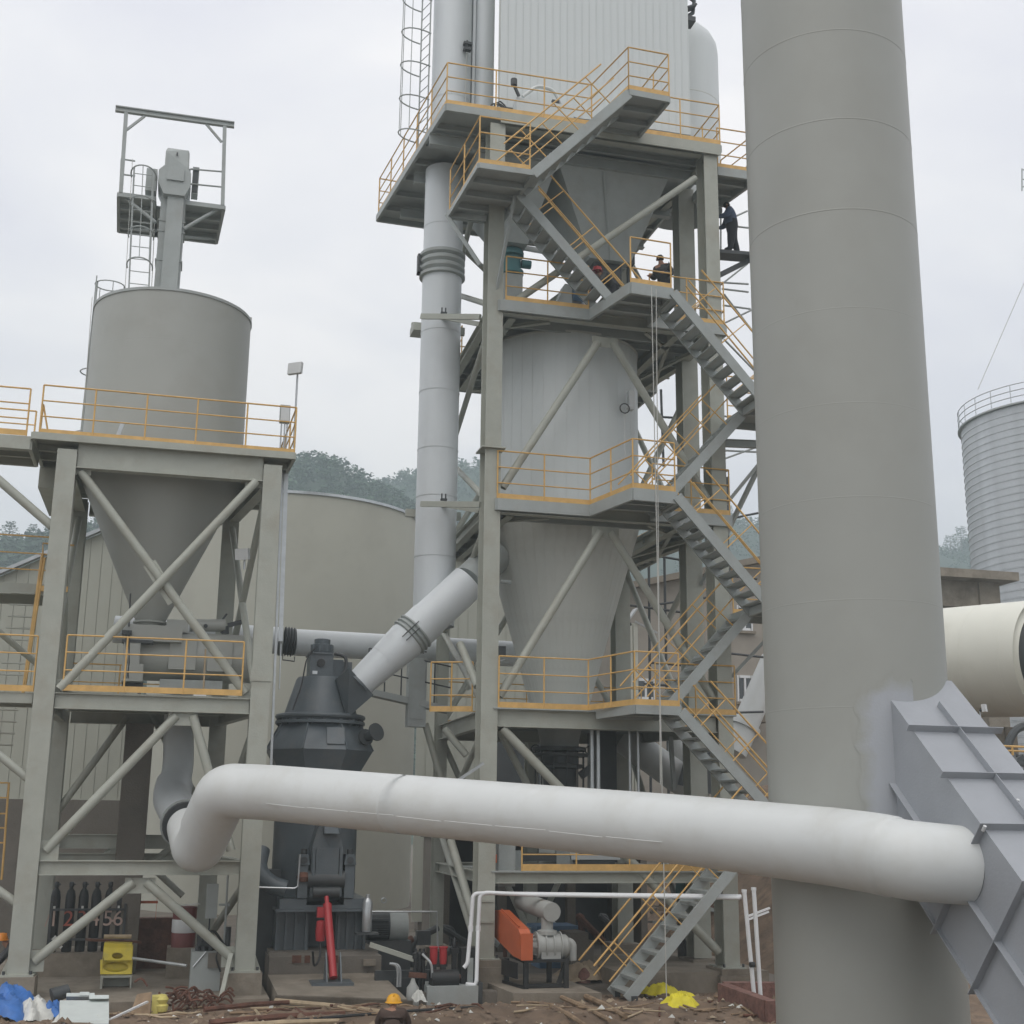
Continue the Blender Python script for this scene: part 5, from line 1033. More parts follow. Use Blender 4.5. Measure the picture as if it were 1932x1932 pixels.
part('upper_stub', STEELG, t, lambda b: b.tube(i1 - idr * .02, i1 + idr * 1.2 + V(0, .5, 0), ir - .03, 32))
part('mill_collar', MILL, t, lambda b: b.tube(i0 - idr * .06, i0 + idr * .0, .365, 32))

# ---- horizontal pipe behind the mill
t = thing('cross_pipe', 'light grey horizontal pipe with a dark bellows passing behind the mill', 'pipe', (4, 35.5, 9))
c0, c1 = at(556, 1212, Y=35.6), at(1000, 1236, Y=38); c1 = V(c1.x, 36.2, at(1000, 1236, Y=36.2).z)
part('pipe', DUCT, t, lambda b: b.tube(c0, c1, .37, 36)); b_0 = at(534, 1209, Y=35.6)
part('bellows', DARK, t, lambda b: b.path([b_0.lerp(c0, k / 12) for k in range(13)], [.37 + (.05 if k % 3 == 1 else 0) for k in range(13)], 32)); part('end_flange', STEELG, t, lambda b: b.tube(b_0 + V(-.12, 0, 0), b_0 + V(-.02, 0, 0), .42, 28)); part('tie_bracket', DARK, t, lambda b: b.path([b_0 + V(0, -.2, -.42), b_0 + V(0, -.2, -.55), c0 + V(0, -.2, -.55), c0 + V(0, -.2, -.42)], .02, 5))
part('pipe', DUCT, t, lambda b: b.tube(b_0 + V(-.12, 0, 0), b_0 + V(-4.5, .3, .15), .37, 28))

# ================================================================== MILL
MX, MY = 3.52, 32.0
t = thing('roller_mill', 'dark slate vertical roller mill with a flanged side nozzle between the two towers', 'mill', (MX, MY, .85))
LA = lambda n, prof, seg=48, m=MILL, rot=0, c=(MX, MY): part(n, m, t, lambda b: b.lathe((c[0], c[1], 0), prof, seg, rot=rot, cap=False))
LA('lower_housing', [(1.0, 1.9), (1.0, 4.95)])
LA('grinding_body', [(.98, 4.55), (1.05, 4.86), (1.36, 5.38), (1.02, 6.02), (.98, 6.04)], 8, rot=R_(22.5))
for k in range(8):
    a = R_(22.5) + k * math.pi / 4; part('body_rib', MILL, t, lambda b: b.bar((MX + 1.365 * math.cos(a), MY + 1.365 * math.sin(a), 5.38), (MX + 1.03 * math.cos(a), MY + 1.03 * math.sin(a), 6.02), .03, .05), smooth=False)
LA('ring_flange', [(.9, 6.02), (1.1, 6.02), (1.1, 6.09), (.95, 6.1)])
part('ring_pipe', MILL, t, lambda b: b.path([(MX + 1.05 * math.cos(a), MY + 1.05 * math.sin(a), 6.2) for a in [2 * math.pi * i / 48 for i in range(49)]], .06, 8))
for k in range(20):
    a = 2 * math.pi * k / 20
    if k == 0: bl0 = part('flange_bolt', DARK, t, lambda b: b.tube((MX + 1.05, MY, 5.98), (MX + 1.05, MY, 6.13), .022, 6))
    else: instance(bl0, 'flange_bolt', t, rotz=a).location = Matrix.Rotation(0, 3, 'Z') @ V(0, 0, 0)
LA('classifier_cone', [(.95, 6.1), (.92, 6.2), (.64, 7.12), (.60, 7.17), (.001, 7.2)])
q0, q1 = i0 - idr * .05, V(MX + .2, MY - .1, 6.75)
part('outlet_chute', MILL, t, lambda b: b.frust([i0 + V(-.30, -.3, .32), i0 + V(.30, -.3, -.30), i0 + V(.3, .4, -.30), i0 + V(-.3, .4, .32)], [V(MX + .25, MY - .75, 7.1), V(MX + .55, MY - .85, 6.15), V(MX + .55, MY + .5, 6.15), V(MX + .25, MY + .5, 7.1)]), smooth=False)
part('gearbox', MILL, t, lambda b: b.box((3.16, 31.55, 7.16), (3.72, 32.4, 7.72)).box((3.13, 31.5, 7.72), (3.70, 32.45, 7.76)), smooth=False)
part('gearbox', MILL, t, lambda b: b.box((3.74, 31.75, 7.1), (4.0, 32.4, 7.62)).box((3.5, 32.0, 7.2), (4.25, 32.6, 7.6)), smooth=False)
for k in range(16):
    a = 2 * math.pi * k / 16; part('ring_lug', MILL, t, lambda b: b.box((MX + 1.0 * math.cos(a) - .04, MY + 1.0 * math.sin(a) - .04, 6.09), (MX + 1.0 * math.cos(a) + .04, MY + 1.0 * math.sin(a) + .04, 6.2)), smooth=False)
hh = at(632, 1395, Y=31); part('access_hatch', MILL, t, lambda b: b.bar(V(hh.x, 30.78, 5.5), V(hh.x, 30.98, 5.9), .42, .03, (0, 1, 0)), smooth=False)
part('cable', BLACK, t, lambda b: b.path([(3.3, 31.5, 7.9), (3.05, 31.4, 7.6), (2.95, 31.3, 6.9), (2.75, 31.1, 6.3)], .018, 5, bend=.2))
part('nameplate', GALV, t, lambda b: b.box((3.22, 31.53, 7.22), (3.34, 31.545, 7.3)), smooth=False)
part('sight_port', BLACK, t, lambda b: b.tube((3.42, 31.5, 7.5), (3.42, 31.548, 7.5), .1, 20))
LA('drive_motor', [(.26, 7.76), (.28, 7.8), (.28, 7.98), (.20, 8.0), (.20, 8.12), (.12, 8.15), (.001, 8.15)], 20, c=(3.47, 31.9))
for k in range(10):
    a = 2 * math.pi * k / 10; part('motor_fin', MILL, t, lambda b: b.bar((3.47 + .27 * math.cos(a), 31.9 + .27 * math.sin(a), 7.8), (3.47 + .27 * math.cos(a), 31.9 + .27 * math.sin(a), 7.99), .03, .03), smooth=False)
part('hose', DARK, t, lambda b: b.path([(3.75, 31.6, 7.75), (4.02, 31.5, 7.7), (4.05, 31.5, 7.4), (3.9, 31.4, 7.15)], .045, 8, bend=.15))
n0, n1 = at(689, 1382, Y=31.2), at(716, 1388, Y=31.0); nd = (at(708, 1378, Y=31.1) - at(692, 1392, Y=31.2)).normalized() 
nz = part('side_nozzle', DARK, t, lambda b: b.tube(at(687, 1393, Y=31.3), at(710, 1381, Y=30.9), .12, 20))
for (x, y, r) in ((690, 1391, .2), (710, 1381, .22)): part('flange', DARK, nz, lambda b: b.tube(at(x - 1.2, y + .6, Y=31.2 if x < 700 else 30.92), at(x + 1.2, y - .6, Y=31.15 if x < 700 else 30.88), r, 20))
pc = at(616, 1560, Y=30.7)
part('roller_cover', MILL, t, lambda b: b.prism([V(pc.x - .36, 30.3, 2.05), V(pc.x + .36, 30.3, 2.05), V(pc.x + .36, 30.3, 3.1), V(pc.x + .28, 30.3, 3.4), V(pc.x + .26, 30.3, 3.82), V(pc.x - .16, 30.3, 3.82), V(pc.x - .28, 30.3, 3.4), V(pc.x - .36, 30.3, 3.1)], (0, .85, 0)), smooth=False)
part('roller_face', MILL, t, lambda b: b.box((pc.x - .26, 30.24, 2.5), (pc.x + .26, 30.297, 3.12)).box((pc.x - .34, 30.22, 2.5), (pc.x - .28, 30.297, 3.14)).box((pc.x + .28, 30.22, 2.5), (pc.x + .34, 30.297, 3.14)), smooth=False)
part('roller_hood', MILL, t, lambda b: b.prism([V(pc.x - .12, 30.0, 3.45), V(pc.x + .22, 30.0, 3.45), V(pc.x + .22, 30.0, 3.72), V(pc.x + .1, 30.1, 3.8), V(pc.x - .12, 30.1, 3.8)], (0, .3, 0)), smooth=False)
part('roller_axle', DARK, t, lambda b: b.tube((pc.x - .42, 30.4, 2.42), (pc.x + .42, 30.4, 2.42), .2, 20).tube((pc.x - .3, 30.25, 2.15), (pc.x + .3, 30.25, 2.15), .12, 16))
for s in (-1, 1):
    xx = pc.x + s * .53; part('bearing_block', MILL, t, lambda b: b.box((xx - .11, 30.3, 2.02), (xx + .11, 30.7, 2.75)).prism([V(xx - .14, 30.26, 2.75), V(xx + .14, 30.26, 2.75), V(xx + .1, 30.26, 2.98), V(xx - .1, 30.26, 2.98)], (0, .5, 0)), smooth=False)
    part('bearing_cap', DARK, t, lambda b: b.tube((xx, 30.24, 2.85), (xx, 30.3, 2.85), .08, 12).tube((xx, 30.4, 2.98), (xx, 30.4, 3.1), .07, 10))
part('base_plate', MILL, t, lambda b: b.box((pc.x - 1.02, 30.35, 1.78), (pc.x - .42, 33.3, 2.0)).box((pc.x - .42, 30.35, 1.78), (pc.x + .43, 33.3, 1.86)).box((pc.x + .43, 30.35, 1.78), (pc.x + .98, 33.3, 2.0)).box((pc.x - 1.1, 30.3, 1.72), (pc.x + 1.06, 33.4, 1.777)), smooth=False)
part('pedestal', MILL, t, lambda b: b.box((pc.x - 1.05, 30.75, .86), (pc.x - .3, 33.2, 1.72)).box((pc.x + .32, 30.75, .86), (pc.x + 1.0, 33.2, 1.72)).box((pc.x - .3, 31.4, .86), (pc.x + .32, 33.2, 1.72)), smooth=False)
for x in (-1.02, -.82, -.6, -.36, .38, .58, .78, .97): part('pedestal_rib', MILL, t, lambda b: b.box((pc.x + x - .03, 30.66, .86), (pc.x + x + .03, 30.748, 1.718)), smooth=False)
part('side_duct', MILL, t, lambda b: b.path([(2.2, 31.2, 3.05), (2.1, 30.9, 2.6), (2.4, 30.6, 2.3), (2.75, 30.55, 2.2)], .2, 16, bend=.3)); part('side_leg', DARK, t, lambda b: b.prism([V(1.95, 31.3, .3), V(2.5, 31.3, .3), V(2.7, 31.3, 2.6), V(2.1, 31.3, 2.6)], (0, .6, 0)), smooth=False)
rg = at(572, 1654, Y=30.4); part('rag', RUST, t, lambda b: b.lathe((rg.x, 30.35, rg.z), [(.001, -.12), (.13, -.1), (.16, 0), (.1, .1), (.001, .12)], 9))
tag(part('conduit', GALV, None, lambda b: b.path([at(488, 1674, Y=29.8), at(555, 1676, Y=29.8), at(562, 1672, Y=29.8), at(566, 1612, Y=29.8)], .02, 6)), 'thin bright conduit bending up in front of the mill', 'conduit')
t = thing('mill_foundation', 'stained concrete foundation block under the mill', 'foundation', (3.6, 30, 0))
part('upper_block', CONCD, t, lambda b: b.prism([(2.42, 30.05, -.04), (4.92, 30.05, -.04), (4.92, 30.05, .78), (2.42, 30.05, .78)], (0, 3.9, 0)).prism([(2.42, 30.05, .78), (4.92, 30.05, .78), (4.75, 30.35, .86), (2.42, 30.35, .86)], (0, 0, .001)), smooth=False)
part('top_slab', CONCD, t, lambda b: b.box((2.45, 30.3, .75), (4.88, 33.9, .862)), smooth=False)
part('front_apron', CONC, t, lambda b: b.prism([V(2.4, 27.9, -.04), V(5.15, 27.3, -.04), V(5.15, 27.3, .18), V(2.4, 27.9, .26)], (0, .0, 0)).frust([V(2.45, 27.9, -.04), V(5.05, 27.4, -.04), V(5.05, 27.4, .2), V(2.45, 27.9, .28)], [V(2.4, 30.04, -.04), V(4.9, 30.04, -.04), V(4.9, 30.04, .42), V(2.4, 30.04, .42)]), smooth=False)
p = at(700, 1815, Y=29.98); part('anchor_block', CONC, t, lambda b: b.box((p.x - .18, 29.9, p.z - .07), (p.x + .1, 30.04, p.z + .06)), smooth=False)
for (x, w_) in ((560, .2), (632, .15), (580, .12)): q = at(x, 1808, Y=30.02); part('weld_plate', RUST, t, lambda b: b.box((q.x - w_ / 2, 30.02, q.z - .1), (q.x + w_ / 2, 30.045, q.z + .06)), smooth=False)
t = thing('hydraulic_ram', 'bright red hydraulic ram leaning against the mill base', 'hydraulic ram', at(628, 1855, Y=29.0))
rA, rB = at(629, 1845, Y=29.1), at(616, 1692, Y=30.15)
part('cylinder', RED, t, lambda b: b.tube(rA, rA.lerp(rB, .88), .09, 20)); part('rod', RED, t, lambda b: b.tube(rA.lerp(rB, .86), rB, .05, 12)); part('cylinder_cap', RED, t, lambda b: b.tube(rA.lerp(rB, .83), rA.lerp(rB, .9), .1, 20))
for s in (-1, 1): part('bracket', MILL, t, lambda b: b.prism([V(rA.x + s * .14, 28.9, .33), V(rA.x + s * .14, 29.5, .36), V(rA.x + s * .14, 29.3, .95)], (.03 * s, 0, 0)), smooth=False)
part('bracket_foot', MILL, t, lambda b: b.box((rA.x - .5, 28.75, .27), (rA.x + .4, 29.5, .37)), smooth=False)
vb = at(606, 1758, Y=29.9); part('accumulator', RED, t, lambda b: b.lathe((vb.x, 30.0, 0), [(.001, vb.z - .22), (.1, vb.z - .2), (.12, vb.z), (.1, vb.z + .22), (.001, vb.z + .25)], 16).box((vb.x - .1, 29.95, vb.z + .3), (vb.x + .05, 30.1, vb.z + .52)))
part('hose', BLACK, t, lambda b: b.path([vb + V(0, .1, -.2), vb + V(0, -.05, -.55), vb + V(-.15, -.2, -.75), at(590, 1795, Y=29.6)], .025, 6, bend=.2))
p = at(693, 1722, Y=30.2); tag(part('gas_bottle', GALV, None, lambda b: b.lathe((p.x, 30.2, 0), [(.10, p.z - .42), (.115, p.z - .38), (.115, p.z + .22), (.08, p.z + .3), (.05, p.z + .33), (.05, p.z + .4), (.001, p.z + .41)], 20)), 'upright silver gas bottle at the right corner of the mill base', 'gas bottle')
part('bottle_shelf', DARK, bpy.data.objects['roller_mill'], lambda b: b.box((p.x - .25, 30.0, p.z - .47), (p.x + .25, 30.45, p.z - .43)), smooth=False)
p = at(725, 1748, Y=32.5); t = thing('electric_motor', 'grey green electric motor on a base behind the mill', 'motor', (p.x, 32.5, .6))
part('body', DARK, t, lambda b: b.path([(p.x - .45, 32.5, p.z), (p.x + .45, 32.5, p.z)], .33, 24)); part('end_bell', STEELG, t, lambda b: b.path([(p.x + .1, 32.5, p.z), (p.x + .55, 32.5, p.z)], .36, 24)); part('shaft', DARK, t, lambda b: b.tube((p.x - .9, 32.5, p.z), (p.x - .4, 32.5, p.z), .12, 12))
for k in range(9): part('cooling_fin', DARK, t, lambda b: b.box((p.x - .4, 32.14, p.z - .2 + k * .05), (p.x + .05, 32.2, p.z - .185 + k * .05)), smooth=False)
part('base', DARK, t, lambda b: b.box((p.x - .7, 32.1, -.04), (p.x + .6, 32.9, p.z - .3)), smooth=False); part('lifting_eye', GALV, t, lambda b: b.path([(p.x - .05 + .06 * math.cos(a), 32.4, p.z + .62 + .06 * math.sin(a)) for a in [2 * math.pi * i / 10 for i in range(11)]], .015, 5))
tag(part('handrail_pipe', GALV, None, lambda b: b.path([at(700, 1720, Y=31.6), at(824, 1720, Y=31.6), at(826, 1790, Y=31.6)], .025, 6)), 'thin horizontal pipe rail right of the mill base', 'pipe')
t = thing('access_walkway', 'grey narrow walkway with thin handrails behind the inclined duct', 'walkway', at(760, 1330, Y=33))
wa, wb = at(690, 1305, Y=33.5), at(845, 1340, Y=33.0)
part('floor', STEELG, t, lambda b: b.bar(wa, wb, .8, .16), smooth=False)
for k in range(6):
    p = wa.lerp(wb, k / 5) + V(0, -.35, 0); part('post', DARK, t, lambda b: b.tube(p, p + V(0, 0, 1.1), .02, 5))
for h in (.55, 1.1): part('rail', DARK, t, lambda b: b.tube(wa + V(0, -.35, h), wb + V(0, -.35, h), .02, 5))
t2 = at(730, 1226, Y=33.4); part('upper_rail', DARK, t, lambda b: b.path([at(726, 1285, Y=33.4), at(726, 1222, Y=33.4), at(800, 1232, Y=33.4)], .02, 5).path([at(770, 1285, Y=33.4), at(770, 1225, Y=33.4), at(805, 1230, Y=33.4)], .02, 5))
p = at(790, 1270, Y=32.8); tag(part('switch_cabinet', STEELG, None, lambda b: b.box((p.x - .25, 32.8, 6.1), (p.x + .22, 33.2, p.z + .4)).box((p.x - .2, 32.78, 6.3), (p.x + .17, 32.797, p.z + .3)), smooth=False), 'tall grey switch cabinet behind the lower end of the tall duct', 'cabinet')

# ================================================================== LOWER EQUIPMENT ROUND THE MAIN TOWER
t = thing('root_blower', 'grey roots blower with an orange belt guard on a black stand', 'blower', (8.5, 28, .6))
BY = 27.6
bp_ = lambda x, y, Y=BY: at(x, y, Y=Y)
gA, gB = bp_(985, 1790), bp_(1008, 1803)                       # guard front face
gz0, gz1 = bp_(1000, 1811).z, bp_(1000, 1752).z
gx = bp_(1004, 1790).x
def guard(b):
    # a slanting belt guard: a slab whose long side runs away from the camera
    P = [(gx, BY, gz0), (gx, BY, gz1 - .18), (gx - .03, BY + .15, gz1 - .02), (gx - .12, BY + 1.5, gz1 + .28), (gx - .15, BY + 1.75, gz1 + .26), (gx - .18, BY + 1.85, gz1 - .05), (gx - .18, BY + 1.85, gz0 + .35), (gx - .05, BY + .5, gz0 + .03)]
    b.prism(P, (-.24, 0, 0))
part('belt_guard', BGUARD, t, guard, smooth=False)
part('guard_trim', BGUARD, t, lambda b: b.box((gx - .25, BY - .02, gz0 - .01), (gx + .01, BY - .002, gz1 - .1)).bar((gx - .24, BY + .2, gz1 + .03), (gx - .3, BY + 1.5, gz1 + .29), .03, .03), smooth=False)
bz = (bp_(1045, 1764).z + bp_(1045, 1812).z) / 2; br = .27
xa, xb_ = gx + .04, bp_(1082, 1790).x
part('casing', BLOW, t, lambda b: b.path([(xa + .12, BY + .35, bz), (xb_ - .2, BY + .35, bz)], br, 28))
for f in (.16, .36, .56, .76): x = xa + (xb_ - xa) * f; part('casing_rib', BLOW, t, lambda b: b.path([(x - .015, BY + .35, bz), (x + .015, BY + .35, bz)], br + .035, 28))
part('casing_foot', BLOW, t, lambda b: b.box((xa + .2, BY + .1, gz0), (xb_ - .25, BY + .6, bz - .1)), smooth=False)
part('bearing_housing', BLOW, t, lambda b: b.path([(xa, BY + .35, bz - .02), (xa + .12, BY + .35, bz - .02)], .19, 20)); 
for k in range(8): a = 2 * math.pi * k / 8; part('bearing_fin', BLOW, t, lambda b: b.bar((xa + .02, BY + .35 + .19 * math.cos(a), bz + .19 * math.sin(a)), (xa + .13, BY + .35 + .24 * math.cos(a), bz + .24 * math.sin(a)), .03, .02), smooth=False)
part('gear_cover', BLOW, t, lambda b: b.path([(xb_ - .2, BY + .35, bz), (xb_ - .08, BY + .35, bz), (xb_ - .02, BY + .35, bz)], [.24, .24, .19], 24)); part('drain_spout', BLOW, t, lambda b: b.path([(xb_ - .08, BY + .3, bz + .1), (xb_ + .06, BY + .3, bz + .05), (xb_ + .08, BY + .3, bz - .3)], [.1, .1, .08], 14, bend=.1))
part('inlet_neck', BLOW, t, lambda b: b.lathe(((xa + xb_) / 2 - .05, BY + .35, 0), [(.22, bz + br - .03), (.22, bz + br + .05), (.13, bz + br + .08), (.13, bz + br + .45)], 20))
se = at(1041, 1721, Y=BY + .15); sb = at(985, 1700, Y=BY + 2.0)
part('silencer', BLOW, t, lambda b: b.tube(se, sb, .205, 32)); part('silencer_end', BLOW, t, lambda b: b.tube(se + (se - sb).normalized() * .02, se, .2, 32))
part('plinth_frame', BLACK, t, lambda b: b.box((gx - .2, BY + .0, gz0 - .06), (xb_ - .1, BY + 1.1, gz0 - .003)), smooth=False)
zf = at(1030, 1868, Y=BY).z
for (x, y) in ((gx - .12, BY + .05), (xb_ - .15, BY + .05), (gx - .3, BY + 1.0), (xb_ - .25, BY + 1.0)): part('leg', BLACK, t, lambda b: b.box((x - .05, y - .04, .31), (x + .05, y + .05, gz0 - .062)), smooth=False)
part('skid_bar', BLACK, t, lambda b: b.bar((gx - .12, BY + .1, .36), (xb_ - .1, BY + .1, .36), .06, .08).bar((gx - .15, BY + .0, .34), (gx - .35, BY + 1.1, .34), .06, .06).bar((xb_ - .15, BY + .1, gz0 - .1), (xb_ - .3, BY + .1, .4), .05, .1), smooth=False)
part('side_sheet', BLACK, t, lambda b: b.prism([(gx - .3, BY + .1, .5), (gx - .3, BY + .1, gz0 - .07), (gx - .42, BY + 1.0, gz0 - .07), (gx - .42, BY + 1.0, .5)], (.02, 0, 0)), smooth=False)
t = thing('blower_plinth', 'long low concrete plinth under the blower', 'plinth', (8.5, 28, 0))
part('block', CONC, t, lambda b: b.prism([V(gx - .55, 27.05, -.04), V(xb_ + .35, 26.75, -.04), V(xb_ + .25, 30.2, -.04), V(gx - .8, 30.2, -.04)], (0, 0, .35)), smooth=False)
# lube station
t = thing('lubrication_station', 'oil lubrication unit with two red filters, black pump frame and grey tank', 'machine', (6.2, 28.4, 0))
l_ = lambda x, y, Y=28.0: at(x, y, Y=Y)
A, B = l_(806, 1868), l_(902, 1893); part('tank', STEELG, t, lambda b: b.box((A.x, 28.0, -.02), (B.x, 28.9, l_(806, 1862).z)), smooth=False)
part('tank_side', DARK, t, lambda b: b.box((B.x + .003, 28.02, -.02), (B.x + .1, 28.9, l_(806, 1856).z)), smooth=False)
ztk = l_(806, 1862).z
for x in (818, 836): p = l_(x, 1805, 28.5); part('filter', RED, t, lambda b: b.lathe((p.x, 28.5, 0), [(.001, p.z - .16), (.07, p.z - .15), (.085, p.z - .05), (.085, p.z + .17), (.10, p.z + .18), (.10, p.z + .21), (.001, p.z + .22)], 16)); part('filter_post', BLACK, t, lambda b: b.box((p.x - .06, 28.45, ztk), (p.x + .06, 28.55, p.z - .15)))
for x in (784, 792, 799): p = l_(x, 1810, 28.4); part('valve_column', BLACK, t, lambda b: b.lathe((p.x, 28.4, 0), [(.045, ztk - .3), (.045, p.z), (.07, p.z + .02), (.07, p.z + .12), (.03, p.z + .16), (.03, p.z + .22)], 10))
part('pressure_pipe', GALV, t, lambda b: b.path([l_(797, 1800, 28.3), l_(812, 1815, 28.2), l_(815, 1826, 28.2), l_(815, 1845, 28.2)], .028, 8, bend=.08)); part('cross_beam', RUST, t, lambda b: b.bar(l_(772, 1839, 28.2), l_(804, 1841, 28.2), .1, .1).bar(l_(845, 1842, 28.2), l_(868, 1842, 28.2), .12, .08), smooth=False)
p = l_(838, 1842, 28.3); part('pump_motor', BLACK, t, lambda b: b.path([(p.x - .3, 28.3, p.z - .05), (p.x + .3, 28.3, p.z - .05)], .19, 18)); part('pump_foot', BLACK, t, lambda b: b.box((p.x - .3, 28.15, ztk), (p.x + .3, 28.5, p.z - .15)))
p = l_(857, 1800, 28.5); part('pressure_gauge', BLACK, t, lambda b: b.box((p.x - .05, 28.45, ztk), (p.x + .05, 28.55, p.z + .1)).box((p.x - .08, 28.4, p.z + .02), (p.x + .08, 28.6, p.z + .12)).lathe((p.x, 28.5, 0), [(.04, p.z + .12), (.06, p.z + .2), (.02, p.z + .32), (.001, p.z + .36)], 10)); part('hose', BLACK, t, lambda b: b.path([V(p.x, 28.5, p.z + .15), V(p.x + .3, 28.5, p.z), V(p.x + .5, 28.6, p.z - .3), V(p.x + .55, 28.6, p.z - .5)], .02, 6, bend=.15))
A, B = l_(876, 1842, 28.3), l_(900, 1812, 28.3); part('cooler', BLACK, t, lambda b: b.box((A.x - .06, 28.35, ztk - .1), (B.x + .05, 28.75, B.z + .25)), smooth=False); part('cooler_front', STEELG, t, lambda b: b.box((A.x + .07, 28.3, A.z - .32), (B.x - .08, 28.345, B.z + .05)), smooth=False)
p = l_(777, 1872, 27.9); part('oil_bottle', BLOW, t, lambda b: b.lathe((p.x, 27.8, 0), [(.13, -.03), (.14, .02), (.13, p.z + .1), (.06, p.z + .2), (.04, p.z + .28)], 16))
part('bent_pipe', GALV, t, lambda b: [b.path([l_(735 + i * 4, 1818, 28.6), l_(748 + i * 4, 1820, 28.6), l_(751 + i * 5, 1835, 28.6), l_(750 + i * 5, 1862, 28.6)], .028, 8, bend=.12) for i in range(2)])
part('pit_frame', DARK, t, lambda b: b.box((l_(755, 1850).x, 28.7, -.03), (l_(800, 1850).x, 28.76, .45)).box((l_(725, 1830).x, 29.2, .0), (l_(905, 1830).x, 29.3, .55)), smooth=False)
tag(part('steel_strut', STEEL, None, lambda b: b.bar(at(698, 1782, Y=29.2), at(805, 1818, Y=28.7), .07, .1), smooth=False), 'grey steel angle lying slanted from the mill foundation to the oil unit', 'bar')
# white plastic pipework
t = thing('plastic_pipework', 'white plastic pipe loop rising beside the tower column and running right along the tower front', 'pipe', (7.2, 28.5, 0))
w_ = lambda x, y, Y=28.4: at(x, y, Y=Y)
part('pipe', PVC, t, lambda b: b.path([w_(875, 1826, 28.3), w_(882, 1818, 28.3), w_(888, 1752), w_(892, 1692), w_(897, 1686), w_(925, 1685), (w_(925, 1686).x + .6, 28.3, w_(925, 1686).z - .0), w_(1395, 1691, 27.2)], .045, 10, bend=.07))
part('pipe', PVC, t, lambda b: b.path([w_(879, 1857, 28.1), w_(896, 1859, 28.1), w_(899, 1852, 28.1), w_(902, 1752), w_(905, 1690), w_(915, 1684), w_(1000, 1688, 28.2), w_(1395, 1694, 27.15)], .045, 10, bend=.07))
for (x, y) in ((888, 1752), (902, 1752), (896, 1859), (882, 1820)): q = w_(x, y); part('coupling', PVC, t, lambda b: b.tube(q - V(0, 0, .06), q + V(0, 0, .06), .058, 10))
part('pipe_end', PVC, t, lambda b: b.tube(w_(1388, 1692, 27.2), w_(1398, 1692, 27.18), .055, 10))
t = thing('standing_plastic_pipes', 'two white plastic pipes standing upright in the brick pit', 'pipe', at(1420, 1870, Y=25.5))
for (xt, yt, xb2, yb2) in ((1404, 1680, 1423, 1880), (1422, 1676, 1435, 1882)): part('pipe', PVC, t, lambda b: b.tube(at(xt, yt, Y=25.4), at(xb2, yb2, Y=25.4), .045, 10)); part('pipe_cap', PVC, t, lambda b: b.tube(at(xt, yt - 2, Y=25.4), at(xt, yt + 4, Y=25.4), .055, 10))
part('tie', BLACK, t, lambda b: b.tube(at(1415, 1820, Y=25.35), at(1423, 1820, Y=25.35), .055, 8))
tag(part('white_angle', PVC, None, lambda b: b.bar(at(1408, 1730, Y=26.5), at(1452, 1713, Y=26.5), .05, .04).bar(at(1408, 1736, Y=26.5), at(1450, 1720, Y=26.5), .05, .04)), 'pair of white slats leaning behind the upright plastic pipes', 'slat')
t = thing('brick_pit', 'low dark red brick pit wall beside the chimney', 'wall', at(1400, 1890, Y=24.5))
c_ = [at(1364, 1856, Z=.5), at(1452, 1888, Z=.5), at(1500, 1885, Z=.5)]
bA, bB = c_[0], c_[1]
part('side_wall', BRICK, t, lambda b: b.bar(V(bA.x, bA.y, .22), V(bB.x, bB.y, .22), .24, .58), smooth=False); part('front_wall', BRICK, t, lambda b: b.bar(V(bB.x - .1, bB.y - .02, .222), V(bB.x + 2.4, bB.y - .1, .222), .24, .58), smooth=False); part('back_wall', BRICK, t, lambda b: b.bar(V(bA.x + .1, bA.y + .2, .218), V(bA.x + 2.6, bA.y - .3, .218), .24, .58), smooth=False)
t = thing('downpipe', 'short wide grey pipe hanging right of the front tower column', 'pipe', (8, 29.5, 3))
pa = at(955, 1585, Y=29.6); part('pipe', STEELG, t, lambda b: b.box((pa.x - .2, 29.5, at(955, 1672, Y=29.6).z), (pa.x + .2, 29.9, 4.6)), smooth=False)
part('clip', BGUARD, t, lambda b: b.box((pa.x - .45, 29.5, at(933, 1628, Y=29.5).z), (pa.x - .24, 29.6, at(933, 1612, Y=29.5).z)), smooth=False)
t = thing('inclined_white_pipe', 'fat white pipe sloping down to the right under the second floor', 'pipe', at(1230, 1430, Y=34))
part('pipe', WHITE, t, lambda b: b.path([at(1180, 1395, Y=34.5), at(1290, 1475, Y=33.5), at(1330, 1490, Y=33.5)], .43, 28, bend=.3)); part('elbow', WHITE, t, lambda b: b.path([at(1290, 1330, Y=34), at(1278, 1420, Y=34), at(1290, 1470, Y=33.8)], .3, 24, bend=.4))
t = thing('steep_white_pipe', 'white pipe rising steeply beside the chimney in front of the beige workshop', 'pipe', at(1430, 1340, Y=38))
part('pipe', WHITE, t, lambda b: b.path([at(1384, 1420, Y=38), at(1460, 1245, Y=38)], .42, 24)); part('flange', WHITE, t, lambda b: b.tube(at(1404, 1375, Y=38), at(1408, 1367, Y=38), .5, 24))
t = thing('black_chute', 'tapered black chute behind the stair under the second floor', 'chute', at(1320, 1440, Y=32))
part('casing', DARK, t, lambda b: b.frust([at(1278, 1480, Y=32), at(1348, 1500, Y=32), at(1348, 1500, Y=33.4), at(1278, 1480, Y=33.4)], [at(1300, 1400, Y=32), at(1352, 1405, Y=32), at(1352, 1405, Y=33.4), at(1300, 1400, Y=33.4)]), smooth=False); part('support', STEELG, t, lambda b: b.bar(at(1265, 1390, Y=31.5), at(1272, 1490, Y=31.5), .1, .1), smooth=False)
q = at(1192, 1172, Y=36.5); t = thing('panel_post', 'cream cable trunking post topped by a small white panel behind the tower', 'post', (q.x, 36.5, 2))
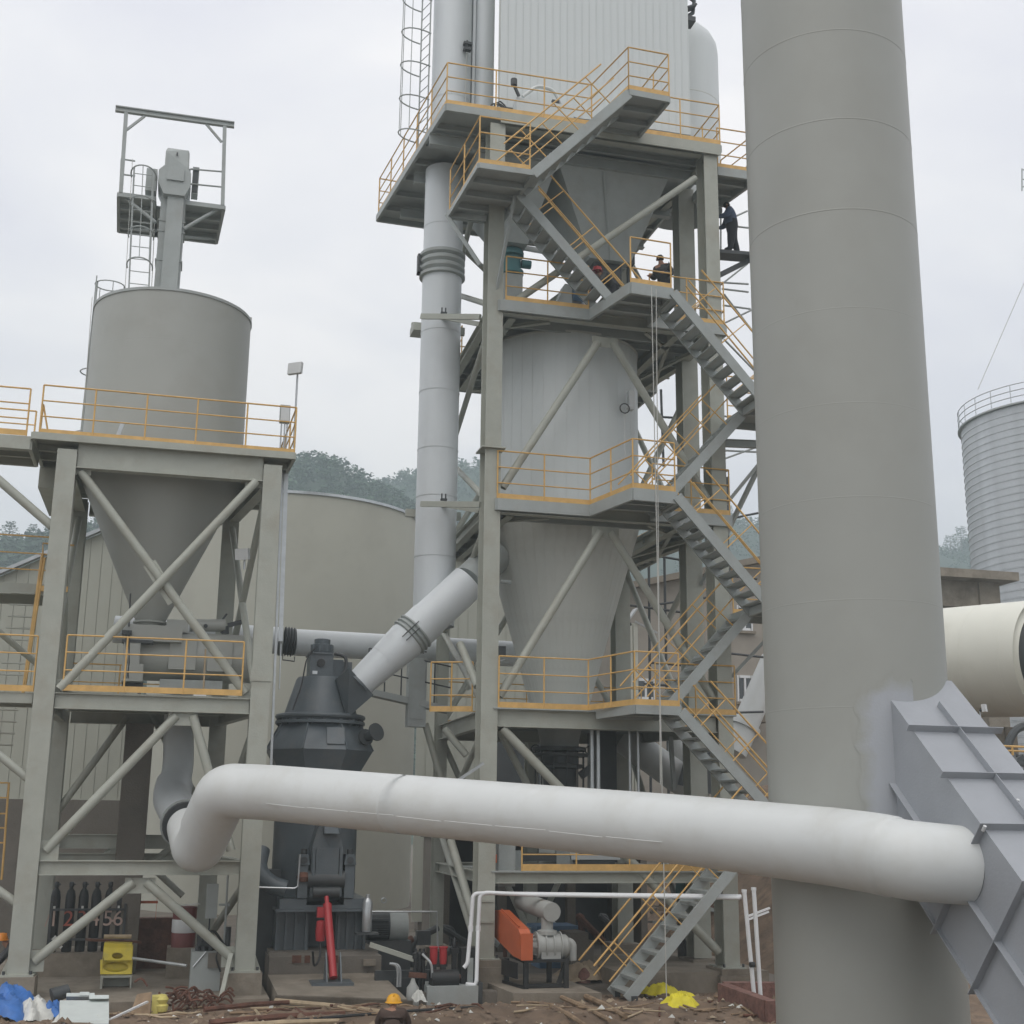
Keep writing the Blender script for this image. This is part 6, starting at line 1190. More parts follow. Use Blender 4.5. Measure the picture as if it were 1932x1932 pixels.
for dx_ in (-.22, -.05, .12): part('trunking', CREAM, t, lambda b: b.box((q.x + dx_ - .07, 36.5, 3), (q.x + dx_ + .07, 36.62, q.z - .05)), smooth=False)
part('top_panel', LAMPW, t, lambda b: b.bar(q + V(-.2, -.2, .0), q + V(.05, -.2, .35), .4, .04)); part('arm', LAMPW, t, lambda b: b.bar(q + V(.1, 0, 0), q + V(.75, -.2, -.35), .06, .06)); part('camera', BLACK, t, lambda b: b.tube(q + V(-.55, -.2, -.02), q + V(-.2, -.2, .02), .06, 8).tube(q + V(-.45, -.2, -.2), q + V(-.1, -.2, -.12), .05, 8))
q = at(1272, 1336, Y=31); t = thing('security_camera', 'small white box camera on the second floor right of the landing', 'camera', q); part('housing', LAMPW, t, lambda b: b.bar(q + V(-.12, 0, -.05), q + V(.18, 0, .05), .12, .12)); part('cable', BLACK, t, lambda b: b.path([q + V(-.35 + .06 * math.cos(a), 0, -.02 + .06 * math.sin(a)) for a in [2 * math.pi * i / 10 for i in range(11)]], .015, 5))
q = at(945, 1228, Y=30.4); t = thing('junction_box', 'small dark framed box beside the front tower column', 'box', q); part('case', DARK, t, lambda b: b.box(q + V(-.16, 0, -.12), q + V(.13, .15, .12))); part('bracket', GALV, t, lambda b: b.path([q + V(-.1, 0, -.13), q + V(-.02, 0, -.25), q + V(.1, 0, -.22)], .02, 5))
t = thing('upright_pipes', 'two thin grey upright pipes right of the hopper outlet under the second floor', 'pipe', at(1120, 1480, Y=30))
for x in (1116, 1128): part('pipe', GALV, t, lambda b: b.tube(at(x, 1358, Y=30), at(x + 1, 1500, Y=30), .05, 8))
t = thing('upright_conduits', 'pair of thin grey conduits dropping behind the white pipe below the stair', 'pipe', at(1190, 1480, Y=30))
for x in (1187, 1203): part('pipe', GALV, t, lambda b: b.tube(at(x, 1366, Y=30), at(x + 2, 1500, Y=30), .035, 8))
t = thing('dark_bin', 'dark steel bin standing under the second floor right of the hopper outlet', 'bin', at(1150, 1450, Y=33))
A, B = at(1130, 1500, Y=33.5), at(1163, 1372, Y=33.5); part('casing', DARK, t, lambda b: b.box((A.x, 33.5, 2.7), (B.x, 34.5, B.z)), smooth=False); part('flange', DARK, t, lambda b: b.box((A.x - .05, 33.45, B.z), (B.x + .05, 34.55, B.z + .08)), smooth=False)
t = thing('lower_floor_machine', 'grey machine frame behind the lowest orange guardrail', 'machine', at(1100, 1620, Y=31))
for (x0, x1, y0, y1, m) in ((968, 985, 1605, 1642, STEELG), (1050, 1075, 1600, 1642, STEELG), (985, 1050, 1630, 1637, STEELG), (985, 1050, 1610, 1625, DARK), (1078, 1170, 1612, 1622, WHITE), (1085, 1160, 1624, 1640, DARK), (1004, 1015, 1633, 1641, BLACK)):
    A, B = at(x0, y1, Y=31.4), at(x1, y0, Y=31.4); part('frame_member', m, t, lambda b: b.box((A.x, 31.4, A.z), (B.x, 31.7, B.z)), smooth=False)
t = thing('blue_machine', 'blue machine bed under the blower silencer in the dark background', 'machine', at(1060, 1760, Y=33)); A, B = at(1018, 1790, Y=33.4), at(1082, 1752, Y=33.4)
part('bed', BLUEM, t, lambda b: b.box((A.x, 33.4, .05), (B.x, 34.2, B.z)), smooth=False); part('top', BLUEM, t, lambda b: b.box((A.x - .1, 33.3, B.z), (B.x + .1, 34.3, B.z + .08)), smooth=False)
A, B = at(1078, 1830, Y=31.5), at(1120, 1775, Y=31.5); t = thing('stone_block', 'stepped concrete block behind the blower on the right', 'block', (A.x, 31.5, 0)); part('block', CONCD, t, lambda b: b.box((A.x, 31.5, .05), (B.x, 32.4, B.z)), smooth=False); part('cap', CONCD, t, lambda b: b.box((A.x - .06, 31.44, B.z + .002), (B.x - .15, 32.3, B.z + .2)), smooth=False)
t = thing('green_tank', 'dark green tank behind the lowest stair flight', 'tank', at(1300, 1650, Y=31)); A, B = at(1285, 1700, Y=31.5), at(1335, 1630, Y=31.5); part('shell', TEAL, t, lambda b: b.lathe(((A.x + B.x) / 2, 31.9, 0), [(.3, A.z), (.33, A.z + .05), (.33, B.z), (.2, B.z + .2)], 20)); part('stand', DARK, t, lambda b: b.box(((A.x + B.x) / 2 - .25, 31.7, .42), ((A.x + B.x) / 2 + .25, 32.1, A.z)))

t = thing('added_shade_room', 'added dark wall and roof deepening the shade behind the blower under the main tower', 'building', (10.2, 38, 0))  # invented room: dark wall and roof added to make the tower base read shaded
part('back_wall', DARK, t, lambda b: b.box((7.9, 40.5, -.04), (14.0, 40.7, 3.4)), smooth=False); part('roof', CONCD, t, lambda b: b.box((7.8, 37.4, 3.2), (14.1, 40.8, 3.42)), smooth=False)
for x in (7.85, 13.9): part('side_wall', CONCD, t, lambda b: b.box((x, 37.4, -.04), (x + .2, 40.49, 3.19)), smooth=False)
for x in (9.5, 11.6): part('column', CONCD, t, lambda b: b.box((x, 37.4, -.04), (x + .25, 37.65, 3.19)), smooth=False)
rr2 = random.Random(31)
t = thing('pipe_rack', 'tangle of grey pipes and valves low behind the blower and mill', 'pipe rack', (8.8, 36, 0))
for k in range(7):
    x = 7.9 + k * .75; h = rr2.uniform(.8, 2.2)
    part('pipe', [DARK, STEELG, RUST][k % 3], t, lambda b: b.path([(x, 36.2, -.02), (x, 36.2, h), (x + rr2.uniform(-.5, .6), 36.1, h + .05), (x + rr2.uniform(.4, .9), 36.0, h * .4)], rr2.uniform(.05, .11), 8, bend=.2))
for k, (x, y, z) in enumerate(((5.6, 33.5, .5), (6.4, 34.2, .7), (5.2, 35, 1.0), (6.6, 33, .3))):
    part('pipe', [RUST, DARK][k % 2], t, lambda b: b.path([(x, y, 0), (x, y, z), (x + .7, y + .2, z + .3)], .09, 8, bend=.2)); part('valve_body', DARK, t, lambda b: b.box((x + .1, y - .15, z - .1), (x + .45, y + .15, z + .25)))

# ================================================================== SMALL THINGS ON THE LEFT
ledge_ = part('cylinder_plinth', CONC, None, lambda b: b.box((-3.2, 32.7, .16), (-.55, 34.4, .66))); tag(ledge_, 'low concrete plinth carrying the row of black gas cylinders', 'plinth')
cyl0 = None; CY = 33.1
labs = ['first black gas cylinder from the left, marked 1', 'second black gas cylinder from the left, marked 2', 'third black gas cylinder from the left, marked 3', 'fourth black gas cylinder, marked 4 and crossed by the brace', 'fifth black gas cylinder from the left, marked 5', 'last black gas cylinder on the right, marked 6']
def text(s, p, size, m, parent, name='number', ry=0, th=.006):
    cu = bpy.data.curves.new(name, 'FONT'); cu.body = s; cu.size = size; cu.extrude = th; cu.align_x = 'CENTER'; cu.align_y = 'CENTER'; cu.materials.append(m); cu.resolution_u = 3
    o0 = bpy.data.objects.new(name + '_curve', cu); C.link(o0); dg = bpy.context.evaluated_depsgraph_get(); dg.update()
    me = bpy.data.meshes.new_from_object(o0.evaluated_get(dg)); bpy.data.objects.remove(o0); bpy.data.curves.remove(cu)
    o = bpy.data.objects.new(name, me); C.link(o); o.parent = parent; o.location = V(*p) - ORG[parent.name]; o.rotation_euler = (math.pi / 2, ry, 0); ORG[o.name] = ORG[parent.name]; return o
for i, x in enumerate((103, 131, 156, 180, 205, 224)):
    px = at(x, 1720, Y=CY).x
    c = thing('gas_cylinder', labs[i], 'gas cylinder', (px, CY, .66), 'gas cylinders in a row')
    if i == 0:
        bd = part('body', BLACK, c, lambda b: b.lathe((px, CY, 0), [(.105, .665), (.115, .69), (.115, 1.9), (.09, 2.03), (.05, 2.08), (.045, 2.1)], 20)); vv = part('valve', DARK, c, lambda b: b.lathe((px, CY, 0), [(.03, 2.1), (.05, 2.12), (.06, 2.2), (.045, 2.24), (.001, 2.25)], 10).tube((px, CY, 2.16), (px + .09, CY, 2.19), .02, 6))
        tg = part('paper_tag', SACK, c, lambda b: b.box((px - .03, CY - .125, 1.62), (px + .02, CY - .117, 1.70)), smooth=False)
    else: instance(bd, 'body', c); instance(vv, 'valve', c); (instance(tg, 'paper_tag', c) if i in (2, 5) else None)
    text(str(i + 1), (px, CY - .12, 1.40), .5, NUMR if i in (1, 2) else NUMW, c)
rk = thing('cylinder_rack', 'dark steel rack holding the black gas cylinders', 'rack', (-1.9, CY, .66)); ra, rb = at(96, 1720, Y=CY - .16).x, at(236, 1720, Y=CY - .16).x
for z in (1.62, .95): part('bar', DARK, rk, lambda b: b.bar((ra, CY - .155, z), (rb, CY - .155, z), .02, .05), smooth=False)
for x in (ra, rb): part('post', DARK, rk, lambda b: b.box((x - .03, CY - .145, .66), (x + .03, CY - .1, 1.75)), smooth=False)
text('-', (at(214.5, 1724, Y=CY).x, CY - .13, 1.40), .5, NUMW, rk)
text('/', (at(91, 1724, Y=CY).x, CY - .13, 1.36), .4, NUMW, rk)
# yellow stacked sheet guard on a channel stand
t = thing('yellow_guard', 'yellow folded sheet-metal guard with two round holes standing on a channel', 'machine guard', at(220, 1835, Y=29.3))
gY = 30.45
def holed(b, x0, x1, y0, y1, hx, hy, hw, hh, slope):
    O = [at(x0, y0, Y=gY + slope), at(x1, y0, Y=gY + slope), at(x1, y1, Y=gY), at(x0, y1, Y=gY)]
    n = 24; oc = []; ic = []
    def lerp2(u, v): return O[3].lerp(O[2], u).lerp(O[0].lerp(O[1], u), v)
    for k in range(n):
        a = 2 * math.pi * k / n; c, s = math.cos(a), math.sin(a); m = max(abs(c), abs(s))
        oc.append(lerp2(.5 + .5 * c / m, .5 + .5 * s / m)); ic.append(lerp2(hx + hw * c, hy + hh * s))
    th = V(0, .05, 0); vs = oc + ic + [p + th for p in oc] + [p + th for p in ic]; fs = []
    for k in range(n):
        j = (k + 1) % n; fs += [(k, j, n + j, n + k), (2 * n + j, 2 * n + k, 3 * n + k, 3 * n + j), (n + k, n + j, 3 * n + j, 3 * n + k), (j, k, 2 * n + k, 2 * n + j)]
    b.add(vs, fs)
part('lower_sheet', YPL, t, lambda b: holed(b, 189, 247, 1811, 1838, .5, .5, .42, .36, .12)); part('upper_sheet', YPL, t, lambda b: holed(b, 196, 249, 1785, 1812, .48, .32, .2, .22, .1)); part('top_plate', YPL, t, lambda b: b.bar(at(197, 1782, Y=gY + .3), at(249, 1784, Y=gY + .3), .42, .10)); part('top_roll', STICK, t, lambda b: b.path([at(196, 1767, Y=gY + .25), at(248, 1767, Y=gY + .25)], .045, 10))
part('inner_roll', YPL, t, lambda b: b.path([at(193, 1826, Y=gY + .35), at(246, 1826, Y=gY + .35)], .17, 14).path([at(198, 1800, Y=gY + .4), at(247, 1800, Y=gY + .4)], .15, 14))
for (x0, x1, q) in ((247, 249, .02), (190, 196, .02)): part('side_sheet', YPL, t, lambda b: b.prism([at(x0, 1838, Y=gY), at(x1, 1785, Y=gY + .1), at(x1, 1785, Y=gY + .1) + V(0, .35, 0), at(x0, 1838, Y=gY) + V(0, .35, 0)], (q, 0, 0)))
a, b2 = at(190, 1842, Y=gY - .05), at(249, 1842, Y=gY - .05); tag(part('channel_stand', STEEL, None, lambda b: b.box((a.x, gY - .1, a.z - .03), (b2.x, gY + .4, a.z + .01)).box((a.x, gY - .1, .16), (a.x + .05, gY + .4, a.z - .03)).box((b2.x - .03, gY - .1, .16), (b2.x, gY + .4, a.z - .03)).box((a.x + .06, gY + .3, .16), (b2.x - .06, gY + .36, a.z - .035)), smooth=False), 'short steel channel stand under the yellow guard', 'stand')
tag(part('red_plank', RUST, None, lambda b: b.bar(at(166, 1773, Y=30.8), at(262, 1777, Y=31.4), .25, .05)), 'dull red plank lying across behind the yellow guard', 'plank')
t = thing('oil_drum', 'oil drum with red and white bands under the hopper tower', 'drum', at(347, 1800, Y=32)); p = at(348, 1738, Y=32.2); zt_ = p.z + .33
part('barrel', MAROON, t, lambda b: b.lathe((p.x, 32.2, 0), [(.27, zt_ - .9), (.28, zt_ - .6), (.27, zt_ - .58)], 24)); part('white_band', LAMPW, t, lambda b: b.lathe((p.x, 32.2, 0), [(.272, zt_ - .58), (.282, zt_ - .56), (.282, zt_ - .3), (.272, zt_ - .28)], 24)); part('barrel_top', MAROON, t, lambda b: b.lathe((p.x, 32.2, 0), [(.272, zt_ - .28), (.28, zt_), (.25, zt_ - .02), (.001, zt_ - .02)], 24)); part('paper_sheet', SACK, t, lambda b: b.bar((p.x - .1, 32.1, zt_ + .03), (p.x + .3, 32.2, zt_ + .06), .3, .01))
tag(part('drum_stand', CONC, None, lambda b: b.box((p.x - .35, 31.9, .16), (p.x + .35, 32.6, zt_ - .9)), smooth=False), 'concrete block under the red and white oil drum', 'block')
t = thing('oil_tank_unit', 'grey green pump tank cabinet beside the right hopper tower column', 'machine', at(395, 1850, Y=29.6)); A, B = at(358, 1852, Y=29.6), at(418, 1795, Y=29.6)
part('tank', STEELG, t, lambda b: b.box((A.x, 29.6, .162), (B.x, 30.3, B.z)), smooth=False); part('front_cover', CONCD, t, lambda b: b.box((A.x + .35, 29.5, A.z + .28), (B.x + .1, 29.597, B.z - .02)), smooth=False); part('pump', DARK, t, lambda b: b.tube((A.x + .3, 29.9, B.z + .12), (B.x - .1, 29.9, B.z + .12), .13, 14).box((A.x + .1, 29.8, B.z), (A.x + .3, 30.1, B.z + .35)))
part('hose', BLACK, t, lambda b: b.path([(A.x + .2, 29.6, B.z + .2), (A.x + .4, 29.5, B.z + .5), (A.x + .7, 29.6, B.z + .1)], .03, 6, bend=.2).path([(A.x + .6, 29.55, B.z + .1), (A.x + .5, 29.5, B.z - .1), (B.x, 29.48, A.z + .2)], .02, 6, bend=.1)); part('lever', GALV, t, lambda b: b.tube((A.x + .05, 29.58, A.z + .3), (A.x + .3, 29.58, B.z), .015, 5)); part('outlet_pipe', DARK, t, lambda b: b.tube((A.x + .75, 29.7, B.z), (A.x + .75, 29.7, B.z + .5), .06, 8))
for k in range(3): part('filler_cap', DARK, t, lambda b: b.lathe((A.x + .12 + .14 * k, 29.75, 0), [(.05, B.z), (.05, B.z + .1), (.001, B.z + .11)], 10))
t = thing('switch_box', 'grey switch box hanging on a thin pipe stand under the hopper tower', 'box', at(400, 1760, Y=30.6)); A, B = at(387, 1733, Y=30.6), at(413, 1668, Y=30.6); part('case', STEELG, t, lambda b: b.box((A.x, 30.6, A.z), (B.x, 30.75, B.z)), smooth=False); part('stand_pipe', STEELG, t, lambda b: b.tube(at(430, 1650, Y=30.5), at(422, 1800, Y=30.5), .025, 6)); part('arm', STEELG, t, lambda b: b.bar(at(413, 1707, Y=30.6), at(434, 1707, Y=30.6), .05, .05)); part('conduit', DARK, t, lambda b: b.tube((A.x + .1, 30.68, A.z), (A.x + .1, 30.68, .17), .02, 5))
tag(part('orange_stool', BGUARD, None, lambda b: b.box(at(263, 1732, Y=33.6), at(266, 1690, Y=33.6) + V(0, .05, 0)).box(at(293, 1735, Y=33.6), at(297, 1690, Y=33.6) + V(0, .05, 0)).bar(at(262, 1702, Y=33.6), at(298, 1702, Y=33.6), .05, .06)), 'rust orange pipe frame standing behind the lower braces', 'frame')
A, B = at(240, 1772, Y=33.9), at(332, 1732, Y=33.9); tag(part('steel_trough', RUST, None, lambda b: b.box((A.x, 33.9, .16), (B.x, 34.3, B.z)), smooth=False), 'long dark rusty steel trough right of the gas cylinders', 'trough')
tag(part('lying_pipe', GALV, None, lambda b: b.tube(at(250, 1808, Y=30.5), at(352, 1822, Y=29.9), .035, 6)), 'thin bright pipe lying behind the yellow guard', 'pipe')
tag(part('pipe_support', STEEL, None, lambda b: b.bar(at(436, 1800, Y=28.95), at(417, 1882, Y=28.3), .09, .05), smooth=False), 'flat steel bar leaning against the right hopper tower footing', 'bar')
tag(part('white_rag', SACK, None, lambda b: b.prism([at(97, 1772, Y=30), at(114, 1790, Y=30), at(118, 1787, Y=30), at(104, 1765, Y=30)], (0, .1, 0))), 'crumpled white rag right of the left hopper tower column', 'rag')
# tarpaulin, sacks, boards in the foreground
def cloth(b, c, rx, ry, h, seed, n=22):
    vs = []; fs = []
    for j in range(n + 1):
        for i in range(n + 1):
            u, v = i / n * 2 - 1, j / n * 2 - 1; r = math.hypot(u, v); e = 1 + .18 * math.sin(5 * math.atan2(v, u) + seed)
            z = h * max(0, 1 - r * r / 1.3) * (1 + .35 * noise2(u * 1.8, v * 1.8, 1.4, seed)) + .06 * h * noise2(u * 6, v * 6, 1.5, seed + 2)
            vs.append((c[0] + rx * u * e, c[1] + ry * v * e, c[2] + max(-.02, z)))
    for j in range(n):
        for i in range(n): fs.append((j * (n + 1) + i, j * (n + 1) + i + 1, (j + 1) * (n + 1) + i + 1, (j + 1) * (n + 1) + i))
    b.add(vs, fs)
def gp(x, y, z=.12): return at(x, y, Z=z)
def clothing(name, m, x, y, rx, ry, h, seed, label, cat, z=.1): p = gp(x, y, z); return tag(part(name, m, None, lambda b: cloth(b, p, rx, ry, h, seed)), label, cat)
clothing('tarpaulin', BLUE, 10, 1918, .62, .9, .5, 1, 'crumpled blue tarpaulin in the bottom left corner', 'tarpaulin')
clothing('tarpaulin', BLUE, 98, 1918, .30, .45, .26, 6, 'smaller blue tarpaulin fold right of the white sack', 'tarpaulin')
clothing('sack', SACK, 62, 1920, .34, .75, .34, 3, 'white woven sack lying between the blue tarpaulin folds', 'sack')
clothing('sack', SACK, 122, 1928, .2, .3, .16, 8, 'small white sack left of the foam panels at the bottom edge', 'sack')
fp = [(112, 1932, 205, 1894, 'large white foam panel lying at the bottom left', 0), (125, 1894, 178, 1880, 'pale foam sheet propped behind the large white panel', .25), (150, 1890, 168, 1878, 'small square foam offcut on top of the propped sheet', .3), (168, 1892, 205, 1884, 'curved foam strip right of the foam offcut', .28)]
for (x0, y0, x1, y1, lb, zz) in fp:
    a, b2 = gp(x0, y0, .18 + zz * .4), gp(x1, y0, .18 + zz * .4); c, d = gp(x1, y1, .34 + zz * .4), gp(x0, y1, .34 + zz * .4)
    tag(part('foam_panel', FOAM, None, lambda b: b.prism([a, b2, c, d], (0, .03, .06)), smooth=False), lb, 'panel', 'foam panels on the rubble')
t = thing('yellow_foam_block', 'yellow foam block beside a brown board on the mud', 'foam block', gp(300, 1905)); a, b2 = gp(285, 1912, .12), gp(313, 1912, .12)
part('block', mat('pale yellow foam', (.62, .54, .16), .8, var=.15, scale=6), t, lambda b: b.box((a.x, a.y, .06), (b2.x - .15, a.y + .3, .42)).lathe((b2.x - .1, a.y + .1, 0), [(.001, .1), (.12, .14), (.14, .25), (.1, .28), (.14, .36), (.09, .44), (.001, .46)], 12))
a, b2 = gp(245, 1915, .12), gp(283, 1915, .12); tag(part('brown_board', WOOD, None, lambda b: b.prism([a, b2, b2 + V(0, .25, .38), a + V(.1, .25, .34)], (0, .03, .0)), smooth=False), 'brown board leaning left of the yellow foam block', 'board')
tag(part('white_stick', PVC, None, lambda b: b.bar(gp(205, 1925, .2), gp(278, 1890, .35), .05, .03)), 'white batten slanting up from the foam panel', 'batten')
rr_ = random.Random(11)
def rebar(b):
    c = gp(362, 1902, .1)
    for i in range(60):
        p = c + V(rr_.gauss(0, .36), rr_.gauss(0, .3), abs(rr_.gauss(.14, .1))); q = p + V(rr_.uniform(-.3, .3), rr_.uniform(-.2, .2), rr_.uniform(-.12, .15)); m = (p + q) / 2 + V(0, 0, rr_.uniform(.03, .14)); b.path([p, m, q], .022, 5, bend=.1, bn=2)
tag(part('rusty_scrap_heap', RUST, None, rebar), 'heap of tangled rusty bars at the foot of the right hopper tower column', 'scrap heap', kind='stuff')
tag(part('fallen_bucket', DARK, None, lambda b: b.path([at(98, 1880, Y=28.0), at(130, 1868, Y=28.1)], [.16, .12], 12)), 'dark crumpled bucket at the left corner of the concrete slab', 'bucket')
clothing('yellow_cloth', YEL, 1248, 1876, .35, .2, .22, 4, 'yellow cloth strip lying at the foot of the lowest stair', 'cloth', .12)
clothing('yellow_cloth', YEL, 1290, 1882, .26, .14, .12, 12, 'thin yellow cloth tail running right from the stair foot', 'cloth', .12)
clothing('yellow_cloth', YEL, 1282, 1905, .38, .3, .3, 7, 'crumpled bright yellow cloth bundle under the hanging rope', 'cloth', .15)
clothing('yellow_cloth', YEL, 1220, 1874, .14, .12, .14, 9, 'small yellow rag between the black stair legs', 'cloth', .12)
clothing('white_rag', SACK, 790, 1888, .13, .2, .2, 5, 'crumpled white rag on the kerb right of the yellow helmet', 'rag', .18)
tag(part('rope', ROPE, None, lambda b: b.path([gp(880, 1876, .14), gp(890, 1868, .2), gp(910, 1868, .2), gp(928, 1872, .14)], .022, 5, bend=.1).path([gp(884, 1868, .2), gp(876, 1862, .22)], .02, 5)), 'white rope end lying right of the grey oil tank', 'rope')
# long poles, sticks and stones on the mud
poles = [((520, 1888), (765, 1915), .05, STICK, 'long pale wooden pole lying in front of the mill foundation'), ((385, 1905), (560, 1890), .05, RUST, 'rusty pipe lying by the right hopper tower footing'), ((395, 1930), (650, 1912), .06, RUST, 'long rusty pipe along the bottom edge left of the helmet'), ((420, 1938), (640, 1926), .05, STICK, 'pale pole at the very bottom edge left of centre'), ((560, 1925), (925, 1898), .028, BLACK, 'thin dark rod crossing behind the crouching worker'),
         ((1250, 1872), (1065, 1905), .0, None, ''), ((1060, 1882), (1150, 1925), .05, WOOD, 'weathered plank right of the blower plinth'), ((1380, 1880), (1410, 1890), .0, None, ''), ((1040, 1898), (1105, 1935), .05, WOOD, 'dark board at the bottom edge below the blower'), ((1105, 1880), (1180, 1918), .06, WOOD, 'old plank running to the stair foot')]
for (p, q, r, m, lb) in poles:
    if m: tag(part('pole', m, None, lambda b: b.path([gp(*p, .24), (gp(*p, .24) + gp(*q, .24)) / 2 + V(0, 0, .02), gp(*q, .24)], [r, r, r * .8], 7)), lb, 'pole')
rr_ = random.Random(21)
for i in range(75):
    x = rr_.choice([rr_.uniform(430, 720), rr_.uniform(760, 1420), rr_.uniform(60, 420)]); y = rr_.uniform(1893, 1930); p = gp(x, y); p.z = mudz(p.x, p.y) + .035
    if p.y < 22.5 or p.y > 28: continue
    a = rr_.gauss(-.35, .7); ln = rr_.uniform(.15, .6); d = V(math.cos(a), math.sin(a), 0) * ln; p2 = p - d; p2.z = mudz(p2.x, p2.y) + .03; p3 = p + d; p3.z = mudz(p3.x, p3.y) + .05
    sm_ = rr_.choice([WOOD, STICK, RUST, WOOD]); zone = 'below the blower and stair' if x > 930 else ('around the crouching worker' if x > 640 else ('before the mill foundation' if x > 440 else 'before the hopper tower'))
    sl_b = ('dark weathered stick' if sm_ is WOOD else 'pale stick' if sm_ is STICK else 'rusty rod') + ' lying on the mud ' + zone
    tag(part('stick', sm_, None, lambda b: b.path([p2, p, p3], [rr_.uniform(.015, .03)] * 2 + [.012], 5)), sl_b, 'stick', sl_b.replace('lying', 'scattered'))
def rub(b):
    for i in range(5200):
        x = rr_.uniform(-5, 14); y = 23.2 + 5.2 * rr_.random(); s = .018 + .1 * rr_.random() ** 4; z = mudz(x, y)
        if rr_.random() > .25 + .75 * abs(noise2(x, y, .8, 6)): continue
        vs = []
        for k in range(6):
            a = k * math.pi / 3; vs.append((x + s * math.cos(a) * rr_.uniform(.6, 1.2), y + s * math.sin(a) * rr_.uniform(.6, 1.2), z + s * rr_.uniform(-.2, .3)))
        vs.append((x + rr_.uniform(-.3, .3) * s, y, z + s * rr_.uniform(.5, 1.1)))
        b.cm = 0 if rr_.random() < .6 else (1 if rr_.random() < .7 else 2)
        b.add(vs, [(k, (k + 1) % 6, 6) for k in range(6)])
mb_ = MB(); rub(mb_); tag(mb_.build('rubble', [MUD, STONE, SACK], smooth=False, fix=False), 'small stones and clods scattered over the brown mud', 'rubble', kind='stuff')
def junk2(b):
    for i in range(120):
        p = at(rr_.uniform(1230, 1470), rr_.uniform(1690, 1790), Y=rr_.uniform(36.5, 40)); p.z = max(.1, p.z); d = V(rr_.uniform(-1, 1), rr_.uniform(-.6, .6), rr_.uniform(-.35, .35)) * rr_.uniform(.2, .8); b.cm = rr_.choice([0, 0, 1, 2, 3]); b.bar(p - d, p + d, rr_.uniform(.03, .12), rr_.uniform(.03, .12))
mb_ = MB(); junk2(mb_); tag(mb_.build('scrap_pile', [STEELG, RUST, CONCD, WOOD], fix=False, smooth=False), 'pile of scrap steel and timber behind the lowest stair', 'scrap', kind='stuff')
t = thing('earth_heap', 'small heap of pale earth and pinkish rubble behind the blower', 'heap', at(1090, 1850, Y=30.5)); p = at(1100, 1845, Y=30.8); part('earth', STONE, t, lambda b: cloth(b, (p.x, 30.8, .05), .8, .5, .4, 3))
part('pink_stone', BRICK, t, lambda b: b.lathe((p.x - .1, 30.4, 0), [(.16, .06), (.14, .28), (.05, .38), (.001, .4)], 8))
# ropes and scaffold poles
for (x, xb2, Y, yt, yb, lb) in ((1229, 1268, 26.85, 540, 1900, 'thin pale rope hanging from the fourth floor landing to the mud'), (1238, 1246, 26.95, 545, 1480, 'second thin rope just right of the first hanging rope')):
    tag(part('rope', ROPE, None, lambda b: b.tube(at(x, yt, Y=Y), at(xb2 - 10 if yb > 1800 else xb2, yb, Y=Y), .012, 5)), lb, 'rope')
sp_ = thing('scaffold', 'dark scaffold poles standing behind the right side of the main tower', 'scaffold', (14, 37.5, 0))
for (x0, y0, x1, y1) in ((1253, 1030, 1262, 1520), (1224, 1040, 1228, 1500), (1247, 735, 1252, 880), (1372, 900, 1380, 1500)): part('standard', DARK, sp_, lambda b: b.tube(at(x0, y0, Y=37.5), at(x1, y1, Y=37.5), .045, 6))
for (x0, y0, x1, y1) in ((1172, 1140, 1300, 1157), (1230, 1142, 1372, 1122), (1246, 1050, 1295, 1058), (1224, 1250, 1300, 1256), (1215, 1290, 1300, 1296), (1372, 1345, 1440, 1343), (1370, 1232, 1440, 1240), (1370, 980, 1430, 968), (1372, 1086, 1428, 1092), (1190, 1530, 1290, 1540), (1236, 786, 1300, 790)): part('ledger', DARK, sp_, lambda b: b.tube(at(x0, y0, Y=37.3), at(x1, y1, Y=37.3), .04, 6))
sp2 = thing('tower_scaffold', 'grey pipe scaffold against the sky between the main tower and the chimney', 'scaffold', (15, 33, 8))
for (x0, y0, x1, y1) in ((1360, 393, 1360, 480),): part('standard', STEELG, sp2, lambda b: b.tube(at(x0, y0, Y=33), at(x1, y1, Y=33), .03, 6))
for (x0, y0, x1, y1) in ((1362, 533, 1412, 536), (1362, 545, 1412, 551), (1364, 576, 1416, 583), (1362, 612, 1418, 585), (1366, 555, 1420, 625), (1362, 536, 1410, 498), (1366, 850, 1430, 853), (1366, 866, 1432, 842), (1366, 785, 1422, 795), (1366, 418, 1410, 398), (1362, 424, 1412, 430), (1366, 640, 1424, 700)): part('ledger', STEELG, sp2, lambda b: b.tube(at(x0, y0, Y=33), at(x1, y1, Y=33), .03, 6))
lg = thing('work_ledge', 'dark steel outrigger ledge carrying the standing worker beside the chimney', 'platform', at(1385, 480, Y=30.5)); part('beam', DARK, lg, lambda b: b.bar(at(1352, 480, Y=30.5), at(1425, 486, Y=30.5), .5, .1).bar(at(1352, 522, Y=30.5), at(1420, 488, Y=30.5), .08, .14), smooth=False)

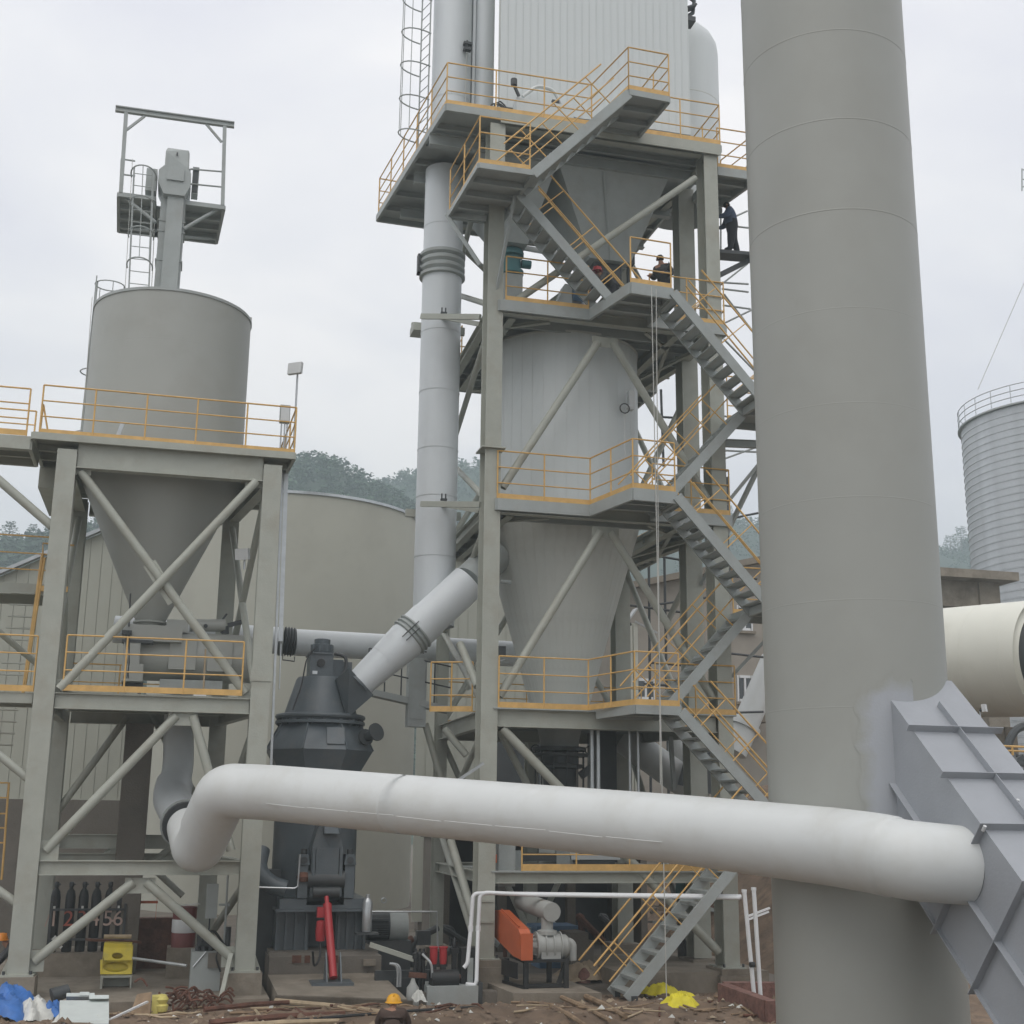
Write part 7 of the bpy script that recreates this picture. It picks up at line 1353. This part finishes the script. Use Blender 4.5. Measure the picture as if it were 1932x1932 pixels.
# ================================================================== PEOPLE
def pose(foot, yaw, H=1.7, hip=(0, 0, .53), chest=(0, .0, .74), neck=(0, .02, .845), head=(0, .04, .925), knee=(.06, .03, .285), ankle=(.07, 0, .05), sh=.115, el=(.16, .03, .64), wr=(.15, .14, .52), elr=None, wrr=None, kneer=None, ankler=None):
    c, s = math.cos(yaw), math.sin(yaw); f = V(*foot)
    def T(p, m=1): x, y, z = p[0] * m * H, p[1] * H, p[2] * H; return tuple(f + V(x * c - y * s, x * s + y * c, z))
    J = {'hip': T(hip), 'chest': T(chest), 'neck': T(neck), 'head': T(head)}
    for k, m in (('l', -1), ('r', 1)):
        J['s' + k] = T((sh, chest[1] + .01, chest[2] + .06), m); J['h' + k] = T((.05, hip[1], hip[2] - .03), m)
        J['e' + k] = T(elr if (elr and m > 0) else el, m); J['w' + k] = T(wrr if (wrr and m > 0) else wr, m)
        a = ankler if (ankler and m > 0) else ankle
        J['k' + k] = T(kneer if (kneer and m > 0) else knee, m); J['a' + k] = T(a, m); J['t' + k] = T((a[0] + .01, a[1] + .12, .025), m)
    J['face'] = tuple(V(-s, c, 0)); return J
HAIR = mat('black hair', (.015, .013, .012), .6, var=.1)
ft = at(1380, 479, Y=30.5)
person('worker in a dark blue jacket standing on the high ledge left of the chimney', pose(ft + V(.05, 0, .03), R_(72), 1.56, chest=(0, .03, .74), head=(0, .09, .92), neck=(0, .06, .845), el=(.15, .14, .66), wr=(.1, .27, .67), elr=(.17, .12, .6), wrr=(.12, .24, .55), knee=(.07, .03, .285), ankle=(.08, .05, .05), ankler=(.09, -.1, .05), kneer=(.08, -.02, .28)), hair=HAIR, bulk=1.42)
ft = at(1254, 560, Y=28.75); ft.z = z3 + .01
person('dark clothed worker standing behind the fourth floor landing railing', pose(ft, R_(130), 1.62, chest=(0, .06, .72), head=(0, .13, .90), neck=(0, .09, .83), wr=(.12, .25, .6)), hair=HAIR, mats=(BLACK, TROU, SKIN), bulk=1.1)
ft = at(1152, 570, Y=29.3); ft.z = z3 + .01
person('stooping worker in dark clothes with a red helmet behind the fourth floor stair', pose(ft, R_(75), 1.62, hip=(0, -.08, .48), chest=(0, .08, .63), neck=(0, .15, .71), head=(0, .2, .78), knee=(.07, .04, .26), ankle=(.08, 0, .05), el=(.17, .2, .52), wr=(.1, .3, .44)), helmet=RED, mats=(BLACK, TROU, SKIN), bulk=1.1)
ft = at(8, 1868, Y=30.2); ft.z = .02
hd = at(8, 1772, Y=30.2)
person('stooping worker in dark clothes with an orange helmet at the left edge', pose(V(hd.x + .18, 30.3, .0), R_(95), 1.7, hip=(0, -.12, .45), chest=(0, .0, .58), neck=(0, .07, .64), head=(0, .13, .70), knee=(.07, .0, .26), ankle=(.08, -.06, .05), el=(.17, .14, .46), wr=(.1, .24, .36)), helmet=HELMO, mats=(BLACK, TROU, SKIN))
hd = gp(742, 1900, .62)
person('crouching worker in a dark brown jacket and a yellow helmet at the bottom centre', pose(V(hd.x - .02, hd.y - .1, .05), R_(-12), 1.62, hip=(0, -.05, .18), chest=(0, .02, .24), neck=(0, .06, .31), head=(0, .10, .385), knee=(.1, .16, .2), ankle=(.08, 0, .04), el=(.17, .16, .16), wr=(.08, .26, .1)), helmet=HELM, mats=(BROWN, BROWN, SKIN))

# ================================================================== HAZE
hz_ = bpy.data.materials.new('haze'); hz_.use_nodes = True; hn = hz_.node_tree; hn.nodes.clear()
ov = hn.nodes.new('ShaderNodeOutputMaterial'); pv = hn.nodes.new('ShaderNodeVolumePrincipled'); hn.links.new(pv.outputs[0], ov.inputs['Volume'])
pv.inputs['Color'].default_value = (.71, .83, .87, 1); pv.inputs['Density'].default_value = .0017; pv.inputs['Density Attribute'].default_value = ''; pv.inputs['Anisotropy'].default_value = .2
hb_ = part('haze', hz_, None, lambda b: b.box((-720, -310, -2), (920, 1120, 130)), smooth=False); hb_['kind'] = 'stuff'
